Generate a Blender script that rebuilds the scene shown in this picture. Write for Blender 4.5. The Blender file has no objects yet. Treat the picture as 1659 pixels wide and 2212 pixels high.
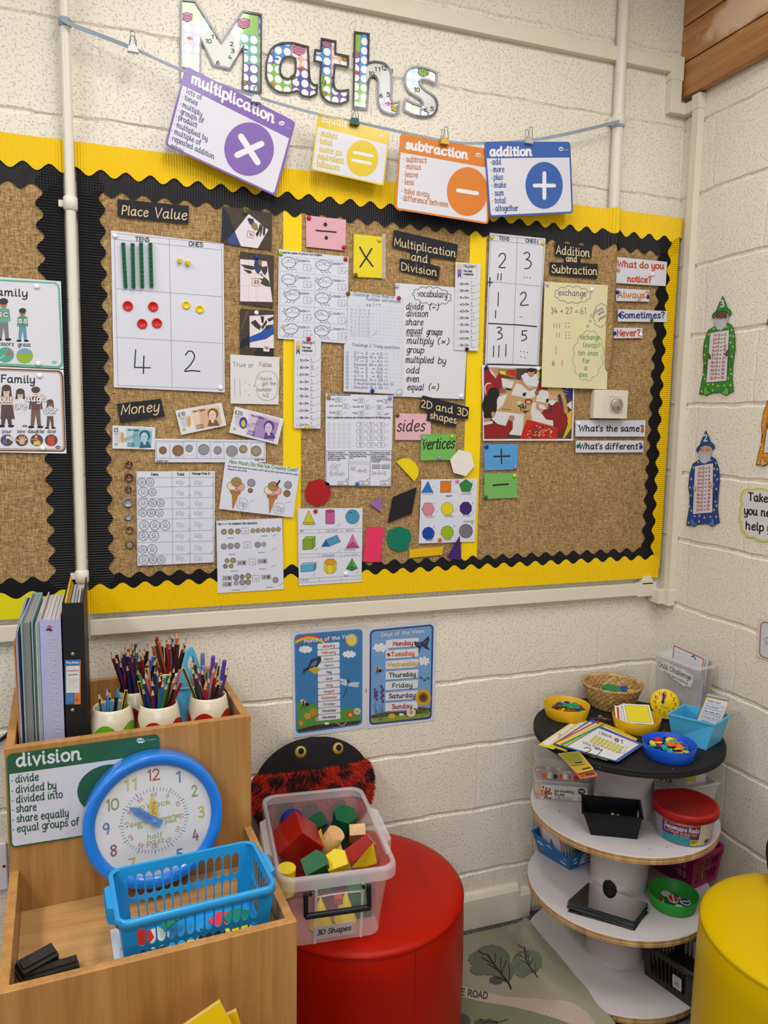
import bpy, bmesh, math, random
from mathutils import Vector as V, Matrix, geometry
rnd = random.Random(7)
scene = bpy.context.scene
COL = scene.collection
PI = math.pi
# ------------------------------------------------------------------ camera
CAM = V((-1.81503, -2.18418, 1.70154)); YAW, PITCH, ROLL, FPX = .344264, .119238, .0163397, 1663.13
IW, IH = 1659, 2212
_f = V((math.sin(YAW)*math.cos(PITCH), math.cos(YAW)*math.cos(PITCH), -math.sin(PITCH)))
_r0 = V((math.cos(YAW), -math.sin(YAW), 0)); _u0 = _r0.cross(_f)
_r = _r0*math.cos(ROLL)+_u0*math.sin(ROLL); _u = _u0*math.cos(ROLL)-_r0*math.sin(ROLL)
cd = bpy.data.cameras.new('camera'); cam = bpy.data.objects.new('camera', cd); COL.objects.link(cam)
cam.matrix_world = Matrix(((_r.x, _u.x, -_f.x, CAM.x), (_r.y, _u.y, -_f.y, CAM.y), (_r.z, _u.z, -_f.z, CAM.z), (0, 0, 0, 1)))
cd.sensor_fit = 'VERTICAL'; cd.sensor_height = 36; cd.lens = FPX/IH*36; cd.clip_start = .02
scene.camera = cam
# ------------------------------------------------------------------ light
scene.view_settings.view_transform = 'Standard'; scene.view_settings.look = 'None'
scene.view_settings.gamma = 1; scene.view_settings.exposure = -0.18; scene.view_settings.use_curve_mapping = False
w = bpy.data.worlds.new('room_daylight'); scene.world = w; w.use_nodes = True
w.node_tree.nodes['Background'].inputs[0].default_value = (1, .98, .96, 1)
w.node_tree.nodes['Background'].inputs[1].default_value = .20
for x, y, p in ((-1.43, -1.25, 21), (-3.2, -1.3, 44), (-.5, -1.5, 20), (-1.7, -3.2, 24), (-3.4, -3.2, 30)):
    L = bpy.data.lights.new('ceiling_lamp', 'AREA'); L.shape = 'RECTANGLE'; L.size = .3; L.size_y = 1.2; L.energy = p
    L.color = (1, .985, .965)
    o = bpy.data.objects.new('ceiling_lamp', L); COL.objects.link(o); o.location = (x, y, 3.2)

L = bpy.data.lights.new('window_daylight', 'AREA'); L.shape = 'RECTANGLE'; L.size = 2.6; L.size_y = 1.1; L.energy = 26; L.color = (.95, .98, 1)
o = bpy.data.objects.new('window_daylight', L); COL.objects.link(o); o.location = (-2.6, -4.5, 1.5); o.rotation_euler = (PI/2, 0, -.2)
def ray(x, y):
    return _f+_r*((x-IW/2)/FPX)-_u*((y-IH/2)/FPX)
def at(x, y, X=None, Y=None, Z=None):
    """the point of the room seen at photo pixel x, y on the plane X=.., Y=.. or Z=.."""
    d = ray(x, y)
    if X is not None: t = (X-CAM.x)/d.x
    elif Y is not None: t = (Y-CAM.y)/d.y
    else: t = (Z-CAM.z)/d.z
    return CAM+d*t
# ------------------------------------------------------------------ materials
def lin(h):
    h = h.lstrip('#'); c = [int(h[i:i+2], 16)/255 for i in (0, 2, 4)]
    return tuple(v/12.92 if v <= .04045 else ((v+.055)/1.055)**2.4 for v in c)+(1,)
MC = {}
def M(h, r=.55, var=.07, sc=35, metal=0, alpha=1, coat=0, bump=0, bsc=300, trans=0):
    key = (h, r, var, sc, metal, alpha, coat, bump, bsc, trans)
    if key in MC: return MC[key]
    m = bpy.data.materials.new('surface_'+h.strip('#')); m.use_nodes = True
    nt = m.node_tree; b = nt.nodes['Principled BSDF']; N = nt.nodes.new; K = nt.links.new
    c = lin(h)
    tc = N('ShaderNodeTexCoord'); no = N('ShaderNodeTexNoise'); no.inputs['Scale'].default_value = sc; no.inputs['Detail'].default_value = 3
    K(tc.outputs['Object'], no.inputs['Vector'])
    mx = N('ShaderNodeMix'); mx.data_type = 'RGBA'
    mx.inputs[6].default_value = tuple(v*(1-var) for v in c[:3])+(1,); mx.inputs[7].default_value = tuple(min(1, v*(1+var)) for v in c[:3])+(1,)
    K(no.outputs['Fac'], mx.inputs[0]); K(mx.outputs[2], b.inputs['Base Color'])
    b.inputs['Roughness'].default_value = r; b.inputs['Metallic'].default_value = metal; b.inputs['Alpha'].default_value = alpha
    b.inputs['Coat Weight'].default_value = coat; b.inputs['Coat Roughness'].default_value = .08
    b.inputs['Transmission Weight'].default_value = trans; b.inputs['Specular IOR Level'].default_value = .5 if metal or coat else .28
    if bump:
        n2 = N('ShaderNodeTexNoise'); n2.inputs['Scale'].default_value = bsc; K(tc.outputs['Object'], n2.inputs['Vector'])
        bp = N('ShaderNodeBump'); bp.inputs['Strength'].default_value = bump; bp.inputs['Distance'].default_value = .002
        K(n2.outputs['Fac'], bp.inputs['Height']); K(bp.outputs[0], b.inputs['Normal'])
    MC[key] = m; return m
def dim(h, k=.86): h = h.lstrip('#'); return '#'+''.join('%02X' % round(255*(int(h[i:i+2], 16)/255)*(k+(1-k)*(1-int(h[i:i+2], 16)/255))) for i in (0, 2, 4))
def paper(h): return M(dim(h, .92), .5, .02, 14)
WHITE = paper('#E0E2F1'); INK = paper('#26262B'); GREY = paper('#8D8E98'); PALE = paper('#B4B5BF'); PENCIL = paper('#9C9DA6')
def lam(h): return M(dim(h, .92), .5, .03, 14, coat=.22)

# ------------------------------------------------------------------ mesh builder
def spl(p, n=5, closed=False):
    if len(p) < 3: return list(p)
    q = []; L = len(p)
    for i in range(L if closed else L-1):
        if closed: a, b, c, d = p[i-1], p[i], p[(i+1) % L], p[(i+2) % L]
        else:
            a, b, c = p[max(i-1, 0)], p[i], p[i+1]; d = p[min(i+2, L-1)]
        for j in range(n):
            t = j/n
            q.append(tuple(.5*(2*B+(Cc-A)*t+(2*A-5*B+4*Cc-D)*t*t+(3*B-A-3*Cc+D)*t**3) for A, B, Cc, D in zip(a, b, c, d)))
    if not closed: q.append(tuple(p[-1]))
    return q
class MB:
    def __init__(s): s.v = []; s.f = []; s.m = []; s.sm = []; s.mats = []
    def mi(s, m):
        if m not in s.mats: s.mats.append(m)
        return s.mats.index(m)
    def add(s, vs, fs, m, smooth=False):
        o = len(s.v); s.v += [V(p) for p in vs]; i = s.mi(m)
        for f in fs: s.f.append(tuple(a+o for a in f)); s.m.append(i); s.sm.append(smooth)
    def face(s, vs, m): s.add(vs, [tuple(range(len(vs)))], m)
    def hexa(s, c8, m):
        s.add(c8, [(0, 3, 2, 1), (4, 5, 6, 7), (0, 1, 5, 4), (1, 2, 6, 5), (2, 3, 7, 6), (3, 0, 4, 7)], m)
    def box(s, lo, hi, m, T=None):
        (a, b, c), (d, e, f) = lo, hi
        p = [V(q) for q in ((a, b, c), (d, b, c), (d, e, c), (a, e, c), (a, b, f), (d, b, f), (d, e, f), (a, e, f))]
        s.hexa([T@q for q in p] if T else p, m)
    def prism(s, pts, z0, z1, m, T=None, m2=None):
        n = len(pts); p = [V((x, y, z0)) for x, y in pts]+[V((x, y, z1)) for x, y in pts]
        if T: p = [T@q for q in p]
        s.add(p, [tuple(range(n))[::-1], tuple(range(n, 2*n))], m)
        s.add(p, [(i, (i+1) % n, n+(i+1) % n, n+i) for i in range(n)], m2 or m)
    def lathe(s, prof, m, T=None, n=40, cap0=True, cap1=True, smooth=True, fn=None, closed=False):
        vs = []
        for k, (r, z) in enumerate(prof):
            for i in range(n):
                a = 2*PI*i/n; rr = r+(fn(a, k) if fn else 0); p = V((rr*math.cos(a), rr*math.sin(a), z)); vs.append(T@p if T else p)
        R = len(prof); fs = [(k*n+i, k*n+(i+1) % n, (k+1)*n+(i+1) % n, (k+1)*n+i) for k in range(R-1) for i in range(n)]
        if closed: fs += [((R-1)*n+i, (R-1)*n+(i+1) % n, (i+1) % n, i) for i in range(n)]
        s.add(vs, fs, m, smooth)
        if cap0 and not closed: s.add([vs[i] for i in range(n)], [tuple(range(n))[::-1]], m)
        if cap1 and not closed: s.add([vs[(R-1)*n+i] for i in range(n)], [tuple(range(n))], m)
    def tube(s, pts, r, m, n=8, smooth=True):
        pts = [V(p) for p in pts]; vs = []; L = len(pts); up = None
        for i, p in enumerate(pts):
            t = (pts[min(i+1, L-1)]-pts[max(i-1, 0)]).normalized()
            if up is None: up = t.orthogonal().normalized()
            a = (up-t*up.dot(t)).normalized(); up = a; b = t.cross(a); rr = r[i] if isinstance(r, (list, tuple)) else r
            vs += [p+a*(rr*math.cos(2*PI*j/n))+b*(rr*math.sin(2*PI*j/n)) for j in range(n)]
        fs = [(i*n+j, i*n+(j+1) % n, (i+1)*n+(j+1) % n, (i+1)*n+j) for i in range(L-1) for j in range(n)]
        s.add(vs, fs, m, smooth); s.add(vs[:n], [tuple(range(n))[::-1]], m); s.add(vs[-n:], [tuple(range(n))], m)
    def build(s, name, parent=None, org=None, bevel=0, seg=2):
        if org is None:
            if parent is not None: org = parent.location.copy()
            else:
                xs = [p.x for p in s.v]; ys = [p.y for p in s.v]; zs = [p.z for p in s.v]
                org = V(((min(xs)+max(xs))/2, (min(ys)+max(ys))/2, min(zs)))
        org = V(org); me = bpy.data.meshes.new(name); me.from_pydata([p-org for p in s.v], [], s.f)
        for m in s.mats: me.materials.append(m)
        me.polygons.foreach_set('material_index', s.m); me.polygons.foreach_set('use_smooth', s.sm)
        o = bpy.data.objects.new(name, me); COL.objects.link(o); o.location = org
        if parent is not None: o.parent = parent; o.location = org-parent.location
        if bevel:
            b = o.modifiers.new('bevel', 'BEVEL'); b.width = bevel; b.segments = seg; b.limit_method = 'ANGLE'; b.angle_limit = .6
        return o
def tag(o, label, cat, group=None):
    o['label'] = label; o['category'] = cat
    if group: o['group'] = group
    return o
def struct(o): o['kind'] = 'structure'; return o
def thing(name, label, cat, loc, group=None):
    o = bpy.data.objects.new(name, None); o.empty_display_size = .05; COL.objects.link(o); o.location = loc
    return tag(o, label, cat, group)
def part(mb, name, root, label=None, bevel=0):
    o = mb.build(name, root, bevel=bevel)
    if label: o['label'] = label
    return o
# ------------------------------------------------------------------ single-stroke school lettering
G = {}
for ln in '''a ~4.2,4.2 2.6,5 .8,3.8 .5,1.7 1.7,0 3.2,.7 4.2,2.8;4.2,5 4.2,1 4.5,.1 5.2,.3
b .6,7.5 .6,0;~.6,2.5 1.5,4.6 3.2,5 4.4,3.4 4.2,1.2 2.7,0 .6,.5
c ~4,4.3 2.6,5 .9,4 .5,2.3 1.2,.6 2.7,0 4.2,.8
d ~4.2,4.2 2.6,5 .8,3.8 .5,1.7 1.7,0 3.2,.7 4.2,2.8;4.2,7.5 4.2,1 4.5,.1 5.2,.3
e ~.6,2.5 3,2.8 4.1,3.6 3.4,4.8 2,4.8 .7,3.4 .7,1.4 1.9,0 3.4,.2 4.3,1
f ~3.6,7 2.6,7.5 1.6,6.8 1.5,5 1.5,0;.3,4.7 3.2,4.7
g ~4.2,4.2 2.6,5 .8,3.8 .5,1.7 1.7,.1 3.2,.7 4.2,2.8;~4.2,5 4.2,0 3.9,-2 2.3,-2.9 .7,-2.2
h .6,7.5 .6,0;~.6,2.8 1.6,4.6 3,5 3.9,4 3.9,1 4.2,.1 5,.3
i .7,5 .7,1 1,.1 1.7,.3;.7,6.8 .75,7.1
j ~1.5,5 1.5,-1 1,-2.6 -.2,-2.6;1.5,6.8 1.55,7.1
k .6,7.5 .6,0;3.6,4.8 .6,2.2;1.6,3 3.9,.1
l .7,7.5 .7,1 1,.1 1.7,.3
m .6,5 .6,0;~.6,3 1.4,4.7 2.5,5 3.2,4 3.2,0;~3.2,3 4.1,4.7 5.2,5 5.9,4 5.9,1 6.2,.1 7,.3
n .6,5 .6,0;~.6,2.8 1.6,4.6 3,5 3.9,4 3.9,1 4.2,.1 5,.3
o ~2.5,5 .8,4.1 .5,2.2 1.2,.5 2.5,0 4,.7 4.5,2.6 3.9,4.4 2.5,5
p .6,5 .6,-3;~.6,2.5 1.5,4.6 3.2,5 4.4,3.4 4.2,1.2 2.7,0 .6,.6
q ~4.2,4.2 2.6,5 .8,3.8 .5,1.7 1.7,.1 3.2,.7 4.2,2.8;4.2,5 4.2,-3 5,-2.3
r .6,5 .6,0;~.6,2.8 1.4,4.4 2.4,5 3.2,4.7
s ~3.5,4.3 2.2,5 .9,4.2 1.2,3 2.8,2.3 3.5,1.2 2.6,.1 1.2,.1 .4,.9
t 1.4,6.8 1.4,1 1.8,.1 2.8,.4;.3,4.8 2.8,4.8
u ~.6,5 .6,1.6 1.3,.1 2.6,.3 4,2.4;4,5 4,1 4.3,.1 5,.3
v .3,5 2.1,0 4,5
w .3,5 1.8,0 3.1,4.2 4.5,0 6,5
x .4,5 3.9,0;3.9,5 .4,0
y ~.6,5 .6,1.6 1.3,.1 2.6,.3 4,2.4;~4,5 4,0 3.7,-2 2.3,-2.9 .7,-2.3
z .5,5 3.8,5 .5,0 4,0
A 0,0 2.7,7.5 5.4,0;1,2.6 4.4,2.6
B .7,0 .7,7.5;~.7,7.5 3,7.4 4,5.8 3,4.2 .7,4;~.7,4 3.4,3.9 4.7,2.1 3.4,.2 .7,0
C ~5.2,6.3 3.6,7.5 1.5,6.6 .6,3.7 1.5,.9 3.6,0 5.4,1.2
D .7,0 .7,7.5;~.7,7.5 3.4,7.2 5.4,5.2 5.4,2.3 3.4,.3 .7,0
E 4.5,7.5 .7,7.5 .7,0 4.5,0;.7,4 3.9,4
F 4.5,7.5 .7,7.5 .7,0;.7,4 3.9,4
G ~5.2,6.3 3.6,7.5 1.5,6.6 .6,3.7 1.5,.9 3.6,0 5.3,1.2 5.4,3.3;3.5,3.3 5.6,3.3
H .7,0 .7,7.5;5,0 5,7.5;.7,4 5,4
I .7,0 .7,7.5
J ~3.5,7.5 3.5,2 2.6,.2 1,0 .2,1
K .7,0 .7,7.5;4.8,7.5 .7,3.4;1.9,4.4 5,0
L .7,7.5 .7,0 4.3,0
M .6,0 1,7.5 3.6,2 6.2,7.5 6.6,0
N .7,0 .7,7.5 5.2,0 5.2,7.5
O ~3.4,7.5 1.3,6.5 .5,3.7 1.3,1 3.4,0 5.5,1 6.3,3.7 5.5,6.5 3.4,7.5
P .7,0 .7,7.5;~.7,7.5 3.4,7.3 4.6,5.5 3.4,3.6 .7,3.4
Q ~3.4,7.5 1.3,6.5 .5,3.7 1.3,1 3.4,0 5.5,1 6.3,3.7 5.5,6.5 3.4,7.5;4,1.8 6.2,-.6
R .7,0 .7,7.5;~.7,7.5 3.4,7.3 4.6,5.5 3.4,3.6 .7,3.4;2.6,3.5 5,0
S ~4.6,6.5 3,7.5 1.2,6.9 1,5.2 2.6,4 4.4,3.1 4.6,1.2 3,0 1.3,.3 .4,1.4
T 2.7,0 2.7,7.5;.1,7.5 5.3,7.5
U ~.7,7.5 .7,2.4 1.7,.3 3.2,0 4.7,.5 5.2,2.4 5.2,7.5
V .2,7.5 2.8,0 5.4,7.5
W .2,7.5 1.9,0 3.8,6 5.7,0 7.4,7.5
X .4,7.5 5,0;5,7.5 .4,0
Y .2,7.5 2.6,3.8 5,7.5;2.6,3.8 2.6,0
Z .5,7.5 4.8,7.5 .5,0 5,0
0 ~2.4,7.5 .9,6.4 .5,3.7 .9,1.1 2.4,0 3.9,1.1 4.3,3.7 3.9,6.4 2.4,7.5
1 1,6.2 2.2,7.5 2.2,0
2 ~.6,6 1.4,7.3 3,7.4 4,6 3.4,3.8 .6,.1;.5,0 4.5,0
3 ~.7,6.8 2.2,7.5 3.7,6.7 3.5,4.8 2,4.1 3.8,3.4 4.2,1.4 2.8,0 .6,.6
4 2.2,7.5 .5,2.4 4.6,2.4;3.4,4.6 3.4,0
5 4.1,7.5 1.1,7.5 .9,4.5;~.9,4.4 2.4,4.9 4,3.9 4.2,1.8 2.9,.1 .5,.5
6 ~3.5,7.4 1.7,6 .6,3 1,.7 2.5,0 4.1,1.2 3.9,3.5 2.4,4.1 .8,2.8
7 .5,7.5 4.3,7.5 1.7,0
8 ~2.4,7.5 .9,6.6 1.2,4.9 3.2,3.6 4.1,1.8 2.4,0 .7,1.7 1.6,3.6 3.6,4.9 3.9,6.6 2.4,7.5
9 ~3.9,5.9 2.4,7.5 .8,6.2 .7,4.4 2.1,3.3 3.6,4.5 4,6.2 3.8,3 3,0
. .5,.1 .6,.3
: .5,.5 .6,.7;.5,3.5 .6,3.7
, .9,.5 .4,-1
? ~.5,6.3 1.6,7.5 3.2,7.1 3.5,5.5 2.2,3.8 2,2.2;2,.3 2.1,.1
! .7,7.5 .7,2.2;.7,.3 .75,.1
' .6,7.5 .5,6
+ .4,3 4,3;2.2,4.9 2.2,1.1
- .4,3 3.4,3
= .4,3.9 4,3.9;.4,2.1 4,2.1
÷ .4,3 4,3;2.2,4.7 2.25,4.9;2.2,1.2 2.25,1.4
× .7,4.6 3.7,1.4;3.7,4.6 .7,1.4
( ~2,8 .8,5.5 .8,2 2,-.5
) ~.6,8 1.8,5.5 1.8,2 .6,-.5
£ ~4,6.8 2.8,7.5 1.6,6.5 1.7,3.5 1.3,1 .5,0;.5,0 4.3,0;.4,3.5 3.2,3.5
• .8,2.3 .9,2.7
< 3.6,5 .6,3 3.6,1
> .6,5 3.6,3 .6,1
_ 0,-.5 4.5,-.5
/ .3,-.3 3.5,7.5'''.split('\n'):
    st = []; wmax = 0
    for s_ in ln[2:].split(';'):
        sm_ = s_.startswith('~'); pp = [tuple(float(v) for v in q.split(',')) for q in s_.strip('~').split()]
        wmax = max(wmax, max(q[0] for q in pp)); st.append(spl(pp, 3) if sm_ else pp)
    G[ln[0]] = (st, wmax+1.1)
G[' '] = ([], 3.2)
EPS = .00012
def back(d): return lambda x, y, k=0: at(x, y, Y=-(d+k*EPS))
def rightw(d): return lambda x, y, k=0: at(x, y, X=-(d+k*EPS))
def flat(z): return lambda x, y, k=0: at(x, y, Z=z+k*EPS)
def plane(o, n):
    o, n = V(o), V(n).normalized()
    def fn(x, y, k=0):
        d = ray(x, y); return CAM+d*((o+n*(k*EPS)-CAM).dot(n)/d.dot(n))
    return fn
def local(o, ux, uy, n):
    o, ux, uy, n = V(o), V(ux), V(uy), V(n)
    return lambda x, y, k=0: o+ux*x+uy*y+n*(k*EPS)
class Art:
    """flat print: polygons and lettering laid on a surface as thin layers of one mesh"""
    def __init__(s, fn, fr=(0, 0, 1), mb=None): s.fn = fn; s.fr = fr; s.mb = mb or MB(); s.n = 0
    def P(s, x, y, k=0): return s.fn(s.fr[0]+x/s.fr[2], s.fr[1]+y/s.fr[2], k)
    def poly(s, pts, m, k=1): k += s.up_(); s.mb.face([s.P(x, y, k) for x, y in pts], m); return s
    def up_(s): s.n += 1; return (s.n % 30)*.03
    def slab(s, pts, m, th=.0012, m2=None):
        n = len(pts); f = [s.P(x, y, 0) for x, y in pts]; b = [s.P(x, y, -th/EPS) for x, y in pts]
        s.mb.add(f+b, [tuple(range(n)), tuple(range(n, 2*n))[::-1]], m)
        s.mb.add(f+b, [(i, n+i, n+(i+1) % n, (i+1) % n) for i in range(n)], m2 or m); return s
    def hole(s, outer, inner, m, k=1):
        a = [V((x, y, 0)) for x, y in outer]; b = [V((x, y, 0)) for x, y in inner]; t = geometry.tessellate_polygon([a, b])
        s.mb.add([s.P(q.x, q.y, k) for q in a+b], t, m); return s
    def line(s, pts, w, m, k=2, closed=False, sp=0):
        if sp: pts = spl(pts, sp, closed)
        pts = [tuple(p) for i, p in enumerate(pts) if i == 0 or (p[0]-pts[i-1][0])**2+(p[1]-pts[i-1][1])**2 > 1e-9]
        L = len(pts); k += s.up_()
        if L < 2: return s
        h = w/2; le = []; ri = []
        for i in range(L):
            if closed: a, b, c = pts[i-1], pts[i], pts[(i+1) % L]
            else: a, b, c = pts[max(i-1, 0)], pts[i], pts[min(i+1, L-1)]
            d1 = (b[0]-a[0], b[1]-a[1]); d2 = (c[0]-b[0], c[1]-b[1]); l1 = math.hypot(*d1) or 1; l2 = math.hypot(*d2) or 1
            t = (d1[0]/l1+d2[0]/l2, d1[1]/l1+d2[1]/l2); l = math.hypot(*t)
            if l < 1e-6: t = (d1[0]/l1, d1[1]/l1); l = 1
            nx, ny = -t[1]/l, t[0]/l; dn = (d1 if l1 != 1 or d1 != (0, 0) else d2); dl = math.hypot(*dn) or 1
            cs = abs(nx*-dn[1]/dl+ny*dn[0]/dl); q = h/max(cs, .45)
            le.append((b[0]+nx*q, b[1]+ny*q)); ri.append((b[0]-nx*q, b[1]-ny*q))
        vs = [s.P(x, y, k) for x, y in le+ri]
        s.mb.add(vs, [(i, (i+1) % L, L+(i+1) % L, L+i) for i in range(L if closed else L-1)], m)
        if not closed:
            k += .015
            for (p, q) in ((pts[0], pts[1]), (pts[-1], pts[-2])):
                a0 = math.atan2(p[1]-q[1], p[0]-q[0])
                s.mb.face([s.P(p[0]+h*math.cos(a0+t), p[1]+h*math.sin(a0+t), k) for t in (-PI/2, -.8, 0, .8, PI/2)], m)
        return s
    def ell(s, cx, cy, rx, ry=None, m=None, k=1, n=22, rot=0):
        ry = ry or rx; c, d = math.cos(rot), math.sin(rot)
        return s.poly([(cx+rx*math.cos(t)*c-ry*math.sin(t)*d, cy+rx*math.cos(t)*d+ry*math.sin(t)*c) for t in (2*PI*i/n for i in range(n))], m, k)
    def ring(s, cx, cy, rx, ry, w, m, k=2, n=22, rot=0):
        c, d = math.cos(rot), math.sin(rot)
        return s.line([(cx+rx*math.cos(t)*c-ry*math.sin(t)*d, cy+rx*math.cos(t)*d+ry*math.sin(t)*c) for t in (2*PI*i/n for i in range(n))], w, m, k, True)
    def frame(s, pts, w, m, k=2): return s.line(pts, w, m, k, True)
    def text(s, t, x0, y0, x1, h, m, w=None, dy=0, k=4, slant=0, up=None):
        """baseline from (x0,y0) to (x1,y0+dy), capital height h, all in photo (crop) pixels"""
        tw = sum(G[c][1] for c in t if c in G)-1.1 or 1
        ex = ((x1-x0)/tw, dy/tw); L = math.hypot(x1-x0, dy)
        ey = up or (dy/L*h*.25+slant*h, -h*(abs(x1-x0)/L if abs(x1-x0) > abs(dy) else 1))
        if up: ey = (up[0]*h, up[1]*h)
        ey = (ey[0]/7.5, ey[1]/7.5); x = 0; w = w or h*.13
        for c in t:
            if c not in G: continue
            for st in G[c][0]:
                s.line([(x0+ex[0]*(x+a)+ey[0]*b, y0+ex[1]*(x+a)+ey[1]*b) for a, b in st], w, m, k)
            x += G[c][1]
        return s
    def lines(s, segs, w, m, k=2):
        for a, b, c, d in segs: s.line([(a, b), (c, d)], w, m, k)
        return s
    def done(s, name, label, cat, group=None, parent=None, bevel=0):
        o = s.mb.build(name, parent, bevel=bevel)
        if parent is None: tag(o, label, cat, group)
        elif label: o['label'] = label
        return o
def rrect(x0, y0, x1, y1, r, n=4):
    q = []
    for cx, cy, a in ((x1-r, y0+r, -PI/2), (x1-r, y1-r, 0), (x0+r, y1-r, PI/2), (x0+r, y0+r, PI)):
        q += [(cx+r*math.cos(a+PI/2*i/n), cy+r*math.sin(a+PI/2*i/n)) for i in range(n+1)]
    return q
def quadmap(q):
    """unit square -> four corner points TL TR BR BL"""
    (ax, ay), (bx, by), (cx, cy), (dx, dy) = q
    return lambda u, v: (ax*(1-u)*(1-v)+bx*u*(1-v)+cx*u*v+dx*(1-u)*v, ay*(1-u)*(1-v)+by*u*(1-v)+cy*u*v+dy*(1-u)*v)
def rquad(q, r=.06, asp=1.4, n=4):
    f = quadmap(q); return [f(x, y) for x, y in ((a/asp, b) for a, b in rrect(0, 0, asp, 1, r*1, n))]
def ngon(cx, cy, rx, ry, n, a0=0): return [(cx+rx*math.sin(a0+2*PI*i/n), cy-ry*math.cos(a0+2*PI*i/n)) for i in range(n)]
def cloud(pts, lobes, depth): # scalloped outline round a closed curve
    out = []
    L = len(pts)
    for i in range(lobes):
        a = pts[int(i*L/lobes) % L]; b = pts[int((i+1)*L/lobes) % L]; mx, my = (a[0]+b[0])/2, (a[1]+b[1])/2
        nx, ny = (b[1]-a[1]), -(b[0]-a[0]); l = math.hypot(nx, ny) or 1
        out += [a, (a[0]*.75+b[0]*.25+nx/l*depth*.8, a[1]*.75+b[1]*.25+ny/l*depth*.8), (mx+nx/l*depth, my+ny/l*depth), (a[0]*.25+b[0]*.75+nx/l*depth*.8, a[1]*.25+b[1]*.75+ny/l*depth*.8)]
    return out
def ellpts(cx, cy, rx, ry, n=48, rot=0):
    c, d = math.cos(rot), math.sin(rot)
    return [(cx+rx*math.cos(t)*c-ry*math.sin(t)*d, cy+rx*math.cos(t)*d+ry*math.sin(t)*c) for t in (2*PI*i/n for i in range(n))]
def pin(x, y, col, d, where, plane_='b', cname=None):
    mb = MB(); c = at(x, y, Y=-d); T = Matrix.Translation(c)@Matrix.Rotation(PI/2, 4, 'X')
    mb.lathe([(.0058, 0), (.0064, .0012), (.006, .0028), (.004, .0038), (.0015, .0042)], M(col, .3, .03), T, 16)
    return tag(mb.build('drawing_pin'), '%s drawing pin %s' % (cname or PINC[col], where), 'pin')
PINC = {'#E8E8EC': 'white', '#B02020': 'red', '#14308C': 'dark blue', '#D9BE20': 'yellow', '#8FB32A': 'lime green', '#6B5128': 'brown', '#1E1E20': 'black',
        '#8B8DC9': 'lilac', '#2E72B8': 'mid blue', '#D2879A': 'pink', '#D9501E': 'orange', '#1C6B4A': 'dark green', '#9A7A20': 'brass', '#33602A': 'green', '#54513A': 'olive', '#B5B8C2': 'silver grey', '#B8C432': 'yellow green'}
# ------------------------------------------------------------------ the room
def wall_mat(axis, off):
    m = bpy.data.materials.new('painted_blockwork'); m.use_nodes = True; nt = m.node_tree; N = nt.nodes.new; K = nt.links.new
    b = nt.nodes['Principled BSDF']; b.inputs['Roughness'].default_value = .42
    def math_(op, a, c=None, v=None):
        n = N('ShaderNodeMath'); n.operation = op
        for i, q in enumerate((a, c)):
            if q is None: continue
            if isinstance(q, (int, float)): n.inputs[i].default_value = q
            else: K(q, n.inputs[i])
        return n.outputs[0]
    tc = N('ShaderNodeTexCoord'); sp = N('ShaderNodeSeparateXYZ'); K(tc.outputs['Object'], sp.inputs[0])
    u, z = sp.outputs[axis], sp.outputs[2]
    n0 = N('ShaderNodeTexNoise'); n0.inputs['Scale'].default_value = 9; K(tc.outputs['Object'], n0.inputs[0])
    wob = math_('MULTIPLY', math_('SUBTRACT', n0.outputs['Fac'], .5), .03)
    k = math_('FLOOR', math_('DIVIDE', math_('SUBTRACT', 2.89, z), .225)); par = math_('FRACT', math_('MULTIPLY', k, .5))
    fu = math_('FRACT', math_('DIVIDE', math_('ADD', math_('ADD', math_('SUBTRACT', u, off), wob), math_('MULTIPLY', par, .45)), .45))
    dj = math_('ABSOLUTE', math_('SUBTRACT', fu, .5))
    joint = math_('MULTIPLY', math_('MAXIMUM', math_('SUBTRACT', 1, math_('MULTIPLY', dj, 65)), 0), -.35)
    nA = N('ShaderNodeTexNoise'); nA.inputs['Scale'].default_value = 150; nA.inputs['Detail'].default_value = 3; nA.inputs['Distortion'].default_value = .25; K(tc.outputs['Object'], nA.inputs[0])
    pit = N('ShaderNodeMapRange'); pit.inputs[1].default_value = .34; pit.inputs[2].default_value = .42; K(nA.outputs['Fac'], pit.inputs[0])
    nB = N('ShaderNodeTexNoise'); nB.inputs['Scale'].default_value = 190; nB.inputs['Detail'].default_value = 2; K(tc.outputs['Object'], nB.inputs[0])
    hsum = math_('ADD', math_('ADD', math_('MULTIPLY', pit.outputs[0], .5), math_('MULTIPLY', nB.outputs['Fac'], .30)), joint)
    bp = N('ShaderNodeBump'); bp.inputs['Strength'].default_value = .75; bp.inputs['Distance'].default_value = .0045
    K(hsum, bp.inputs['Height']); K(bp.outputs[0], b.inputs['Normal'])
    n2 = N('ShaderNodeTexNoise'); n2.inputs['Scale'].default_value = 2.2; n2.inputs['Detail'].default_value = 6; K(tc.outputs['Object'], n2.inputs[0])
    mx = N('ShaderNodeMix'); mx.data_type = 'RGBA'; mx.inputs[6].default_value = lin('#E1D9C7'); mx.inputs[7].default_value = lin('#EAE3D4')
    K(n2.outputs['Fac'], mx.inputs[0]); K(mx.outputs[2], b.inputs['Base Color'])
    return m
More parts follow.
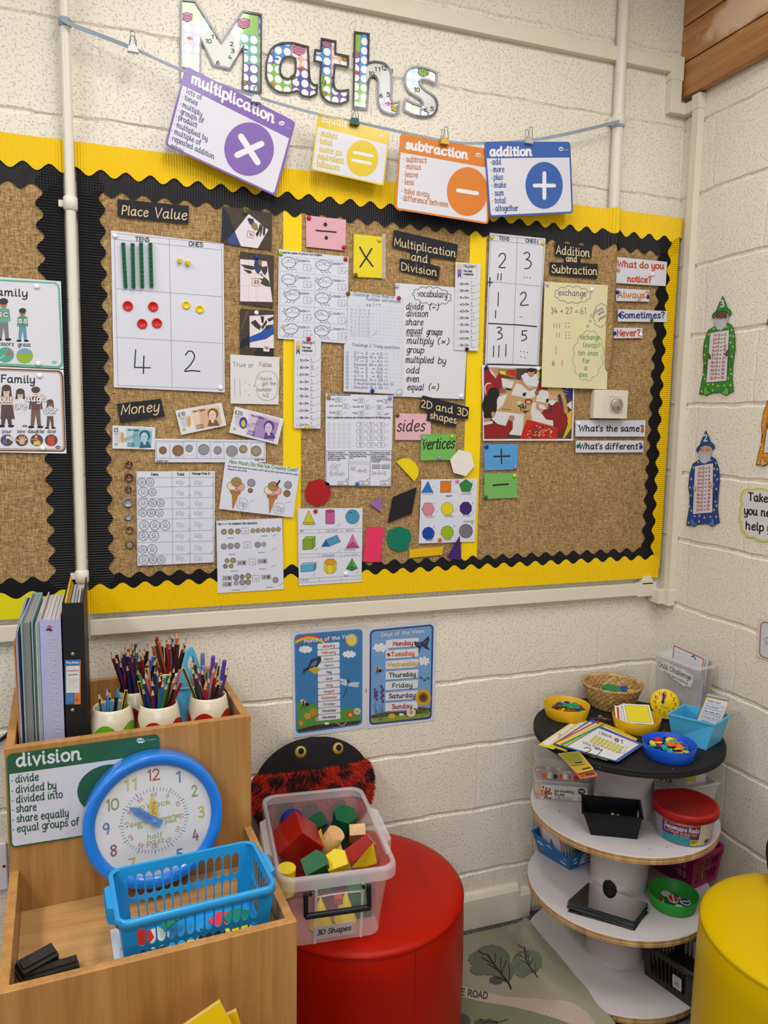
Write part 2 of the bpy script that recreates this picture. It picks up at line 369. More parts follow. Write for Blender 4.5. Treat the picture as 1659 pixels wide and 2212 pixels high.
def make_wall(name, axis, u0, u1, mat):
    mb = MB(); r = random.Random(axis+3); us = []; u = u0
    while u < u1: us.append(u); u += .03
    us.append(u1); rows = [(3.3, 0, 0)]
    for k in range(-1, 13):
        z = 2.89-.225*k
        rows += [(z+.009, 0, 1), (z+.003, .0045, 1), (z-.004, .0045, 1), (z-.009, 0, 1)]
    rows.append((0, 0, 0)); vs = []
    for i, (z, dep, wb) in enumerate(rows):
        ph = ((i-1)//4)*1.7+axis
        for u in us:
            dz = wb*(.0016*math.sin(u*23+ph)+.0011*math.sin(u*61+ph*2)+r.uniform(-.0012, .0012)); dd = dep+(wb*dep and r.uniform(-.0012, .0008))
            vs.append((u, dd, z+dz) if axis == 0 else (dd, u, z+dz))
    n = len(us); fs = [(i*n+j, i*n+j+1, (i+1)*n+j+1, (i+1)*n+j) for i in range(len(rows)-1) for j in range(n-1)]
    mb.add(vs, fs, mat); return struct(mb.build(name, org=(0, 0, 0)))
make_wall('wall_back', 0, -4.6, .003, wall_mat(0, -.461))
make_wall('wall_right', 1, -4.6, .003, wall_mat(1, -.14))
def carpet():
    m = M('#4F5560', .95, .0); nt = m.node_tree; b = nt.nodes['Principled BSDF']; N = nt.nodes.new; K = nt.links.new
    tc = N('ShaderNodeTexCoord'); n = N('ShaderNodeTexNoise'); n.inputs['Scale'].default_value = 150; n.inputs['Detail'].default_value = 3; K(tc.outputs['Object'], n.inputs[0])
    cr = N('ShaderNodeValToRGB'); cr.color_ramp.elements[0].position = .38; cr.color_ramp.elements[0].color = lin('#2C2C30'); cr.color_ramp.elements[1].position = .62; cr.color_ramp.elements[1].color = lin('#6C6E73')
    K(n.outputs['Fac'], cr.inputs[0]); K(cr.outputs[0], b.inputs['Base Color'])
    bp = N('ShaderNodeBump'); bp.inputs['Distance'].default_value = .004; K(n.outputs['Fac'], bp.inputs['Height']); K(bp.outputs[0], b.inputs['Normal']); return m
mb = MB(); mb.box((-4.6, -4.6, -.05), (0, 0, 0), carpet()); struct(mb.build('floor', org=(0, 0, 0)))
mb = MB(); mb.box((-4.6, -4.6, 3.3), (0, 0, 3.35), M('#E6E2D8', .8)); struct(mb.build('ceiling', org=(0, 0, 3.3)))
TR = M('#DDD5C2', .4, .03, 9)
zb = at(1003, 1938, Y=-.02).z; xe = at(1144, 1977, Y=-.02).x
mb = MB()
for x0, x1, h in ((-4.6, xe-.045, zb), (xe-.045, xe, zb-.022)):
    p = [(0, 0), (-.022, 0), (-.022, h-.018), (-.014, h-.004), (-.01, h), (0, h)]
    mb.prism(p, x0, x1, TR, Matrix(((0, 0, 1, 0), (1, 0, 0, 0), (0, 1, 0, 0), (0, 0, 0, 1))))
struct(mb.build('baseboard_back'))
# surface trunking
mb = MB(); mb.box((-4.4, -.022, 2.824), (-.05, 0, 2.865), TR)
q = at(1462, 150, Y=-.022)
mb.box((-.085, -.0265, 2.702), (-.044, -.0005, 2.87), TR); mb.box((-.088, -.028, 2.80), (-.041, -.0003, 2.873), TR)
mb.box((-.0845, -.0255, 2.70), (-.003, 0, 2.736), TR)
struct(mb.build('trim_1', bevel=.0015))
mb = MB(); mb.box((-4.4, -.024, 1.112), (-1.905, 0, 1.154), TR); mb.box((-1.873, -.024, 1.112), (-.1, 0, 1.154), TR)
mb.box((-.105, -.028, 1.108), (-.03, 0, 1.157), TR); mb.box((-.085, -.026, 1.15), (-.05, 0, 1.178), TR); mb.box((-.09, -.028, 1.15), (-.045, 0, 1.168), TR)
struct(mb.build('trim_2', bevel=.0015))
ya = at(1494, 260, X=-.025).y; yb = at(1508, 260, X=-.025).y
mb = MB(); mb.box((-.025, yb, 1.09), (0, ya, 2.745), TR); mb.box((-.027, yb-.003, 1.085), (0, ya+.006, 1.14), TR); mb.box((-.027, yb-.002, 2.70), (0, ya+.003, 2.748), TR)
mb.box((-.0245, ya, 2.701), (-.0004, -.0265, 2.7355), TR)
mb.box((-.045, ya-.006, 1.087), (0, -.001, 1.135), TR)
struct(mb.build('trim_3', bevel=.0015))
# timber cladding above the right wall
def wood(h1, h2, axis, scale=1., rough=.42, stain=None):
    m = bpy.data.materials.new('wood_grain'); m.use_nodes = True; nt = m.node_tree; N = nt.nodes.new; K = nt.links.new
    b = nt.nodes['Principled BSDF']; b.inputs['Roughness'].default_value = rough
    tc = N('ShaderNodeTexCoord'); mp = N('ShaderNodeMapping'); K(tc.outputs['Object'], mp.inputs[0])
    s = [26*scale]*3; s[axis] = 1.3*scale; mp.inputs['Scale'].default_value = s
    n = N('ShaderNodeTexNoise'); n.inputs['Scale'].default_value = 1.6; n.inputs['Detail'].default_value = 5; n.inputs['Distortion'].default_value = .9; K(mp.outputs[0], n.inputs[0])
    n2 = N('ShaderNodeTexNoise'); n2.inputs['Scale'].default_value = 9; n2.inputs['Detail'].default_value = 2; K(mp.outputs[0], n2.inputs[0])
    ad = N('ShaderNodeMath'); ad.operation = 'MULTIPLY_ADD'; ad.inputs[1].default_value = .3; K(n2.outputs['Fac'], ad.inputs[0]); K(n.outputs['Fac'], ad.inputs[2])
    cr = N('ShaderNodeValToRGB'); cr.color_ramp.elements[0].position = .45; cr.color_ramp.elements[1].position = .85
    cr.color_ramp.elements[0].color = lin(h1); cr.color_ramp.elements[1].color = lin(h2); K(ad.outputs[0], cr.inputs[0])
    out = cr.outputs[0]
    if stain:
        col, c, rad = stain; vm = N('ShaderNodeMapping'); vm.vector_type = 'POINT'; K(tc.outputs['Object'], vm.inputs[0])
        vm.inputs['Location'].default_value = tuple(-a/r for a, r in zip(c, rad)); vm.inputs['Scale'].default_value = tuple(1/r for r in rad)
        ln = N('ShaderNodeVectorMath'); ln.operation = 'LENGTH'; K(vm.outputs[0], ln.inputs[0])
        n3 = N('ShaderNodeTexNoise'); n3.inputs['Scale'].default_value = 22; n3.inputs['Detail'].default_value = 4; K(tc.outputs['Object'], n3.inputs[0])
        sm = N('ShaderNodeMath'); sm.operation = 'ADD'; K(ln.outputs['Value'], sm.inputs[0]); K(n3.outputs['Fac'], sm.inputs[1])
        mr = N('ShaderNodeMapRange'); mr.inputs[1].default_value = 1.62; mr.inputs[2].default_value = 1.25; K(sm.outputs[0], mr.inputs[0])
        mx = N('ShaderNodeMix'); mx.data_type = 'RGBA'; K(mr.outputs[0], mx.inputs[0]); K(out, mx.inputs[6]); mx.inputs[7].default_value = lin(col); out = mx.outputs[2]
    K(out, b.inputs['Base Color']); return m
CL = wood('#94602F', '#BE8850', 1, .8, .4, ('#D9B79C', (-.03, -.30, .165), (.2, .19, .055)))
mb = MB()
for z0, z1 in ((0, .104), (.109, .217), (.222, .33), (.335, .44), (.445, .547)): mb.box((-.034, -4.5, z0+2.753), (-.004, -.001, z1+2.753), CL)
mb.box((-.004, -4.5, 2.77), (0, -.001, 3.3), M('#3A2A1C', .8))
struct(mb.build('trim_4', org=(0, 0, 2.753), bevel=.003))
# pipes
def pipe(x, y, r, z0, z1, rings, label):
    t = thing('wall_pipe', label, 'pipe', (x, y, z0)); PM = M('#DED8CA', .3, .03, 8)
    mb = MB(); mb.lathe([(r, z0), (r, z1)], PM, Matrix.Translation((x, y, 0)), 20); part(mb, 'pipe', t)
    for z in rings:
        mb = MB(); mb.lathe([(r, z-.018), (r+.005, z-.014), (r+.005, z+.014), (r, z+.018)], PM, Matrix.Translation((x, y, 0)), 20)
        mb.box((x-r-.016, y+.004, z-.008), (x-r+.004, -.001, z+.008), PM); part(mb, 'pipe_clip', t)
pipe(-1.889, -.0335, .0122, .0, 3.3, (at(152, 437, Y=-.046).z, at(178, 1247, Y=-.046).z), 'thin white vertical pipe between the two display boards')
pipe(-.278, -.0215, .017, 2.33, 3.3, (at(1335, 255, Y=-.04).z,), 'thicker cream vertical pipe running down behind the board near the corner')
# ------------------------------------------------------------------ display boards
def burlap(tint=1):
    m = bpy.data.materials.new('hessian'); m.use_nodes = True; nt = m.node_tree; N = nt.nodes.new; K = nt.links.new
    b = nt.nodes['Principled BSDF']; b.inputs['Roughness'].default_value = .9; tc = N('ShaderNodeTexCoord')
    outs = []
    for sc in ((70, 70, 560), (560, 70, 70)):
        mp = N('ShaderNodeMapping'); mp.inputs['Scale'].default_value = sc; K(tc.outputs['Object'], mp.inputs[0])
        n = N('ShaderNodeTexNoise'); n.inputs['Scale'].default_value = 1; n.inputs['Detail'].default_value = 3; n.inputs['Roughness'].default_value = .65; K(mp.outputs[0], n.inputs[0]); outs.append(n.outputs['Fac'])
    mxm = N('ShaderNodeMath'); mxm.operation = 'ADD'; K(outs[0], mxm.inputs[0]); K(outs[1], mxm.inputs[1])
    n3 = N('ShaderNodeTexNoise'); n3.inputs['Scale'].default_value = 5; n3.inputs['Detail'].default_value = 4; K(tc.outputs['Object'], n3.inputs[0])
    ma = N('ShaderNodeMath'); ma.operation = 'MULTIPLY_ADD'; ma.inputs[1].default_value = .12; K(n3.outputs['Fac'], ma.inputs[0]); K(mxm.outputs[0], ma.inputs[2])
    cr = N('ShaderNodeValToRGB'); e = cr.color_ramp.elements; e[0].position = .82; e[1].position = 1.0; e[0].position = .80
    mr = N('ShaderNodeMapRange'); mr.inputs[1].default_value = .80; mr.inputs[2].default_value = 1.32; K(ma.outputs[0], mr.inputs[0])
    e[0].position = 0; e[0].color = lin('#644A2C'); e[1].position = 1; e[1].color = lin('#C8A874'); k = e.new(.5); k.color = lin('#9B7B4C')
    K(mr.outputs[0], cr.inputs[0]); K(cr.outputs[0], b.inputs['Base Color'])
    bp = N('ShaderNodeBump'); bp.inputs['Strength'].default_value = .6; bp.inputs['Distance'].default_value = .0015; K(mxm.outputs[0], bp.inputs['Height']); K(bp.outputs[0], b.inputs['Normal'])
    return m
BUR = burlap(); YEL = M('#EBC400', .5, .04, 12); YPL = M('#EFCB00', .55, .03, 6); BLK = M('#151417', .45, .1, 20); YLF = M('#D9CE00', .55, .03, 6)
def bulge(x, z=9): return .029*math.exp(-((x+.278)/.019)**2)*min(1, max(0, (z-1.82)/.08))
ZT, ZB = 2.379, 1.171
def strip(mb, u0, u1, vo, sgn, w, amp, per, ph, d, mat, vert=False, corr=.0014, pitch=.0068):
    """corrugated scalloped border roll: u along, v across; straight outer edge at vo, wavy inner edge"""
    n = int((u1-u0)/(pitch/6)) if corr else int((u1-u0)/.004); vs = []
    for i in range(n+1):
        u = u0+(u1-u0)*i/n; e = w+amp*math.sin(2*PI*u/per+ph)
        for v in (vo, vo+sgn*e*.5, vo+sgn*e):
            x = v if vert else u; z = u if vert else v
            vs.append((x, -(d+bulge(x, z)+corr*math.sin(2*PI*u/pitch)), z))
    mb.add(vs, [(i*3+j, i*3+j+1, i*3+j+4, i*3+j+3) for i in range(n) for j in (0, 1)], mat, True)
def board(name, label, x0, x1):
    t = thing(name, label, 'display board', ((x0+x1)/2, -.005, ZB)); mb = MB(); vs = []; n = 240; zs = (ZB+.004, 1.3, 1.6, 1.77, 1.8, 1.83, 1.86, 1.9, 1.95, 2.1, ZT-.004)
    for i in range(n+1):
        x = x0+(x1-x0)*i/n; vs += [(x, -(.014+bulge(x, z)), z) for z in zs]
    k = len(zs); mb.add(vs, [(i*k+j, i*k+j+1, i*k+k+j+1, i*k+k+j) for i in range(n) for j in range(k-1)], BUR, True)
    mb.box((x0, -.0135, ZB+.004), (x1, -.003, ZT-.004), BUR)
    part(mb, 'hessian_backing', t); return t
t = board('display_board', 'long hessian maths display board with yellow and black scalloped border', -1.874, -.012)
mb = MB(); strip(mb, -1.868, -.012, ZT, -1, .118, .0075, .053, .4, .0172, BLK, corr=.001); part(mb, 'black_border', t)
mb = MB(); strip(mb, -1.868, -.05, ZB, 1, .101, .0075, .053, 1., .0172, BLK, corr=.001); part(mb, 'black_border', t)
xm = at(1405, 900, Y=-.018).x; xy = at(1437, 700, Y=-.018).x
mb = MB(); strip(mb, ZB+.04, ZT-.04, -.02, -1, -.02-xm, .007, .053, 0, .0176, BLK, True); part(mb, 'black_border', t)
mb = MB(); strip(mb, ZB+.02, ZT-.03, -1.873, 1, .058, .007, .053, 2, .0176, BLK, True); part(mb, 'black_border', t)
mb = MB(); strip(mb, ZB+.03, ZT-.05, -.013, -1, -.013-xy, .007, .058, 1, .0188, YEL, True); part(mb, 'yellow_border', t)
mb = MB(); strip(mb, -1.888, -.002, ZT, -1, .070, .009, .06, 0, .0205, YEL); part(mb, 'yellow_border', t)
mb = MB(); strip(mb, -1.885, -.02, ZB, 1, .073, .008, .058, .5, .0205, YEL); part(mb, 'yellow_border', t)
for (xa, ya, xb, yb2) in ((612, 440, 652, 446), (1017, 487, 1052, 491)):
    a, b = at(xa, ya, Y=-.016).x, at(xb, yb2, Y=-.016).x
    if a < -1: zz = (1.26, 2.28)
    else: zz = (1.25, 2.28)
    mb = MB(); mb.box((a, -.0151, zz[0]), (b, -.0143, zz[1]), YPL); part(mb, 'yellow_divider', t)
t2 = board('display_board', 'neighbouring hessian board at the left edge of the picture with sound family posters', -2.7, -1.905)
mb = MB(); strip(mb, -2.7, -1.91, ZT, -1, .118, .0075, .053, .4, .0172, BLK, corr=.001); part(mb, 'black_border', t2)
mb = MB(); strip(mb, -2.7, -1.91, ZB, 1, .101, .0075, .053, 1., .0172, BLK, corr=.001); part(mb, 'black_border', t2)
mb = MB(); strip(mb, ZB+.02, ZT-.03, -1.906, -1, .056, .009, .053, 2, .0176, BLK, True); part(mb, 'black_border', t2)
mb = MB(); strip(mb, -2.7, -1.889, ZT, -1, .070, .009, .06, 0, .0205, YEL); part(mb, 'yellow_border', t2)
mb = MB(); strip(mb, -2.7, -1.908, ZB, 1, .062, .009, .075, .5, .0205, YLF, corr=0); part(mb, 'yellow_border', t2)
# ------------------------------------------------------------------ things pinned to the maths board
C4 = (180, 400, 3.456); C5 = (180, 820, 3.456); C6 = (600, 440, 3.6065); C7 = (600, 820, 3.6065); C8 = (1000, 460, 3.456); CA = (1000, 820, 3.456)
C2 = (350, 0, 2.5523); C3 = (800, 200, 1.9313)
CHALK = M('#D9C59A', .7); SIGN = M('#26242A', .75, .08, 30)
def sheet(fr, pts, mat=WHITE, d=.019, th=.0012):
    a = Art(back(d), fr); a.slab(pts, mat, th); return a
# black card headings with gold pen
a = sheet(C4, [(257, 103), (789, 155), (786, 288), (256, 232)], SIGN, .020, .002)
a.text('Place', 283, 218, 480, 66, CHALK, 8, 17, slant=.1).text('Value', 530, 240, 770, 72, CHALK, 8, 18, slant=.1)
a.done('heading_card', 'black card reading Place Value in gold handwriting', 'sign')
a = sheet(C5, [(250, 180), (580, 143), (607, 275), (276, 325)], SIGN, .020, .002)
a.text('Money', 278, 262, 560, 72, CHALK, 8, -28, slant=.15)
a.done('heading_card', 'black card reading Money in gold handwriting', 'sign')
a = sheet(C6, [(905, 203), (1405, 318), (1388, 443), (1192, 413), (1187, 470), (1264, 492), (1255, 593), (947, 520), (953, 425), (1033, 437), (1037, 375), (891, 335)], SIGN, .020, .002)
a.text('Multiplication', 905, 325, 1385, 62, CHALK, 7, 92).text('and', 1040, 440, 1165, 62, CHALK, 7, 22).text('Division', 960, 515, 1238, 58, CHALK, 7, 48)
a.done('heading_card', 'black stepped card reading Multiplication and Division in gold pen', 'sign')
a = sheet(C7, [(1128, 122), (1491, 215), (1483, 310), (1400, 300), (1388, 373), (1158, 318), (1170, 248), (1102, 222)], SIGN, .0225, .002)
a.text('2D and 3D', 1115, 212, 1475, 56, CHALK, 7, 75).text('shapes', 1185, 300, 1390, 52, CHALK, 7, 42)
a.done('heading_card', 'black card reading 2D and 3D shapes in gold pen', 'sign')
a = sheet(C8, [(686, 218), (964, 250), (960, 335), (880, 330), (877, 372), (1008, 382), (1003, 490), (645, 460), (648, 365), (752, 373), (757, 330), (685, 322)], SIGN, .020, .002)
a.text('Addition', 697, 305, 945, 62, CHALK, 7, 24).text('and', 770, 360, 850, 44, CHALK, 7, 6).text('Subtraction', 662, 445, 1000, 58, CHALK, 7, 18)
a.done('heading_card', 'black stepped card reading Addition and Subtraction in gold pen', 'sign')
# tens and ones chart with equipment
a = sheet(C4, [(205, 337), (1047, 437), (1056, 1548), (228, 1508)], lam('#DFE0EC'))
a.frame([(230, 358), (1033, 440), (1043, 1523), (260, 1495)], 3, GREY).lines([(232, 404, 1033, 484), (641, 400, 663, 1510), (240, 772, 1038, 833), (250, 1135, 1043, 1181)], 3, GREY)
a.text('TENS', 388, 416, 490, 30, INK, 6, 5).text('ONES', 787, 452, 890, 32, INK, 6, 8)
a.line([(390, 1230), (383, 1360), (500, 1363)], 9, INK).line([(452, 1275), (448, 1405)], 9, INK)
a.line([(763, 1268), (785, 1240), (815, 1245), (830, 1285), (800, 1340), (757, 1388), (810, 1384), (870, 1390)], 9, INK, sp=4)
a.done('place_value_chart', 'large laminated chart headed TENS and ONES with 4 and 2 handwritten at the bottom', 'chart')
GR = M('#0F6B45', .4); GRD = M('#0A3D2B', .5); YC = M('#E6D211', .4); RED = M('#C4221A', .35)
for i, ((x0, y0), (x1, y1)) in enumerate((((297, 433), (316, 767)), ((367, 437), (375, 770)), ((430, 433), (440, 767)), ((499, 433), (509, 763)))):
    t = [at(180+x/3.456, 400+y/3.456, Y=-.0195) for x, y in ((x0, y0), (x1, y1))]; e = t[1]-t[0]; n = V((0, -1, 0)); s_ = e.normalized().cross(n)
    mb = MB()
    for j in range(10):
        p, q = t[0]+e*((j+.04)/10), t[0]+e*((j+.96)/10)
        h_ = .0047
        mb.hexa([p-s_*h_, q-s_*h_, q+s_*h_, p+s_*h_, p-s_*h_+n*.009, q-s_*h_+n*.009, q+s_*h_+n*.009, p+s_*h_+n*.009], GR)
        c = (p+q)/2; u = e.normalized()*.0032; v = s_*.0032
        mb.hexa([c-u-v, c+u-v, c+u+v, c-u+v, c-u-v+n*.0095, c+u-v+n*.0095, c+u+v+n*.0095, c-u+v+n*.0095], GRD)
    mb.hexa([t[0]-s_*.004, t[1]-s_*.004, t[1]+s_*.004, t[0]+s_*.004, t[0]-s_*.004+n*.008, t[1]-s_*.004+n*.008, t[1]+s_*.004+n*.008, t[0]+s_*.004+n*.008], GRD)
    tag(mb.build('tens_rod'), ['leftmost green tens rod stuck to the TENS column', 'second green tens rod from the left on the TENS column', 'third green tens rod from the left on the TENS column', 'rightmost green tens rod on the TENS column'][i], 'counting rod', 'green tens rods on the chart')
for i, (x, y) in enumerate(((720, 563), (780, 580))):
    c = at(180+x/3.456, 400+y/3.456, Y=-.0245); mb = MB()
    T = Matrix.Translation(c)@Matrix.Rotation(.1-.15*i, 4, 'Y')@Matrix.Rotation(.35, 4, 'Z')@Matrix.Rotation(.3, 4, 'X')
    mb.box((-.005, -.005, -.005), (.005, .005, .005), YC, T)
    tag(mb.build('unit_cube', bevel=.0006), ['left yellow unit cube under ONES', 'right yellow unit cube under ONES'][i], 'counting cube', 'yellow unit cubes on the chart')
def disc(x, y, r, col, name, label, cat, group, fr=C4, d=.0195, th=.0035):
    c = at(fr[0]+x/fr[2], fr[1]+y/fr[2], Y=-d); mb = MB()
    mb.lathe([(r, 0), (r, th*.7), (r*.93, th), (r*.72, th), (r*.70, th*.8), (.0005, th*.8)], col, Matrix.Translation(c)@Matrix.Rotation(PI/2, 4, 'X'), 28)
    return tag(mb.build(name), label, cat, group)
for (x, y), w_ in zip(((332, 902), (521, 907), (439, 1035), (549, 1030)), ('upper left', 'upper right', 'lower left', 'lower right')):
    disc(x, y, .0128, RED, 'counter', w_+' red counter in the TENS column of the chart', 'counter', 'red counters on the chart')
for (x, y), w_ in zip(((768, 896), (869, 927)), ('higher left', 'lower right')):
    disc(x, y, .0104, M('#E8C90A', .35), 'counter', w_+' yellow counter in the ONES column of the chart', 'counter', 'yellow counters on the chart')
# three small photographs of leaves on number boards
PH = (460, 430, 6.144); SOIL = M('#41372C', .5, .5, 120); DKB = M('#1D2230', .5, .1); JEAN = M('#33477E', .5, .1, 40); CARD = M('#D9CFD6', .5, .05, 60); LEAF = M('#3C342B', .5, .4, 60); LEAF2 = M('#8A734E', .5, .4, 60)
a = sheet(PH, [(127, 92), (785, 185), (780, 680), (112, 583)], SOIL)
a.poly([(127, 92), (190, 180), (250, 330), (300, 420), (200, 520), (112, 583)], DKB).poly([(290, 430), (370, 625), (200, 590), (200, 530)], JEAN, 2)
a.poly([(475, 197), (735, 408), (595, 652), (372, 625), (290, 430)], CARD, 3)
a.poly([(455, 262), (480, 250), (540, 265), (545, 300), (500, 345), (480, 320)], M('#2C3350', .5), 4).poly([(500, 345), (545, 300), (590, 340), (600, 410), (560, 420), (520, 385)], LEAF2, 5)
for p in (((600, 410), (625, 330), (640, 320), (630, 420), (590, 505), (565, 465)), ((640, 340), (665, 345), (650, 440), (630, 500), (620, 490)), ((670, 350), (700, 370), (690, 470), (675, 495), (660, 460))): a.poly(p, LEAF, 6)
a.frame([(466, 418), (548, 440), (532, 524), (450, 497)], 7, M('#B0525A'), 5).text('16', 476, 485, 522, 42, INK, 6, 8)
a.done('photograph', 'small photograph of leaves around the number 16, topmost of three', 'photo', 'leaf number photographs')
a = sheet(PH, [(362, 693), (811, 752), (800, 1440), (355, 1385)], SOIL)
a.poly([(360, 797), (715, 825), (792, 1367), (360, 1357)], CARD).lines([(360, 985, 745, 1000), (360, 1150, 770, 1160), (470, 800, 475, 1357), (560, 810, 575, 1360)], 3, PALE)
a.poly([(365, 868), (430, 872), (540, 890), (560, 930), (520, 940), (430, 920)], LEAF, 3).poly([(400, 930), (500, 950), (520, 980), (480, 992), (440, 965)], LEAF, 3)
a.poly([(555, 800), (600, 800), (615, 870), (650, 880), (640, 940), (600, 1000), (560, 950), (545, 880)], M('#323C58', .5), 4).poly([(600, 800), (655, 830), (640, 880), (610, 870)], LEAF2, 5)
a.poly([(640, 900), (720, 890), (720, 960), (690, 1010), (650, 960)], LEAF, 5).poly([(640, 980), (680, 1040), (660, 1030), (620, 1000)], LEAF2, 5)
a.poly([(610, 1045), (660, 1060), (680, 1030), (745, 1090), (765, 1165), (700, 1155), (630, 1120), (650, 1085)], M('#3F4426', .5, .4, 60), 5)
a.frame([(515, 1052), (610, 1055), (620, 1152), (522, 1150)], 8, M('#D9854A'), 5).text('33', 540, 1122, 600, 42, INK, 7, 1)
a.done('photograph', 'small photograph of leaves around the number 33, middle of three', 'photo', 'leaf number photographs')
a = sheet(PH, [(360, 1455), (810, 1480), (808, 2090), (358, 2060)], SOIL)
a.poly([(450, 1475), (480, 1480), (390, 1740), (370, 1730)], M('#5D4B36', .5, .3, 60)).poly([(358, 1900), (480, 1800), (485, 1930), (358, 1990)], DKB).poly([(485, 1550), (800, 1535), (810, 1980), (490, 1970)], CARD, 2)
a.poly([(485, 1830), (640, 1765), (700, 1700), (800, 1660), (808, 1790), (700, 1860), (590, 1880), (487, 1905)], M('#24509C', .5, .1), 3)
for p in (((500, 1640), (560, 1600), (640, 1690), (620, 1740), (560, 1700)), ((630, 1550), (680, 1560), (670, 1650), (645, 1640)), ((640, 1700), (710, 1600), (720, 1640), (660, 1730)), ((720, 1590), (800, 1560), (800, 1600), (740, 1630)), ((700, 1680), (780, 1665), (770, 1710), (700, 1740))): a.poly(p, LEAF, 4)
a.poly([(550, 2040), (600, 1970), (680, 1985), (700, 2010), (808, 1980), (808, 2090), (560, 2080)], M('#26262B', .5), 5).poly([(668, 1960), (750, 1950), (748, 2025), (670, 2020)], CARD, 6).text('96', 684, 1992, 732, 34, INK, 6, 2, k=8)
a.done('photograph', 'small photograph of leaves around the number 96, lowest of three', 'photo', 'leaf number photographs')
# true or false
a = sheet(C4, [(1097, 1263), (1465, 1283), (1457, 1638), (1099, 1630)], paper('#E4E2E2'))
BR = paper('#A88C86'); a.text('True or', 1115, 1352, 1270, 32, GREY, 4, 8).text('False', 1312, 1352, 1405, 32, BR, 4, 4)
a.lines([(1130, 1450, 1132, 1575), (1168, 1448, 1172, 1578)], 3, GREY)
for x, y in ((1208, 1472), (1240, 1492), (1210, 1533), (1233, 1566)): a.ell(x, y, 4, 4, GREY)
a.line([(1290, 1500), (1272, 1500), (1288, 1475), (1290, 1440), (1320, 1400), (1365, 1388), (1420, 1400), (1450, 1450), (1448, 1520), (1435, 1580), (1380, 1608), (1320, 1590), (1295, 1540)], 3, GREY, 2, True, 3)
for s_, x, y, x1 in (('I have', 1303, 1455, 1405), ('got the', 1335, 1492, 1437), ('number', 1300, 1537, 1405), ('42', 1338, 1580, 1383)): a.text(s_, x, y, x1, 26, GREY, 3.5)
a.done('handwritten_card', 'white card headed True or False with a speech bubble', 'paper note')
# bank notes
def note(pts, val, main, dark, light, lab, d, spec=True):
    f = quadmap(pts); a = sheet(C5, pts, paper('#E6E5EA'), d); Q = lambda u, v: f(u, v)
    mm, dk, lt = paper(main), paper(dark), paper(light)
    a.poly([Q(*p) for p in ((.31, .10), (.93, .12), (.91, .92), (.33, .93))], mm, 1).poly([Q(*p) for p in ((.31, .1), (.5, .1), (.45, .93), (.33, .93))], lt, 2)
    a.poly([Q(*p) for p in ((.55, .05), (.93, .08), (.93, .2), (.6, .15))], lt, 2)
    cx, cy = Q(.15, .5); a.ell(cx, cy, 30, 40, paper('#CFCBD6'), 1); a.ring(cx, cy, 30, 40, 4, lt, 2)
    cx, cy = Q(.235, .52); a.ell(cx, cy, 13, 42, paper('#DFA63C'), 3)
    if val == '20': a.ell(cx, cy, 30, 44, paper('#3B4A93'), 3); a.ell(cx, cy+6, 16, 26, paper('#E2C25A'), 4)
    cx, cy = Q(.09, .82); a.ell(cx, cy, 12, 12, paper('#9FA9C6' if val == '5' else '#C9AE74'), 1)
    # generic engraved head in profile oval
    hx, hy = Q(.76, .5); a.ell(hx, hy-18, 40, 42, dk, 3).ell(hx-4, hy-5, 27, 38, lt, 4).poly([(hx-30, hy+30), (hx+26, hy+26), (hx+50, hy+72), (hx-40, hy+76)], dk, 3)
    a.poly([(hx-14, hy+20), (hx+10, hy+20), (hx+6, hy+50), (hx-10, hy+50)], lt, 4).ell(hx-16, hy-8, 5, 3, dk, 5).ell(hx+4, hy-8, 5, 3, dk, 5).line([(hx-16, hy+14), (hx-2, hy+14)], 3, dk, 5)
    (x0, y0), (x1, y1) = Q(.03, .26), Q(.03+.05*(len(val)+1), .26); a.text('£'+val, x0, y0, x1, 26, INK, 4, y1-y0)
    for v in (.33, .38): (x0, y0), (x1, y1) = Q(.04, v), Q(.13, v); a.line([(x0, y0), (x1, y1)], 3, GREY)
    (x0, y0), (x1, y1) = Q(.36, .2), Q(.62, .2); a.text('Bank of England', x0, y0, x1, 14, dk, 2.5, y1-y0)
    for v in (.76, .86): a.line([Q(.36+.008*i, v+(.035 if i % 2 else -.03)) for i in range(20)], 3, dk, 4)
    if spec: (x0, y0), (x1, y1) = Q(.28, .70), Q(.58, .42); a.text('SPECIMEN', x0, y0, x1, 24, GREY, 3.5, y1-y0)
    a.done('bank_note', lab, 'bank note', 'printed play bank notes')
note([(218, 342), (537, 355), (534, 522), (217, 514)], '5', '#7FB7C4', '#2E5F7C', '#B5D8DC', 'turquoise play £5 note under the Money heading', .0195)
note([(686, 230), (1032, 172), (1068, 343), (730, 413)], '10', '#DDB28F', '#7E5A3C', '#EAD0B8', 'orange play £10 note tilted upwards beside the Money heading', .0195, False)
note([(1132, 200), (1497, 292), (1450, 486), (1088, 395)], '20', '#A58AC0', '#5A4585', '#D9C6DC', 'purple play £20 note tilted downwards beside the yellow divider', .0225)
COP = M('#6E4430', .4, .15, 200, .6); SIL = M('#8F9095', .4, .15, 200, .6); GLD = M('#7C6630', .4, .15, 200, .6); PCOP = paper('#8A6647'); PSIL = M('#8B8C90', .5, .35, 300); PGLD = paper('#9C8A4C')
a = sheet(C5, [(537, 440), (1360, 452), (1362, 618), (537, 617)], WHITE)
a.frame([(545, 457), (1350, 468), (1350, 590), (545, 588)], 3, GREY)
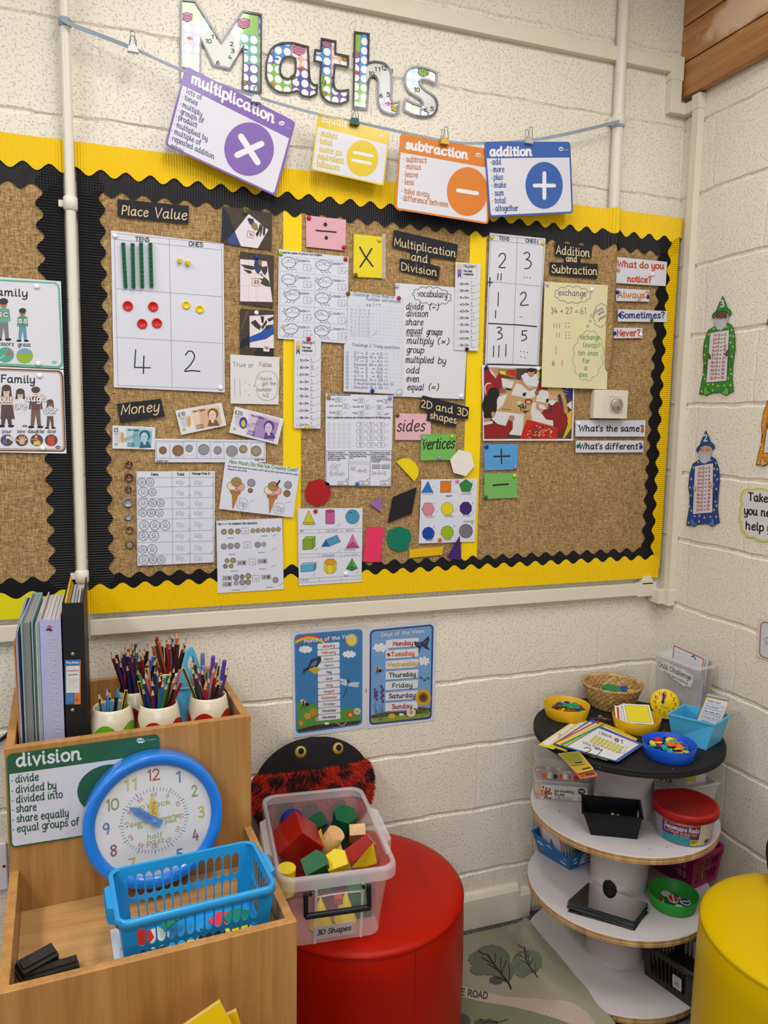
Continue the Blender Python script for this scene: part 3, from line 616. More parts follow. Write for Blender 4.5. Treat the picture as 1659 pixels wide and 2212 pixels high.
for i, (x, y, r, m) in enumerate(((594, 528, 28, PCOP), (707, 530, 41, PCOP), (790, 514, 26, PSIL), (899, 522, 40, PSIL), (1003, 528, 29, PSIL), (1108, 534, 41, PSIL), (1194, 520, 29, PGLD), (1290, 533, 38, PGLD))):
    a.ell(x, y, r, r, m, 2).ring(x, y, r, r, 3, paper('#4A4038'), 3).ell(x, y, r*.55, r*.55, PSIL if i in (2, 3, 4, 5, 6) else PCOP if i < 2 else PSIL, 3, 7 if i in (4, 5) else 18)
    if i: a.line([(645+101*(i-1), 462), (647+101*(i-1), 585)], 2.5, GREY)
    a.line([(x-30, y-60), (x+35, y-60)], 2, PALE); a.line([(x-20, y+50), (x+30, y+50)], 2, PALE)
a.text('Smallest value', 545, 612, 632, 11, INK, 2).text('Largest value', 1278, 602, 1352, 11, INK, 2)
a.done('coin_strip', 'long white strip of eight printed coins from smallest to largest value', 'chart')
for (x, y, r, m, rim, v, lb) in ((340, 635, .0095, COP, None, '1', 'brown penny coin at the top of the coin column'), (341, 732, .0118, COP, None, '2', 'large brown two pence coin, second in the coin column'), (337, 820, .0085, M('#4A4644', .4, .1, 200, .5), None, '5', 'small dark coin, third in the coin column'),
        (335, 917, .0130, SIL, None, '10', 'large silver ten pence coin in the middle of the column'), (336, 1024, .0097, SIL, None, '20', 'small silver twenty coin in the coin column'), (345, 1122, .0105, GLD, None, '1', 'dull gold pound coin, second lowest in the coin column'), (345, 1232, .0118, GLD, SIL, '£2', 'two pound coin with silver centre at the foot of the column')):
    o = disc(x, y, r, m, 'plastic_coin', lb, 'coin', 'plastic coins on the hessian', C5, .0165, .003)
    ar = Art(back(.0199), C5); ar.ell(x, y, r*2400*.72 if rim else 1, None, rim or m, 1)
    ar.text(v, x-8*len(v), y+14, x+8*len(v), 28, M('#A5988C' if m != SIL else '#B5B6BA', .4, metal=.5), 3.5, k=3); ar.done('coin_face', None, None, parent=o)
# coin totals table
a = sheet(C5, [(395, 685), (983, 683), (978, 1364), (403, 1390)], WHITE)
a.lines([(400, 732, 975, 730), (400, 803, 975, 796), (400, 888, 975, 879), (400, 968, 975, 960), (400, 1043, 973, 1034), (405, 1137, 973, 1125), (405, 1217, 973, 1205), (405, 1312, 973, 1298), (662, 690, 668, 1370), (792, 690, 797, 1366), (400, 690, 408, 1380), (968, 690, 972, 1362)], 2.5, GREY)
a.text('Coins', 505, 715, 558, 18, INK, 4).text('Total', 698, 715, 752, 18, INK, 4).text('Change from £1', 812, 708, 945, 15, INK, 3.5)
def pcoin(x, y, r, n=18, fill=True):
    a.ring(x, y, r, r, 4, paper('#5B5C63'), 2, n).ring(x, y-r*.15, r*.35, r*.45, 4, GREY, 2, 8).line([(x-r*.5, y+r*.5), (x, y+r*.3), (x+r*.5, y+r*.5)], 4, GREY).line([(x-r*.6, y-r*.2), (x+r*.6, y+r*.1)], 3, GREY)
for y, cs in ((764, ((436, 31, 7), (499, 31, 7))), (840, ((447, 38, 7), (515, 30, 7))), (921, ((447, 38, 7), (517, 30, 7), (577, 30, 7))), (994, ((443, 31, 7), (506, 31, 7), (568, 31, 7))), (1088, ((455, 36, 18), (534, 36, 18), (611, 36, 18))), (1167, ((449, 38, 7), (527, 36, 18))), (1268, ((443, 31, 7), (513, 36, 18))), (1346, ((453, 38, 7), (521, 30, 7), (581, 30, 18)))):
    for x, r, n in cs: pcoin(x, y, r, n)
    a.line([(778, y+32), (802, y+20)], 3, GREY).line([(955, y+22), (975, y+8)], 3, GREY)
for y, s_, u in ((782, '40p', '60p'), (862, '70p', '30p'), (938, '90p', '10p'), (1012, '60p', '40p'), (1098, '30p', '70p'), (1180, '60p', '40p'), (1270, '30p', '70p'), (1348, '80p', '20p')):
    a.text(s_, 690, y, 750, 32, PALE, 3).text(u, 825, y, 885, 32, PALE, 3)
a.done('coin_table', 'white worksheet table headed Coins, Total and Change', 'worksheet')
# ice creams
a = sheet(C5, [(1062, 583), (1617, 665), (1566, 1030), (1013, 965)], WHITE, .0215)
a.text('How Much Do the Ice Creams Cost?', 1090, 622, 1600, 25, paper('#6FA05A'), 5, 66)
a.text('How much does each ice cream cost? Look at the coins and write the total', 1080, 650, 1600, 12, INK, 2, 65).text('amount in the circle.', 1077, 672, 1222, 12, INK, 2, 16)
TAN = paper('#A8844F'); CRM = paper('#E5DCB4'); PNK = paper('#E2A29A'); CONE = paper('#B5793C'); LN = paper('#5A4632')
for (x, y) in ((1140, 780), (1415, 812)):
    a.poly([(x-48, y+45), (x+38, y+50), (x+30, y+82), (x-38, y+76)], CONE, 2).poly([(x-32, y+76), (x+18, y+82), (x-20, y+184), (x-28, y+184)], CONE, 2).lines([(x-45, y+60, x+34, y+66)], 3, LN, 3)
    a.ell(x-28, y+14, 38, 32, CRM, 3).ring(x-28, y+14, 38, 32, 3, LN, 4).ell(x+30, y+20, 34, 30, PNK, 3).ring(x+30, y+20, 34, 30, 3, LN, 4).ell(x+2, y-16, 38, 34, TAN, 5).ring(x+2, y-16, 38, 34, 3, LN, 6)
    for q in range(4): a.line([(x-24+q*14, y-22+q % 2*10), (x-14+q*14, y-26+q % 2*10)], 3, LN, 7)
a.line([(1445, 788), (1465, 756)], 13, paper('#3A2A22'), 8)
for x, y, r, m in ((1254, 771, 29, PSIL), (1247, 828, 18, PCOP), (1528, 787, 28, PSIL), (1520, 850, 25, PCOP)): a.ell(x, y, r, r, m, 2).ring(x, y, r, r, 2.5, INK, 3)
for x, y, s_ in ((1187, 928, '11p'), (1462, 962, '12p')): a.ring(x, y, 43, 43, 3, GREY).text(s_, x-30, y+18, x+28, 34, GREY, 3.5)
a.line([(1248, 912), (1278, 898)], 3, GREY).line([(1512, 922), (1545, 910)], 3, GREY)
a.done('ice_cream_worksheet', 'tilted worksheet asking how much the ice creams cost, two cones drawn', 'worksheet')
# compare the amounts
a = sheet(C5, [(993, 1053), (1485, 1034), (1496, 1565), (1004, 1594)], WHITE, .0225)
a.text('Use <, > = to compare the amounts.', 1003, 1085, 1298, 16, INK, 3, -8)
def coins(cs, r):
    for x, y, m in cs: a.ell(x, y, r, r, m, 2).ring(x, y, r, r, 3, paper('#55504A'), 3).ell(x, y, r*.5, r*.5, PSIL, 3)
coins([(1050, 1136, PGLD), (1102, 1134, PGLD), (1154, 1132, PGLD), (1118, 1350, PGLD), (1232, 1466, PGLD), (1230, 1511, PGLD)], 20)
coins([(1266+38*i, 1128-2*i, paper('#B89650')) for i in range(6)]+[(1073, 1352, PGLD), (1061, 1393, PCOP), (1103, 1391, PGLD), (1186, 1471, PCOP)], 16)
coins([(1050, 1246, PSIL), (1099, 1243, PSIL), (1148, 1240, PSIL), (1302, 1233, PSIL), (1141, 1476, PSIL), (1187, 1513, PSIL), (1435, 1496, PSIL)], 21); coins([(1347, 1229, PALE), (1141, 1517, PALE)], 17)
for x, y, s_ in ((1207, 1130, '='), (1225, 1235, '>'), (1263, 1362, '<'), (1288, 1485, '<')): a.frame([(x-25, y-22), (x+24, y-24), (x+24, y+20), (x-24, y+22)], 3, GREY).text(s_, x-9, y+12, x+9, 26, GREY, 3)
for x, y in ((1183, 1368), (1337, 1356), (1074, 1482), (1074, 1527), (1366, 1474)):
    a.poly([(x-36, y-17), (x+36, y-19), (x+36, y+17), (x-36, y+19)], paper('#A9AAB0'), 2).ell(x+16, y, 11, 13, paper('#5D5E66'), 3, 10).ell(x-12, y, 6, 8, paper('#7C7466'), 3, 8)
a.lines([(1075, 1183, 1125, 1182), (1325, 1168, 1375, 1166), (1083, 1305, 1133, 1304), (1305, 1290, 1355, 1289), (1095, 1430, 1155, 1428), (1310, 1414, 1362, 1412), (1110, 1572, 1172, 1570), (1365, 1551, 1415, 1549)], 3, INK)
for x, y in ((1410, 1172), (1405, 1275), (1405, 1400), (1460, 1538), (1190, 1562)): a.line([(x, y), (x+32, y-18)], 3, GREY)
a.done('comparison_worksheet', 'white worksheet comparing amounts of coins and notes, over the yellow border', 'worksheet')
# operation cards
PK = lam('#E7A9B8'); a = sheet(C6, [(220, 90), (532, 125), (527, 367), (222, 335)], PK)
a.ell(371, 163, 15, 17, INK).ell(378, 266, 14, 16, INK).line([(300, 208), (340, 213), (400, 217), (453, 222)], 13, INK); a.done('operation_card', 'pink card with a hand drawn division sign', 'flash card')
a = sheet(C6, [(592, 236), (812, 258), (812, 580), (588, 570)], lam('#F0D800'))
a.line([(640, 340), (680, 410), (740, 488)], 13, INK).line([(732, 350), (690, 420), (642, 492)], 13, INK)
a.slab([(812, 236), (842, 242), (840, 588), (812, 582)], M('#E9E6DC', .1, .02, 10, alpha=.25), .0006)
a.done('operation_card', 'yellow card with a hand drawn multiplication cross', 'flash card')
a = sheet(CA, [(160, 482), (411, 480), (404, 670), (160, 678)], lam('#4C9ADB'))
a.line([(233, 574), (290, 573), (350, 571)], 12, INK).line([(286, 518), (287, 570), (289, 628)], 10, INK); a.done('operation_card', 'blue card with a hand drawn plus sign', 'flash card')
a = sheet(CA, [(160, 702), (406, 697), (406, 882), (158, 892)], lam('#6DB655'))
a.line([(227, 789), (280, 784), (337, 780)], 13, INK); a.done('operation_card', 'green card with a hand drawn minus sign', 'flash card')
a = sheet(C7, [(917, 262), (1193, 270), (1192, 472), (915, 470)], lam('#E7B2BE'))
a.text('sides', 925, 402, 1140, 88, INK, 9, -2, slant=.2); a.done('word_card', 'pink card with the handwritten word sides', 'flash card')
a = sheet(C7, [(1115, 425), (1387, 423), (1385, 625), (1113, 630)], lam('#6CBA4C'), .0215)
a.text('vertices', 1125, 545, 1372, 84, INK, 10, -12, slant=.18); a.done('word_card', 'bright green word card overlapping the pink sides card', 'flash card')
# ladybird doubling sheet
a = sheet(C6, [(8, 355), (552, 415), (543, 1090), (0, 1050)], WHITE, .0205)
a.text('Double the number of spots on each ladybird', 22, 385, 345, 15, INK, 2.5, 22)
LB = [(90, 458, 9, 1), (358, 480, 5, 1), (90, 590, 3, 1), (365, 612, 6, -1), (112, 712, 8, -1), (352, 735, 1, 1), (110, 848, 4, -1), (350, 870, 7, 1), (98, 975, 2, -1), (347, 990, 10, 1)]
for i, (x, y, n, sx) in enumerate(LB):
    v = (5, 9, 3, 6, 8, 1, 4, 7, 2, 10)[i]
    a.ring(x-5*sx, y, 55, 40, 4, paper('#4A4B52'), 2, 22, .12*sx).line([(x-58*sx, y+8), (x-5*sx, y-6), (x+48*sx, y+8)], 3, GREY)
    a.line([(x+42*sx, y-28), (x+60*sx, y-22), (x+62*sx, y+4), (x+48*sx, y+16)], 4, GREY).line([(x+58*sx, y-20), (x+64*sx, y-36)], 3, INK).line([(x+62*sx, y-6), (x+78*sx, y-12)], 3, INK)
    for lx in (-22, 8, 34): a.line([(x+lx*sx, y+38), (x+(lx+3)*sx, y+52), (x+(lx+16)*sx, y+56), (x+(lx+20)*sx, y+64)], 3, INK)
    rr = random.Random(i)
    for q in range(v): a.ell(x-5*sx+rr.uniform(-36, 30), y-rr.uniform(8, 28), 3, 3, INK)
    tx = 163 if i % 2 == 0 else 432; ty = y-8
    a.text('Double %d =' % v, tx, ty, tx+(88 if v < 10 else 96), 17, GREY, 3.5, 4); bx, by = tx+66, y+38
    a.frame([(bx-28, by-24), (bx+28, by-22), (bx+28, by+26), (bx-28, by+24)], 2.5, GREY).text(str(v*2), bx-12, by+12, bx+8, 22, PALE, 2.5).line([(bx+22, by+18), (bx+44, by+4)], 3, GREY)
a.lines([(20, 405, 545, 450), (18, 525, 543, 575), (18, 658, 541, 700), (18, 790, 540, 826), (18, 915, 538, 945), (20, 1030, 537, 1072), (18, 405, 15, 1030), (290, 425, 283, 1050), (545, 450, 538, 1072)], 2.5, PALE)
a.done('ladybird_worksheet', 'white worksheet of ten outlined ladybirds for doubling spots', 'worksheet')
def squared(a, q, nu, nv, m):
    f = quadmap(q)
    for i in range(nu+1): a.line([f(i/nu, 0), f(i/nu, 1)], 1.6, m, 1)
    for i in range(nv+1): a.line([f(0, i/nv), f(1, i/nv)], 1.6, m, 1)
SQ = paper('#C6C9E0'); BLU = paper('#6A7196')
a = sheet(C6, [(550, 683), (970, 727), (966, 1487), (512, 1462), (516, 1098), (537, 1085)], paper('#DCDEEC'), .0225)
squared(a, [(545, 790), (968, 815), (968, 1085), (538, 1060)], 15, 10, SQ); squared(a, [(516, 1125), (968, 1150), (966, 1480), (513, 1455)], 15, 11, SQ)
a.text('Challenge: Write them in', 585, 715, 905, 24, BLU, 3, 22).text('number sentences', 690, 752, 955, 24, BLU, 3, 22).text('e.g. 5 × 4', 690, 795, 800, 20, BLU, 2.5)
a.text('Challenge 2: Tricky questions', 578, 1108, 950, 24, BLU, 3, 25)
for i in range(8): a.text('%d × 2 = %d' % (i+3, 2*i+6), 566, 832+i*28, 715, 18, PALE, 2, 8)
for i, s_ in enumerate(('21 × 2  = 42', 'Double 15 = 30', '17 × 2  = 34', 'Double 30 = 60', '13 × 2  = 26', '50 × 2  = 100', '41 × 2  = 82', 'Double 14 = 28', '7 multiplied by 2 = 14', 'Double 18 = 36')):
    y = 1172+i*29.5; a.text(s_, 592, y, 815 if i != 8 else 900, 19, BLU, 2.6, 6).ring(541, y-8, 11, 11, 2, BLU).text(str(i+1), 537, y-2, 545, 11, BLU, 1.6).line([(832, y-4), (840, y+4), (858, y-10)], 3, GREY)
a.line([(740, 1025), (748, 1026), (768, 998)], 3, GREY).ring(945, 1468, 25, 22, 2.5, BLU)
a.done('squared_paper', 'squared paper with two handwritten challenges', 'worksheet')
a = sheet(C6, [(917, 617), (1500, 660), (1450, 1523), (900, 1500)], lam('#E0E1EA'), .0205)
a.line(cloud(ellpts(1202, 718, 142, 58, 48, .12), 13, 16), 4, INK, 2, True).text('vocabulary', 1090, 722, 1318, 50, INK, 5.5, 10)
for s_, x, y, x1, dy in (('divide', 998, 822, 1132, 2), ('(÷)', 1175, 826, 1248, 4), ('division', 1000, 878, 1170, 2), ('share', 993, 945, 1130, 2), ('equal', 1000, 1012, 1122, 2), ('groups', 1158, 1020, 1278, 4), ('multiply', 1003, 1088, 1208, 6), ('(×)', 1240, 1095, 1328, 4), ('group', 1003, 1160, 1135, 4), ('multiplied', 993, 1238, 1212, 4), ('by', 1245, 1245, 1305, 2), ('odd', 998, 1318, 1100, 4), ('even', 1000, 1385, 1098, 4), ('equal', 1008, 1450, 1132, 4), ('(=)', 1170, 1452, 1248, 2)):
    a.text(s_, x, y, x1, 50, INK, 6, dy, slant=.18)
a.lines([(998, 1022, 1118, 1026), (1000, 1030, 1116, 1034)], 3, INK)
a.done('vocabulary_sheet', 'large white sheet headed vocabulary with handwritten words', 'poster')
def strip_sheet(pts, rows, lab, hat, x0, y0, dyr, d):
    a = sheet(C6, pts, paper('#DFDFEA'), d); hx, hy = pts[0][0]+30, pts[0][1]+38
    a.ell(hx, hy-2, 17, 18, paper('#D9B07C' if hat else '#E0B97F'), 2).ell(hx+1, hy, 13, 14, paper('#E6C2A4'), 3)
    if not hat: a.ell(hx, hy-8, 20, 16, paper('#E2BE6A'), 2)
    a.poly([(hx-16, hy+18), (hx+16, hy+18), (hx+18, hy+50), (hx-16, hy+50)], paper('#D9A21E' if hat else '#8A6FC0'), 2).poly([(hx-14, hy+50), (hx+14, hy+50), (hx+12, hy+72), (hx-12, hy+72)], paper('#2F5FA0' if hat else '#3B63B5'), 2)
    a.lines([(hx-10, hy+72, hx-10, hy+82), (hx+10, hy+72, hx+10, hy+82)], 7, INK)
    bx = hx+28; a.frame([(bx, hy-20), (bx+108, hy-12), (bx+106, hy+92), (bx-2, hy+84)], 2.5, PALE)
    a.text('Challenge 1:', bx+6, hy, bx+98, 18, paper('#8C8446' if not hat else '#7C7A8A'), 4.5, 4).text('Tick when', bx+4, hy+38, bx+72, 17, INK, 3, 3).text('completed', bx+4, hy+62, bx+82, 17, INK, 3, 3)
    for i, (q, an) in enumerate(rows):
        y = y0+dyr*i; a.text('%d.' % (i+1), x0, y, x0+14, 14, PALE, 2).text(q, x0+22, y, x0+92, 17, INK, 3.2, -1).text(an, x0+106, y-3, x0+106+11*len(an), 24, GREY, 3).line([(x0+102, y+8), (x0+140, y+6)], 2.5, INK).line([(x0+150, y+2), (x0+176, y-12)], 2.5, GREY)
    a.done('division_strip', lab, 'worksheet', 'division challenge strips')
strip_sheet([(128, 1050), (337, 1050), (333, 1752), (126, 1748)], list(zip(('12÷3=', '30÷3=', '21÷3=', '3÷3=', '9÷3=', '15÷3=', '6÷3=', '21÷3=', '18÷3=', '21÷3='), '4 10 7 1 3 5 2 7 6 7'.split())), 'long worksheet strip of sums dividing by 3 on the left yellow divider', True, 148, 1228, 56, .0225)
strip_sheet([(1385, 455), (1582, 470), (1561, 1147), (1372, 1140)], list(zip(('35÷5=', '35÷5=', '5÷5=', '40÷5=', '45÷5=', '55÷5=', '15÷5=', '20÷5=', '45÷5=', '10÷5='), '7 7 1 8 9 11 3 4 9 2'.split())), 'long worksheet strip of sums dividing by 5 on the right yellow divider', False, 1397, 634, 53, .0235)
# mixed questions sheet
a = sheet(C7, [(373, 110), (898, 122), (884, 832), (372, 826)], WHITE, .0195)
a.text('Answer the following questions.', 388, 124, 570, 12, INK, 2).text('Write 2 multiplication sentences and 2 division sentences for the following array', 384, 302, 876, 14, INK, 2.4)
for i, (x, y, s_, an) in enumerate(((400, 160, '5×10=', '50'), (585, 166, '7×5=', '35'), (772, 172, '40÷5=', '8'), (400, 210, 'half of 24=', '12'), (585, 216, 'double 8=', '16'), (840, 220, '÷10=10', '100'), (400, 262, '12×5=', '60'), (585, 266, '9×2=', '18'), (832, 272, '÷2=7', '14'))):
    a.text(s_, x, y, x+9*len(s_), 12, INK, 2); bx = x+9*len(s_)+28 if i not in (5, 8) else 792
    a.frame(rrect(bx-25, y-20, bx+27, y+16, 7, 2), 2.5, GREY).text(an, bx-16, y+8, bx+12, 22, GREY, 3).line([(bx+38, y+4), (bx+60, y-8)], 2.5, GREY)
for r_ in range(3):
    for c_ in range(5):
        x, y = 400+39*c_, 360+69*r_; a.ring(x, y-18, 8, 8, 1.6, PALE, 2, 8).line([(x-14, y-4), (x-8, y-8), (x+8, y-8), (x+14, y-4), (x+8, y+4), (x+12, y+32), (x+3, y+32), (x, y+14), (x-3, y+32), (x-12, y+32), (x-8, y+4)], 1.6, PALE, 2, True)
for r_, row in enumerate((('3', '×', '5', '=', '15'), ('5', '×', '3', '=', '15'), ('15', '÷', '5', '=', '3'), ('15', '÷', '3', '=', '5'))):
    for c_ in range(3):
        x, y = 642+81*c_, 352+52*r_; a.frame(rrect(x-29, y-19, x+29, y+18, 8, 2), 2.5, GREY).text(row[c_*2], x-10, y+9, x+10, 22, GREY, 2.6)
        if c_ < 2: a.text(row[c_*2+1], x+37, y+4, x+45, 9, INK, 2)
    a.line([(842, y+6), (864, y-6)], 2.5, GREY)
a.frame([(378, 556), (886, 556), (882, 828), (378, 824)], 2.5, INK).lines([(553, 556, 550, 826), (722, 556, 718, 828)], 2.5, INK)
for x, ls in ((390, ('There are 12 children in', 'the group. If I want to give', '5 sweets to each of the', 'children, how many sweets', 'do I need to buy?')), (561, ('I buy 120 treats for my', 'dog. If I give him 10 a day,', 'how many days will they', 'last?')), (729, ('24 children go on a school', 'trip on two buses. If there', 'are the same number of', 'children on each bus, how', 'many children will there be', 'on each bus?'))):
    for i, s_ in enumerate(ls): a.text(s_, x, 573+14*i, x+5.6*len(s_), 9.5, INK, 1.9)
for x, y, q in ((440, 660, .3), (412, 702, 1.3), (436, 690, -.5), (462, 708, 1.2), (468, 672, -.6), (425, 675, .2)): a.ring(x, y, 19, 9, 2, GREY, 2, 12, q)
for i in range(10): a.line([(562+15*i, 636), (570+15*i, 662)], 5, PALE)
for x in (767, 840):
    a.poly([(x-32, 660), (x+32, 657), (x+32, 694), (x-32, 696)], paper('#8B8C92'), 2)
    for r_ in (666, 682): a.line([(x-27, r_), (x+27, r_-1)], 6, paper('#CFCFD6'), 3)
a.text('12×5=60', 398, 747, 515, 26, GREY, 3).text('120', 566, 706, 605, 24, GREY, 3).text('÷10=12', 610, 722, 692, 24, GREY, 3).text('24÷2=12', 732, 740, 842, 24, GREY, 3)
for x0, y0, s_ in ((467, 794, '60'), (633, 790, '12'), (798, 788, '12')): a.frame(rrect(x0, y0, x0+76, y0+30, 7, 2), 2.5, INK).text(s_, x0+14, y0+24, x0+44, 18, GREY, 2.6).line([(x0+62, y0-12), (x0+66, y0-8), (x0+78, y0-24)], 3, INK)
a.done('mixed_worksheet', 'white worksheet of boxed questions with an array of small figures', 'worksheet')
# foam shapes
def foam(fr, pts, col, lab, d=.0165, th=.003, name='foam_shape'):
    a = Art(back(d+th), fr); a.slab(pts, M(col, .75, .06, 60), th); a.done(name, lab, 'foam shape', 'foam shapes on the board', bevel=.0004)
foam(C7, [(1342, 625), (1410, 545), (1505, 568), (1533, 672), (1467, 752), (1370, 727)], '#DEDAD2', 'white foam hexagon beside the bright green word card', .0225)
foam(C7, spl([(923, 640), (965, 616), (1010, 614), (1050, 632), (1080, 662), (1096, 705), (1092, 750), (1064, 793)], 4), '#E2C70A', 'yellow foam semicircle under the pink sides card')
foam(C7, [(1083, 838), (1045, 1042), (857, 1117), (895, 915)], '#1E1D22', 'black foam rhombus in the middle of the shapes')
foam(C7, [(813, 918), (800, 1030), (713, 965)], '#8B66AE', 'small lilac foam triangle pointing left')
foam(C7, [(246, 793), (330, 773), (402, 808), (415, 893), (380, 960), (297, 985), (226, 948), (211, 865)], '#A3171A', 'red foam octagon near the left divider')
foam(C7, [(692, 1145), (826, 1150), (799, 1422), (663, 1418)], '#DD3560', 'bright pink foam rectangle right of the solid shapes sheet')
foam(C7, [(866, 1172), (948, 1143), (1025, 1172), (1042, 1230), (1017, 1312), (945, 1342), (872, 1310), (850, 1250)], '#077257', 'teal green foam octagon right of the pink rectangle')
foam(C7, [(1027, 1322), (1284, 1300), (1283, 1365), (1024, 1390)], '#D9AE10', 'thin mustard yellow foam rectangle at the board bottom')
foam(C7, [(1418, 1215), (1430, 1408), (1315, 1388)], '#43206A', 'purple foam triangle over the flat shapes sheet corner', .0225)
# solid shapes worksheet
S5 = (630, 1080, 9.7588); a = sheet(S5, [(128, 180), (1495, 165), (1475, 1720), (150, 1808)], WHITE, .0225); DK = paper('#3A3F55')
P = paper
a.poly([(360, 225), (487, 495), (235, 505)], P('#D9C81E'), 1).ell(360, 498, 126, 28, P('#C2AE1E'), 2).ring(360, 498, 126, 28, 6, DK, 3).lines([(360, 225, 487, 495), (360, 225, 235, 505)], 7, DK, 3)
a.poly([(715, 235), (905, 235), (905, 490), (715, 490)], P('#BE5A94'), 1).ell(810, 490, 95, 22, P('#BE5A94'), 1).ring(810, 490, 95, 22, 5, DK, 1).ell(810, 232, 95, 28, P('#B13A6E'), 3).ring(810, 232, 95, 28, 6, DK, 4).lines([(715, 235, 715, 490), (905, 235, 905, 490)], 6, DK, 3)
a.ell(1282, 355, 143, 150, P('#4592B8'), 1, 36).ring(1282, 355, 143, 150, 7, DK, 2, 36).ell(1246, 265, 28, 20, P('#1D5FA6'), 3, 14, -.3)
def solid(faces):
    for pts, c in faces: a.poly(pts, P(c), 1)
    for pts, c in faces: a.frame(pts, 6, DK, 2)
solid([([(232, 845), (432, 832), (432, 1042), (232, 1052)], '#7FA22A'), ([(232, 845), (298, 770), (497, 765), (432, 832)], '#8FB53A'), ([(432, 832), (497, 765), (497, 975), (432, 1042)], '#6C9A2C')])
solid([([(630, 985), (716, 840), (800, 980)], '#1F5AAE'), ([(716, 840), (955, 738), (1030, 882), (800, 980)], '#4A94BC')])
solid([([(1287, 720), (1290, 880), (1140, 1020)], '#CE6BA6'), ([(1287, 720), (1430, 1008), (1290, 880)], '#D884B2'), ([(1140, 1020), (1290, 880), (1430, 1008)], '#B13F7C')])
solid([([(188, 1385), (474, 1370), (474, 1500), (190, 1520)], '#5BA5CC'), ([(188, 1385), (240, 1330), (518, 1312), (474, 1370)], '#7DBBDC'), ([(474, 1370), (518, 1312), (518, 1440), (474, 1500)], '#4285B0')])
solid([([(688, 1310), (755, 1245), (880, 1240), (943, 1303), (873, 1368), (750, 1372)], '#D9961A'), ([(688, 1310), (750, 1372), (752, 1555), (688, 1490)], '#E2CB22'), ([(750, 1372), (873, 1368), (873, 1545), (752, 1555)], '#E6D22A'), ([(873, 1368), (943, 1303), (938, 1480), (873, 1545)], '#DABF1C')])
solid([([(1275, 1230), (1272, 1390), (1145, 1452)], '#4D9140'), ([(1275, 1230), (1398, 1440), (1272, 1390)], '#64A552'), ([(1145, 1452), (1272, 1390), (1398, 1440), (1272, 1500)], '#3B7C38')]); a.line([(1275, 1230), (1272, 1500)], 6, DK, 3)
a.lines([(135, 630, 1480, 597), (135, 705, 1475, 667), (140, 1145, 1475, 1098), (140, 1220, 1472, 1168), (150, 1665, 1472, 1592), (150, 1745, 1472, 1665), (580, 620, 582, 690), (1050, 608, 1050, 678), (580, 1130, 583, 1200), (1042, 1115, 1045, 1187), (590, 1645, 590, 1712), (1040, 1612, 1040, 1685)], 6, GREY)
for x, y in ((420, 578), (945, 562), (1335, 552), (470, 1078), (960, 1098), (1305, 1078), (425, 1605), (1340, 1560)): a.line([(x, y), (x+85, y-65)], 7, GREY)
for s_, x, y, x1, dy in (('cone', 175, 675, 245, -3), ('cylinder', 715, 665, 975, -8), ('sphere', 1140, 655, 1310, -6), ('rectangular', 635, 1190, 915, -14), ('prism', 1110, 1185, 1390, -20), ('triangular', 1105, 1065, 1335, -14), ('cuboid', 175, 1710, 355, -10)): a.text(s_, x, y, x1, 50, PENCIL, 6, dy)
a.done('solid_shapes_worksheet', 'white worksheet of nine coloured solid shapes over the yellow border', 'worksheet')
# flat shapes worksheet
S6 = (860, 930, 7.135); a = sheet(S6, [(357, 755), (1220, 740), (1182, 1712), (318, 1742)], WHITE, .0195)
for pts, c in (([(460, 782), (540, 955), (358, 958)], '#1F6FC4'), ([(655, 780), (815, 778), (812, 953), (650, 956)], '#E07A10'), (ngon(1045, 858, 108, 108, 5), '#2F8038'), (ngon(463, 1212, 100, 112, 6, PI/6), '#DC8490'), (ngon(756, 1207, 98, 106, 7), '#E8D30E'), (ngon(1042, 1198, 97, 106, 8, PI/8), '#43206C'), (ngon(466, 1588, 96, 104, 9), '#1541A8'), (ngon(758, 1570, 100, 104, 10), '#9BB51E'), (ngon(1045, 1550, 106, 110, 12), '#77707C')):
    a.poly(pts, P(c), 1).frame(pts, 5, DK, 2)
for s_, x, y, x1 in (('triangle', 375, 990, 540), ('square', 735, 1022, 830), ('pentagon', 980, 988, 1130), ('hexagon', 420, 1345, 565), ('heptagon', 715, 1335, 855), ('octagon', 995, 1325, 1125), ('nonagon', 440, 1702, 540), ('decagon', 710, 1695, 820), ('dodecagon', 1010, 1415, 1170)): a.text(s_, x, y, x1, 34, PENCIL if s_ != 'square' else DK, 4, -6)
for s_, x, y in (('4', 820, 780), ('5', 1140, 805), ('6', 545, 1142), ('7', 830, 1115), ('8', 1140, 1135), ('9', 545, 1505), ('10', 850, 1490), ('12', 1130, 1455)): a.text(s_, x, y, x+14*len(s_), 34, GREY, 3.5)
for x, y in ((530, 880), (825, 955), (1130, 918), (572, 1268), (870, 1235), (1135, 1282), (565, 1620), (865, 1632)): a.line([(x, y-4), (x+5, y), (x+38, y-38)], 4, GREY)
a.done('flat_shapes_worksheet', 'white worksheet of nine coloured polygons from triangle to dodecagon', 'worksheet')
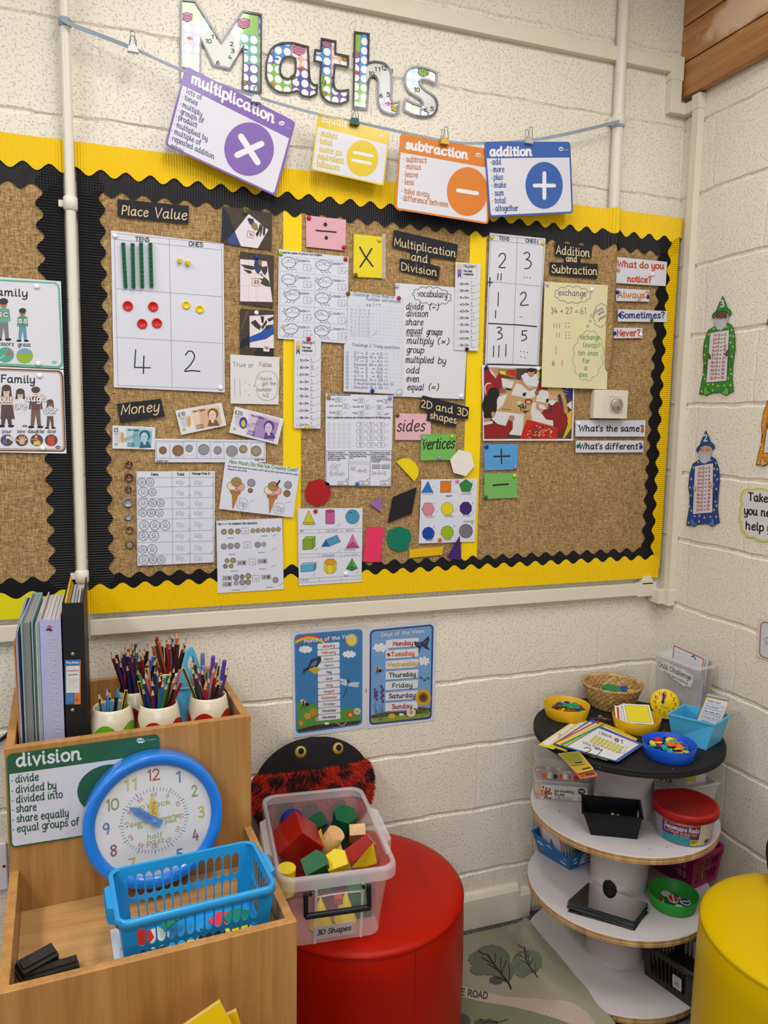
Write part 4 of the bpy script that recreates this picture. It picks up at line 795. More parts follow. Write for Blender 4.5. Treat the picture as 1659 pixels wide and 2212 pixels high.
# addition chart
a = sheet(C8, [(200, 148), (617, 190), (563, 1147), (165, 1130)], lam('#DFE0EC'), .0205)
a.frame([(207, 165), (606, 203), (555, 1135), (178, 1122)], 3, GREY).lines([(205, 205, 602, 240), (407, 180, 372, 1130), (192, 510, 580, 548)], 3, GREY).text('TENS', 270, 200, 345, 26, INK, 5, 7).text('ONES', 468, 218, 543, 26, INK, 5, 6)
def pen(ps, w_=8): a.line(ps, w_, INK, 3, sp=4)
pen([(268, 325), (285, 303), (312, 308), (316, 340), (290, 380), (270, 405), (315, 408)]); pen([(455, 305), (480, 293), (498, 310), (490, 335), (472, 348)]); pen([(472, 348), (500, 358), (510, 385), (490, 412), (462, 415)])
for x, y, y1 in ((262, 452, 500), (286, 452, 502), (265, 592, 695), (245, 728, 785), (230, 992, 1075), (270, 988, 1076), (322, 982, 1070)): a.line([(x, y), (x-3, y1)], 7, INK)
pen([(428, 610), (450, 592), (470, 602), (465, 635), (430, 686), (488, 686)]); pen([(255, 858), (278, 852), (288, 870), (262, 892)]); pen([(262, 892), (290, 905), (290, 930), (258, 945)])
a.line([(478, 880), (445, 880), (442, 912)], 8, INK); pen([(442, 912), (468, 912), (472, 940), (438, 955)])
for x, y in ((457, 480), (478, 482), (502, 484), (427, 777), (441, 779), (430, 1033), (455, 1037), (480, 1042), (435, 1075), (462, 1080)): a.ell(x, y, 4, 4, INK)
a.line([(192, 825), (400, 835), (550, 848)], 9, INK).line([(180, 1130), (350, 1133), (560, 1142)], 9, INK).line([(203, 483), (200, 548)], 8, INK).line([(182, 518), (222, 520)], 8, INK).line([(558, 205), (558, 232)], 6, INK)
a.done('addition_chart', 'narrow laminated TENS and ONES chart with handwritten addition, right of the divider', 'chart')
# exchange
EX = paper('#E9DFB0'); GRN = paper('#4E9A52'); BLE = paper('#4A5C86'); MAR = paper('#86505E')
a = sheet(C8, [(610, 513), (1100, 540), (1074, 1317), (585, 1300)], EX, .031)
a.line(cloud(ellpts(820, 610, 128, 52, 48, .05), 12, 16), 3.5, BLE, 2, True).text('exchange', 712, 614, 920, 44, BLE, 4.5, 8).text('34 + 27 =', 655, 750, 858, 44, MAR, 4, 2).text('61', 875, 755, 915, 48, GRN, 4)
a.line(cloud(ellpts(1030, 765, 45, 82, 48, .1), 10, 14), 3, BLE, 2, True)
for s_, x, y, x1, dy in (('chips', 982, 755, 1045, -38), ('and', 1012, 768, 1052, -26), ('peas', 1015, 805, 1068, -32)): a.text(s_, x, y, x1, 26, BLE, 3, dy)
for x, y, s_ in ((963, 768, 12), (950, 808, 9), (931, 846, 9)): a.ring(x, y, s_, s_, 3, BLE, 2, 5)
for x, y, y1 in ((680, 820, 855), (701, 820, 858), (722, 820, 858), (700, 896, 930), (720, 896, 930), (695, 990, 1058), (742, 1098, 1145)): a.line([(x, y), (x-2, y1)], 3.5, MAR)
for x, y in ((768, 824), (790, 824), (770, 850), (792, 850), (770, 892), (792, 892), (770, 914), (794, 914), (770, 934), (794, 936)): a.ell(x, y, 4, 4, MAR)
a.text('6', 665, 1140, 682, 40, MAR, 4)
a.line(cloud(ellpts(935, 1065, 100, 178, 60, .1), 12, 20), 3, GRN, 2, True)
for s_, x, y, x1 in (('exchange', 872, 942, 1020), ('(swap)', 895, 1000, 1015), ('ten ones', 858, 1060, 1005), ('for', 890, 1118, 945), ('a', 905, 1170, 926), ('ten', 868, 1222, 930)): a.text(s_, x, y, x1, 36, GRN, 4, 4, slant=.1)
a.done('exchange_sheet', 'pale yellow sheet headed exchange showing 34 + 27 = 61', 'poster')
# classroom photograph
PX = (1030, 780, 7.213); a = sheet(PX, [(80, 60), (1527, 95), (1497, 1240), (97, 1240)], paper('#E9E8EE'), .0215, .0018)
JR = P('#8C1E22'); JR2 = P('#A32A2A'); SK = P('#B98A72'); SK2 = P('#8A5F48'); HB = P('#1E1A1B'); WD = P('#BF9A68'); PW = P('#DCDAD8')
a.poly([(110, 105), (1510, 122), (1475, 1210), (117, 1212)], P('#4A3B34'), 1)
a.poly([(350, 105), (620, 118), (610, 275), (360, 200)], P('#9A6B42'), 2).poly([(350, 150), (450, 160), (445, 215), (355, 195)], P('#E0CF30'), 3).poly([(480, 110), (610, 120), (605, 250), (475, 190)], P('#C22A20'), 3).poly([(350, 105), (600, 112), (600, 135), (350, 128)], P('#8FA08A'), 4)
a.poly([(1360, 120), (1510, 122), (1490, 600), (1310, 480)], P('#1F2C6A'), 2)
for i in range(9): a.line([(1425-13*i, 145+43*i), (1495-12*i, 175+43*i)], 16, P('#8B93B5'), 3)
for i in range(4): a.poly([(1250-5*i, 140+62*i), (1340-6*i, 150+62*i), (1320-6*i, 195+62*i), (1235-5*i, 185+62*i)], P('#CFB42C'), 3)
a.poly([(1040, 122), (1130, 122), (1110, 240), (1010, 220)], P('#B9B6BE'), 2)
a.poly([(385, 260), (640, 290), (1150, 420), (1260, 560), (1300, 760), (1200, 1010), (740, 1160), (520, 1150), (240, 900), (330, 560)], WD, 4)
for q in (((385, 265), (580, 320), (540, 430), (400, 400)), ((610, 345), (960, 440), (900, 560), (800, 585), (535, 525)), ((960, 440), (1120, 470), (1130, 665), (920, 620)), ((320, 560), (480, 510), (400, 700), (310, 760)), ((230, 900), (300, 780), (735, 830), (700, 1165), (510, 1140), (360, 1010)), ((870, 640), (1050, 690), (1190, 930), (1190, 1010), (860, 920), (840, 790)), ((1390, 680), (1480, 620), (1480, 760))): a.poly(q, PW, 5)
# pupils round the table
a.poly([(115, 200), (170, 110), (350, 150), (385, 290), (400, 420), (340, 470), (210, 370), (120, 420)], JR, 6).poly([(195, 95), (345, 98), (340, 190), (300, 270), (230, 200)], SK, 7).poly([(185, 110), (230, 200), (300, 270), (290, 225), (215, 130)], PW, 8)
a.ell(400, 465, 58, 38, SK2, 7)
a.poly([(110, 350), (210, 330), (340, 450), (330, 560), (230, 590), (115, 540)], JR2, 7).ell(262, 505, 92, 100, HB, 8).line([(135, 500), (125, 400), (160, 350), (215, 345)], 16, PW, 9)
a.poly([(690, 230), (760, 180), (850, 210), (940, 200), (970, 330), (930, 400), (780, 380), (720, 300)], P('#DCDDE6'), 6).ell(955, 215, 25, 70, P('#D6C02A'), 5).ell(848, 185, 52, 65, SK, 7).ell(848, 140, 62, 32, HB, 8)
a.poly([(690, 260), (720, 330), (760, 380), (830, 420), (930, 400), (960, 350), (950, 420), (820, 470), (730, 400), (670, 330)], SK, 7)
a.poly([(1050, 230), (1110, 200), (1160, 280), (1240, 220), (1290, 320), (1280, 420), (1110, 450), (1010, 440), (960, 480), (920, 450)], JR, 6).ell(1178, 180, 55, 70, SK2, 7).poly([(1115, 130), (1180, 115), (1260, 125), (1250, 160), (1180, 145), (1125, 180)], HB, 8).poly([(1105, 210), (1150, 290), (1230, 250), (1215, 225), (1160, 265)], PW, 8).ell(935, 495, 32, 42, SK2, 7)
a.poly([(1120, 640), (1170, 620), (1290, 640), (1380, 780), (1420, 900), (1390, 1000), (1330, 1120), (1270, 1140), (1190, 990), (1190, 925), (1080, 910), (1000, 800), (1030, 760), (1110, 740)], JR, 7).poly([(1110, 640), (1160, 600), (1250, 620), (1170, 700)], PW, 8).poly([(1150, 690), (1180, 690), (1160, 800), (1110, 790)], P('#2B2E52'), 9)
a.ell(1190, 520, 72, 85, P('#D3A48C'), 9).ell(1215, 440, 112, 100, P('#BE9C62'), 10).line([(1320, 480), (1360, 600), (1380, 700), (1390, 790)], 62, P('#B8945A'), 9, sp=4).line([(1010, 770), (950, 740), (940, 700), (960, 660)], 50, P('#C9957E'), 8)
a.poly([(1390, 830), (1480, 760), (1475, 1040), (1370, 1200), (1340, 1200), (1420, 980)], P('#D9B522'), 6)
a.poly([(110, 1000), (230, 960), (450, 1010), (500, 890), (560, 940), (560, 1050), (470, 1180), (440, 1210), (117, 1212)], JR, 8).poly([(110, 950), (240, 930), (250, 970), (110, 1000)], PW, 9).ell(200, 700, 115, 175, HB, 10).poly([(110, 560), (200, 530), (290, 640), (270, 800), (220, 890), (110, 880)], HB, 10).ell(255, 830, 30, 45, SK, 11).poly([(110, 890), (220, 890), (200, 940), (110, 955)], SK, 9).ell(545, 890, 45, 45, SK, 9)
a.poly([(775, 910), (1260, 1040), (1255, 1210), (675, 1210)], P('#C2221C'), 9)
rr = random.Random(5)
for i in range(70):
    x, y = rr.uniform(800, 1180), rr.uniform(1010, 1195)
    if x-780 < (1200-y)*.25: continue
    q = rr.uniform(0, 6); a.line([(x, y), (x+26*math.cos(q), y+18*math.sin(q))], 11, P(rr.choice(('#D6C46A', '#1E1A18', '#E0D9B0', '#2A2320', '#A98B3A'))), 10+i % 4)
a.ell(805, 632, 60, 46, P('#9E1A1E'), 7).ell(805, 640, 40, 26, P('#C8A090'), 8)
for i in range(9): x, y = rr.uniform(640, 800), rr.uniform(680, 800); q = rr.uniform(0, 3); a.line([(x-34*math.cos(q), y-25*math.sin(q)), (x+34*math.cos(q), y+25*math.sin(q))], 14, P(rr.choice(('#22301F', '#1A2A1C', '#2F4A2A'))), 7+i % 3)
a.line([(490, 640), (600, 650)], 24, P('#C4A070'), 7).ell(660, 650, 40, 34, P('#CFC9A2'), 7, 9).line([(395, 745), (530, 758)], 9, P('#5A4228'), 7)
for q in (((455, 415), (548, 432), (535, 462), (450, 445)), ((725, 490), (775, 495), (755, 552), (708, 540)), ((1085, 585), (1125, 590), (1112, 650), (1075, 640)), ((505, 855), (555, 860), (545, 890), (500, 880))): a.poly(q, P('#1F2B26'), 7)
a.done('class_photograph', 'colour photograph of pupils in red jumpers working round a table', 'photo')
# question cards
ORG = P('#C8502E'); OR2 = P('#D0803C'); NAV = P('#39437E')
for pts, txt, c, lab in (([(1138, 327), (1525, 365), (1513, 547), (1133, 522)], (('What do you', 1155, 402, 1500, 46, 16), ('notice?', 1228, 512, 1402, 46, 10)), ORG, 'white card asking What do you notice? in red'),
        ([(1145, 562), (1393, 577), (1390, 662), (1143, 657)], (('Always?', 1157, 632, 1385, 46, 4),), OR2, 'small white card reading Always? in orange'), ([(1157, 718), (1527, 732), (1523, 815), (1155, 810)], (('Sometimes?', 1172, 785, 1502, 46, 0),), NAV, 'white card reading Sometimes? in navy'),
        ([(1126, 857), (1340, 858), (1338, 933), (1125, 936)], (('Never?', 1150, 920, 1320, 46, -4),), ORG, 'small white card reading Never? in red')):
    a = sheet(C8, pts, lam('#DFDFEA'), .0225)
    for s_, x, y, x1, h_, dy in txt: a.text(s_, x, y, x1, h_, c, 9.5, dy)
    a.done('question_card', lab, 'flash card')
for pts, s_, x, y, x1, lab in (([(840, 303), (1363, 303), (1358, 425), (838, 425)], "What's the same?", 865, 385, 1342, "upper white strip asking What's the same? under the thermostat"), ([(843, 455), (1348, 455), (1345, 543), (840, 545)], "What's different?", 868, 518, 1328, "lower white strip asking What's different? below its twin strip")):
    a = sheet(CA, pts, lam('#DFDFEA'), .0225); a.text(s_, x, y, x1, 44, INK, 8, 1, slant=.08); a.done('question_card', lab, 'flash card')
# thermostat
L0, R0 = at(1289, 842, Y=-.03), at(1354.5, 905, Y=-.052); IV = M('#D8CFBC', .4)
t = thing('thermostat', 'cream room thermostat with a round brushed metal dial on the hessian', 'thermostat', ((L0.x+R0.x)/2, -.03, R0.z))
mb = MB(); x0, x1, z0, z1 = at(1300, 870, Y=-.052).x-.018, R0.x, R0.z+.001, at(1340, 843, Y=-.052).z
mb.prism([(x0, -.0145), (x0, -.034), (x0+.02, -.052), (x1, -.052), (x1, -.0145)], z0, z1, IV); part(mb, 'housing', t, bevel=.002)
c = at(1330, 874, Y=-.052); mb = MB(); a = Art(lambda x, y, k=0: V((c.x+x, -.0525-k*EPS, c.z-y)), mb=mb); a.frame(rrect(-.0235, -.025, .0235, .027, .002, 2), .0012, M('#AFA793', .5), 1)
for i in range(9): q = -.9+i*.225; a.line([(.0215*math.sin(q), -.0215*math.cos(q)), (.0232*math.sin(q), -.0215*math.cos(q))], .0006, GREY, 1)
a.line([(-.018, .021), (-.014, .021)], .003, GREY, 1); part(mb, 'face_plate', t)
mb = MB(); T = Matrix.Translation((c.x, -.0522, c.z))@Matrix.Rotation(PI/2, 4, 'X'); mb.lathe([(.0205, 0), (.0205, .011), (.0192, .0125), (.0001, .0125)], M('#B9B4A8', .28, .1, 300, .85), T, 40); part(mb, 'dial', t)
mb = MB(); mb.box((-.0012, -.0162, .0124), (.0012, -.006, .0132), INK, T); mb2 = mb; part(mb, 'dial_pointer', t)
# drawing pins
W_, R_, DB, YL, LG, BN, BK, LI, MBL, PN, OG, DG, BS, GN, OL, SG, YG = '#E8E8EC #B02020 #14308C #D9BE20 #8FB32A #6B5128 #1E1E20 #8B8DC9 #2E72B8 #D2879A #D9501E #1C6B4A #9A7A20 #33602A #54513A #B5B8C2 #B8C432'.split()
def pins(fr, lst):
    for x, y, c, d, wh in lst: pin(fr[0]+x/fr[2], fr[1]+y/fr[2], c, d, wh)
pins(C4, [(237, 378, W_, .0195, 'at the top left of the big TENS and ONES chart'), (1025, 1513, W_, .0195, 'at the bottom right of the big TENS and ONES chart'), (1208, 203, GN, .0195, 'at the top of the photograph numbered 16'), (1292, 537, DB, .0195, 'at the top of the photograph numbered 33'), (1292, 952, W_, .0195, 'at the top of the photograph numbered 96')])
pins(C6, [(242, 112, R_, .0195, 'at the top left of the pink division card'), (514, 341, R_, .0195, 'at the bottom right of the pink division card'), (790, 284, YL, .0195, 'at the top right of the yellow cross card'), (606, 557, BN, .0195, 'at the bottom left of the yellow cross card'),
          (22, 388, LG, .021, 'at the top left of the ladybird worksheet'), (528, 433, R_, .021, 'at the top right of the ladybird worksheet'), (548, 700, BN, .023, 'at the top left of the squared paper'), (942, 735, R_, .023, 'at the top right of the squared paper'), (736, 1459, DB, .023, 'at the bottom of the squared paper'),
          (927, 640, SG, .021, 'at the top left of the vocabulary sheet'), (1428, 1500, W_, .021, 'at the bottom right of the vocabulary sheet'), (1480, 482, SG, .024, 'at the top of the dividing by 5 strip'), (1472, 1134, BK, .024, 'at the bottom of the dividing by 5 strip'), (240, 1053, R_, .023, 'at the top of the dividing by 3 strip')])
pins(C7, [(229, 371, YL, .023, 'at the bottom of the dividing by 3 strip'), (394, 138, BS, .02, 'at the top left of the boxed questions sheet'), (874, 143, LI, .02, 'at the top right of the boxed questions sheet'), (618, 812, MBL, .02, 'at the bottom of the boxed questions sheet'), (932, 278, OL, .0195, 'at the top left of the pink sides card'),
          (1138, 459, LI, .022, 'at the top left of the bright green word card'), (1358, 445, YG, .022, 'at the top right of the bright green word card'), (1260, 611, LI, .022, 'at the bottom of the bright green word card'), (1397, 789, PN, .02, 'at the top of the flat shapes worksheet'), (1262, 1248, OG, .02, 'at the bottom of the flat shapes worksheet'),
          (294, 1025, R_, .023, 'at the top of the solid shapes worksheet'), (530, 1512, W_, .023, 'at the bottom of the solid shapes worksheet')])
pins(C8, [(215, 181, YL, .021, 'at the top left of the narrow addition chart'), (595, 227, YL, .021, 'at the top right of the narrow addition chart'), (627, 534, SG, .0315, 'at the top left of the exchange sheet'), (962, 572, W_, .0315, 'at the top right of the exchange sheet'), (175, 1152, DB, .022, 'at the top left of the class photograph'), (561, 1164, W_, .022, 'at the top middle of the class photograph'),
          (1160, 427, PN, .023, 'on the What do you notice card'), (1415, 458, W_, .023, 'at the right of the What do you notice card'), (1153, 592, DB, .023, 'at the left of the Always card'), (1380, 626, DB, .023, 'at the right of the Always card'), (1170, 762, DB, .023, 'at the left of the Sometimes card'), (1408, 800, DG, .023, 'at the bottom of the Sometimes card'), (1132, 899, DB, .023, 'at the left of the Never card'), (1328, 908, W_, .023, 'at the right of the Never card')])
pins(CA, [(863, 328, W_, .023, "at the left of the What's the same strip"), (1338, 378, OG, .023, "at the right of the What's the same strip"), (858, 495, DG, .023, "at the left of the What's different strip"), (1328, 502, DB, .023, "at the right of the What's different strip"), (175, 502, DB, .0195, 'at the top left of the blue plus card'), (388, 652, LI, .0195, 'at the bottom right of the blue plus card'), (385, 718, YL, .0195, 'at the top right of the green minus card'), (170, 879, DG, .0195, 'at the bottom left of the green minus card')])
# ------------------------------------------------------------------ Maths lettering on the wall
def letters_mat():
    m = bpy.data.materials.new('number_print'); m.use_nodes = True; nt = m.node_tree; N = nt.nodes.new; K = nt.links.new
    b = nt.nodes['Principled BSDF']; b.inputs['Roughness'].default_value = .3; b.inputs['Coat Weight'].default_value = .7; b.inputs['Coat Roughness'].default_value = .06
    tc = N('ShaderNodeTexCoord'); sp = N('ShaderNodeSeparateXYZ'); K(tc.outputs['Object'], sp.inputs[0])
    def mt(op, a, c=None):
        n = N('ShaderNodeMath'); n.operation = op
        for i, q in enumerate((a, c)):
            if q is None: continue
            if isinstance(q, (int, float)): n.inputs[i].default_value = q
            else: K(q, n.inputs[i])
        return n.outputs[0]
    S = .0245
    fx, fz = mt('DIVIDE', sp.outputs[0], S), mt('DIVIDE', sp.outputs[2], S)
    dx, dz = mt('SUBTRACT', mt('FRACT', fx), .5), mt('SUBTRACT', mt('FRACT', fz), .5)
    d = mt('SQRT', mt('ADD', mt('MULTIPLY', dx, dx), mt('MULTIPLY', dz, dz))); dot = mt('LESS_THAN', d, .41)
    cx = N('ShaderNodeCombineXYZ'); K(mt('FLOOR', mt('DIVIDE', sp.outputs[0], S*2)), cx.inputs[0]); K(mt('FLOOR', mt('DIVIDE', sp.outputs[2], S*3)), cx.inputs[1])
    wn = N('ShaderNodeTexWhiteNoise'); K(cx.outputs[0], wn.inputs['Vector'])
    cr = N('ShaderNodeValToRGB'); cr.color_ramp.interpolation = 'CONSTANT'; e = cr.color_ramp.elements
    cols = ('#7FB32B', '#EDA888', '#5B4A98', '#4AA295', '#3F87D0', '#8CC030'); e[0].color = lin(cols[0]); e[1].position = .36; e[1].color = lin(cols[1])
    for p, c in zip((.5, .63, .76, .9), cols[2:]): k = e.new(p); k.color = lin(c)
    K(wn.outputs['Value'], cr.inputs[0])
    ad = mt('GREATER_THAN', wn.outputs['Value'], .27); dd = mt('MULTIPLY', dot, ad)
    mx = N('ShaderNodeMix'); mx.data_type = 'RGBA'; K(dd, mx.inputs[0]); K(cr.outputs[0], mx.inputs[6]); mx.inputs[7].default_value = lin('#E9EAF0'); K(mx.outputs[2], b.inputs['Base Color'])
    return m
LM = letters_mat(); GL = lam('#DCE1DA'); OUT = M('#17171A', .35, coat=.4); LAMI = M('#E4E2E2', .15, .02, 10)
RNG = lam('#3F77B8'); CUBE = lam('#DD7FA6'); CUB2 = lam('#86B733'); CUB3 = lam('#E3C22A')
def letter(outer, hole, lab, deco):
    a = Art(back(.004), C2)
    a.hole(outer, hole, LM, 0) if hole else a.poly(outer, LM, 0)
    for f in deco: f(a)
    a.line(outer, 11, OUT, 30, True)
    if hole: a.line(hole, 11, OUT, 30, True)
    n = len(outer); f0 = [a.P(x, y, 0) for x, y in outer]; f1 = [a.P(x, y, -.003/EPS) for x, y in outer]
    a.mb.add(f0+f1, [(i, n+i, n+(i+1) % n, (i+1) % n) for i in range(n)], OUT)
    tag(a.done('wall_letter', lab, 'wall letter', 'letters of the wall title'), lab, 'wall letter')
def face(cx, cy, r, nums, clip):
    def f(a):
        a.poly(clip, GL, 3)
        for n in nums:
            q = 2*PI*n/12+.12; x, y = cx+r*.8*math.sin(q), cy-r*.8*math.cos(q); s_ = str(n); w_ = 9*len(s_); a.text(s_, x-w_, y+10, x+w_-(3 if len(s_) > 1 else 0), 21, INK, 4.5, 3)
    return f
def cube(x, y, s, m):
    def f(a):
        a.poly([(x-s, y-s*.45), (x, y-s*.75), (x+s, y-s*.4), (x+s*.9, y+s*.6), (x, y+s), (x-s*.95, y+s*.5)], m, 5).frame([(x-s, y-s*.45), (x, y-s*.75), (x+s, y-s*.4), (x+s*.9, y+s*.6), (x, y+s), (x-s*.95, y+s*.5)], 2.5, INK, 6)
        a.line([(x-s, y-s*.45), (x, y-s*.1), (x+s, y-s*.4)], 2.5, INK, 6).line([(x, y-s*.1), (x, y+s)], 2.5, INK, 6).ring(x-s*.5, y+s*.25, s*.22, s*.28, 2.5, INK, 6, 10).ring(x+s*.5, y+s*.25, s*.22, s*.28, 2.5, INK, 6, 10)
    return f
def sign(x, y, s_, c): return lambda a: a.text(s_, x-14, y+16, x+14, 34, lam(c), 10, 4, k=6)
M_ = [(107, -3), (183, 5), (328, 232), (447, 60), (547, 80), (545, 512), (445, 497), (450, 250), (377, 378), (283, 355), (213, 208), (210, 445), (103, 437)]
letter(M_, None, 'capital letter M of the Maths wall title with a black outline', [face(315, 270, 92, (10, 11, 2, 3, 4, 6), [(218, 215), (243, 180), (262, 170), (280, 160), (328, 236), (375, 168), (400, 215), (407, 270), (398, 325), (377, 374), (286, 352)]), cube(138, 90, 30, CUBE), cube(450, 125, 34, CUBE), sign(150, 205, '+', '#C8402E'), sign(455, 268, '-', '#2B5FB0'), cube(118, 380, 16, lam('#D9562B')), cube(455, 455, 16, CUB3)])
a_o = spl([(575, 345), (600, 275), (650, 240), (720, 236)], 3)+[(805, 258), (812, 420), (820, 452), (838, 468), (855, 468), (852, 520), (815, 535), (775, 528), (748, 500)]+spl([(700, 512), (640, 505), (590, 462), (570, 400)], 3)[:-1]
a_h = spl([(733, 322), (690, 312), (662, 332), (650, 380), (662, 420), (697, 435), (733, 408), (737, 365)], 2, True)
letter(a_o, a_h, 'small letter a of the Maths wall title', [cube(755, 272, 34, CUBE), sign(625, 318, '-', '#2B5FB0'), sign(772, 372, '+', '#C8402E'), cube(722, 425, 14, CUB3), lambda a: a.text('1', 745, 482, 762, 50, lam('#1F56A8'), 13, k=6), sign(605, 462, '+', '#D9562B')])
letter([(880, 213), (957, 228), (955, 295), (1027, 310), (1025, 370), (952, 355)]+spl([(945, 450), (955, 490), (985, 500), (1027, 495)], 3)+[(1027, 555)]+spl([(985, 572), (920, 562), (880, 520), (872, 450)], 3)+[(878, 343), (840, 335), (845, 275), (877, 280)], None, 'small letter t of the Maths wall title',
       [cube(908, 238, 24, CUBE), cube(1008, 322, 16, CUB3), sign(898, 358, '-', '#2B5FB0'), cube(895, 515, 16, CUB3), lambda a: a.text('4', 880, 472, 905, 48, lam('#5A8A1E'), 9, k=6)])
h_arc = [(1137, 350)]+spl([(1150, 344), (1180, 340), (1230, 352), (1262, 395), (1268, 470), (1263, 540)], 3)
letter([(1063, 177), (1140, 187)]+h_arc+[(1272, 566), (1308, 562), (1306, 615)]+spl([(1280, 630), (1225, 615), (1197, 575), (1192, 500), (1190, 440), (1165, 414), (1140, 440)], 3)+[(1130, 598), (1055, 588)], None, 'small letter h of the Maths wall title',
       [face(1215, 450, 95, (10, 11, 12, 1, 5, 6), [(1122, 405)]+h_arc+[(1255, 545), (1196, 542), (1192, 500), (1190, 440), (1165, 414), (1140, 440), (1128, 450)]), cube(1072, 300, 20, CUBE), sign(1070, 395, '+', '#C8402E'), sign(1247, 565, '+', '#C8402E'), cube(1285, 595, 22, CUB3), lambda a: a.ell(1240, 605, 22, 14, lam('#E8E4E0'), 6)])
s_o = [(1518, 400), (1510, 460)]+spl([(1470, 440), (1432, 436), (1424, 460), (1450, 495), (1500, 530), (1518, 580), (1500, 628), (1450, 643), (1390, 633), (1335, 605)], 3)+[(1343, 545)]+spl([(1380, 565), (1425, 580), (1440, 568), (1420, 540), (1365, 505), (1341, 455), (1350, 395), (1390, 368), (1455, 374), (1518, 400)], 3)[:-1]
letter(s_o, None, 'small letter s ending the Maths wall title', [face(1460, 535, 86, (10, 5, 6), [(1425, 462), (1450, 495), (1500, 530), (1516, 580), (1500, 622), (1450, 615), (1438, 580), (1440, 566), (1420, 540), (1385, 515), (1392, 478)]), cube(1442, 395, 30, CUB2)])
# ------------------------------------------------------------------ washing line of word mats
D_ = .062
RB = M('#8E99A6', .45, .1, 60)
rp = [(132, 40), (160, 55), (287, 104), (395, 152), (548, 207), (690, 247), (765, 263), (960, 304), (1045, 309), (1143, 303), (1230, 288), (1338, 262)]
ra = Art(back(.056)); pts = spl(rp, 4)
mb = MB(); vs = []
for i, (x, y) in enumerate(pts):
    p = at(x, y, Y=-(.050+.012*min(1, x/300)*min(1, (1338-x)/200 if x < 1338 else 0))); hw = .0045*(1.1 if x < 300 or x > 1180 else .8); tw = .5*math.sin(i*.7)
    vs += [p+V((0, .001*tw, hw)), p+V((0, -.002*tw, -hw)), p+V((0, .0012, hw)), p+V((0, .0012, -hw))]
for i in range(len(pts)-1):
    b_ = i*4; mb.add([vs[j] for j in range(b_, b_+8)], [(0, 1, 5, 4), (2, 6, 7, 3), (0, 4, 6, 2), (1, 3, 7, 5)], RB)
for xx, yy, rr in ((-1.889, -.0335, .0138), (-.278, -.0215, .0185)):
    zc = at(136, 42, Y=-.05).z if xx < -1 else at(1335, 265, Y=-.04).z
    mb.lathe([(rr, zc-.010), (rr+.002, zc-.004), (rr+.002, zc+.006), (rr, zc+.010)], RB, Matrix.Translation((xx, yy, 0)), 18)
tag(mb.build('ribbon_line'), 'grey blue ribbon tied between the two wall pipes, holding the word mats', 'ribbon')
def mat_card(fr, q, col, title, words, cx, cy, rx, ry, sym, tb, wl, lab, d, tw=17, handw=None, rad=.05, bd=.2):
    """q: TL TR BR BL corners; tb: title baseline; wl: list of word baselines"""
    a = Art(back(d), fr); f = quadmap(q); c = lam(col); wcol = lam(handw or {'#7A56AE': '#565384', '#DE7A14': '#C07A40', '#2458AE': '#33548F'}.get(col, col))
    a.slab(rquad(q, rad, 1.42), M('#E0DEE6', .22, .02, 10, coat=.5), .0014)
    inn = [f(x, y) for x, y in ((.02, .025), (.98, .025), (.98, .972), (.02, .972))]
    a.poly(rquad(q, rad, 1.42), c, 1); a.poly([f(x, y) for x, y in ((.018, bd), (.982, bd), (.982, .95), (.97, .975), (.03, .975), (.018, .95))], lam('#E2E1EC'), 2)
    (x0, y0, x1, dy, h_) = tb; a.text(title, x0, y0, x1, h_, lam('#F0EEF4'), tw, dy, k=3)
    for s_, x, y, x1, dy, h_ in words: a.text(s_, x, y, x1, h_, wcol, h_*.15, dy, k=3)
    a.ell(cx, cy, rx, ry, c, 3, 40)
    for l in sym: a.line(l[:2], l[2], lam('#F0EEF4'), 5)
    lx, ly = f(.89, .1); a.poly(cloud(ellpts(lx, ly, rx*.12, ry*.07, 16), 7, 3), lam('#EFEFF4'), 4); sx, sy = f(.885, .12); a.text('twinkl', lx-rx*.09, ly+3, lx+rx*.09, ry*.06, c, 1.5, 1, k=6)
    x0, y0 = f(.925, .115); x1, y1 = f(.975, .115); a.line([(x0, y0), (x1, y1)], 1.5, lam('#EFEFF4'), 4)
    a.done('word_mat', lab, 'word mat', 'vocabulary mats on the line')
wm = [('• lots of', 118, 492, 218, 50), ('• times', 108, 530, 193, 40), ('• multiply', 97, 568, 218, 62), ('• groups of', 86, 605, 228, 65), ('• product', 76, 640, 190, 52), ('• multiplied by', 65, 680, 248, 85), ('• multiple of', 53, 718, 213, 72), ('• repeated addition', 42, 755, 285, 110), ('• array', 32, 795, 114, 38)]
mat_card(C2, [(130, 362), (738, 672), (625, 1082), (15, 800)], '#7A56AE', 'multiplication', [(s_, x, y+12, x1, dy, 31) for s_, x, y, x1, dy in wm], 480, 822, 137, 148, [((435, 752), (527, 895), 34), ((415, 855), (548, 793), 34)], (162, 455, 615, 222, 62), None, 'purple laminated multiplication word mat hanging askew from the ribbon', D_, 13, bd=.235)
we = [('• makes', 860, 738, 965, 20), ('• total', 853, 780, 938, 16), ('• same as', 848, 822, 990, 28), ('• equivalent', 842, 862, 1000, 32), ('• balances', 838, 905, 978, 28)]
mat_card(C2, [(860, 622), (1255, 730), (1222, 1025), (822, 935)], '#E9C512', 'equals', [(s_, x, y+9, x1, dy, 34) for s_, x, y, x1, dy in we], 1105, 873, 88, 100, [((1060, 840), (1158, 860), 17), ((1052, 882), (1150, 902), 17)], (880, 672, 1018, 30, 44), None, 'small yellow equals word mat hanging in the middle of the ribbon', D_, 5, '#D9BC30', bd=.235)
ws = [('• subtract', 138, 288, 234, 6), ('• minus', 138, 318, 210, 4), ('• leave', 134, 350, 198, 5), ('• less', 132, 382, 180, 4), ('• take away', 130, 418, 244, 18), ('• difference between', 126, 448, 324, 30)]
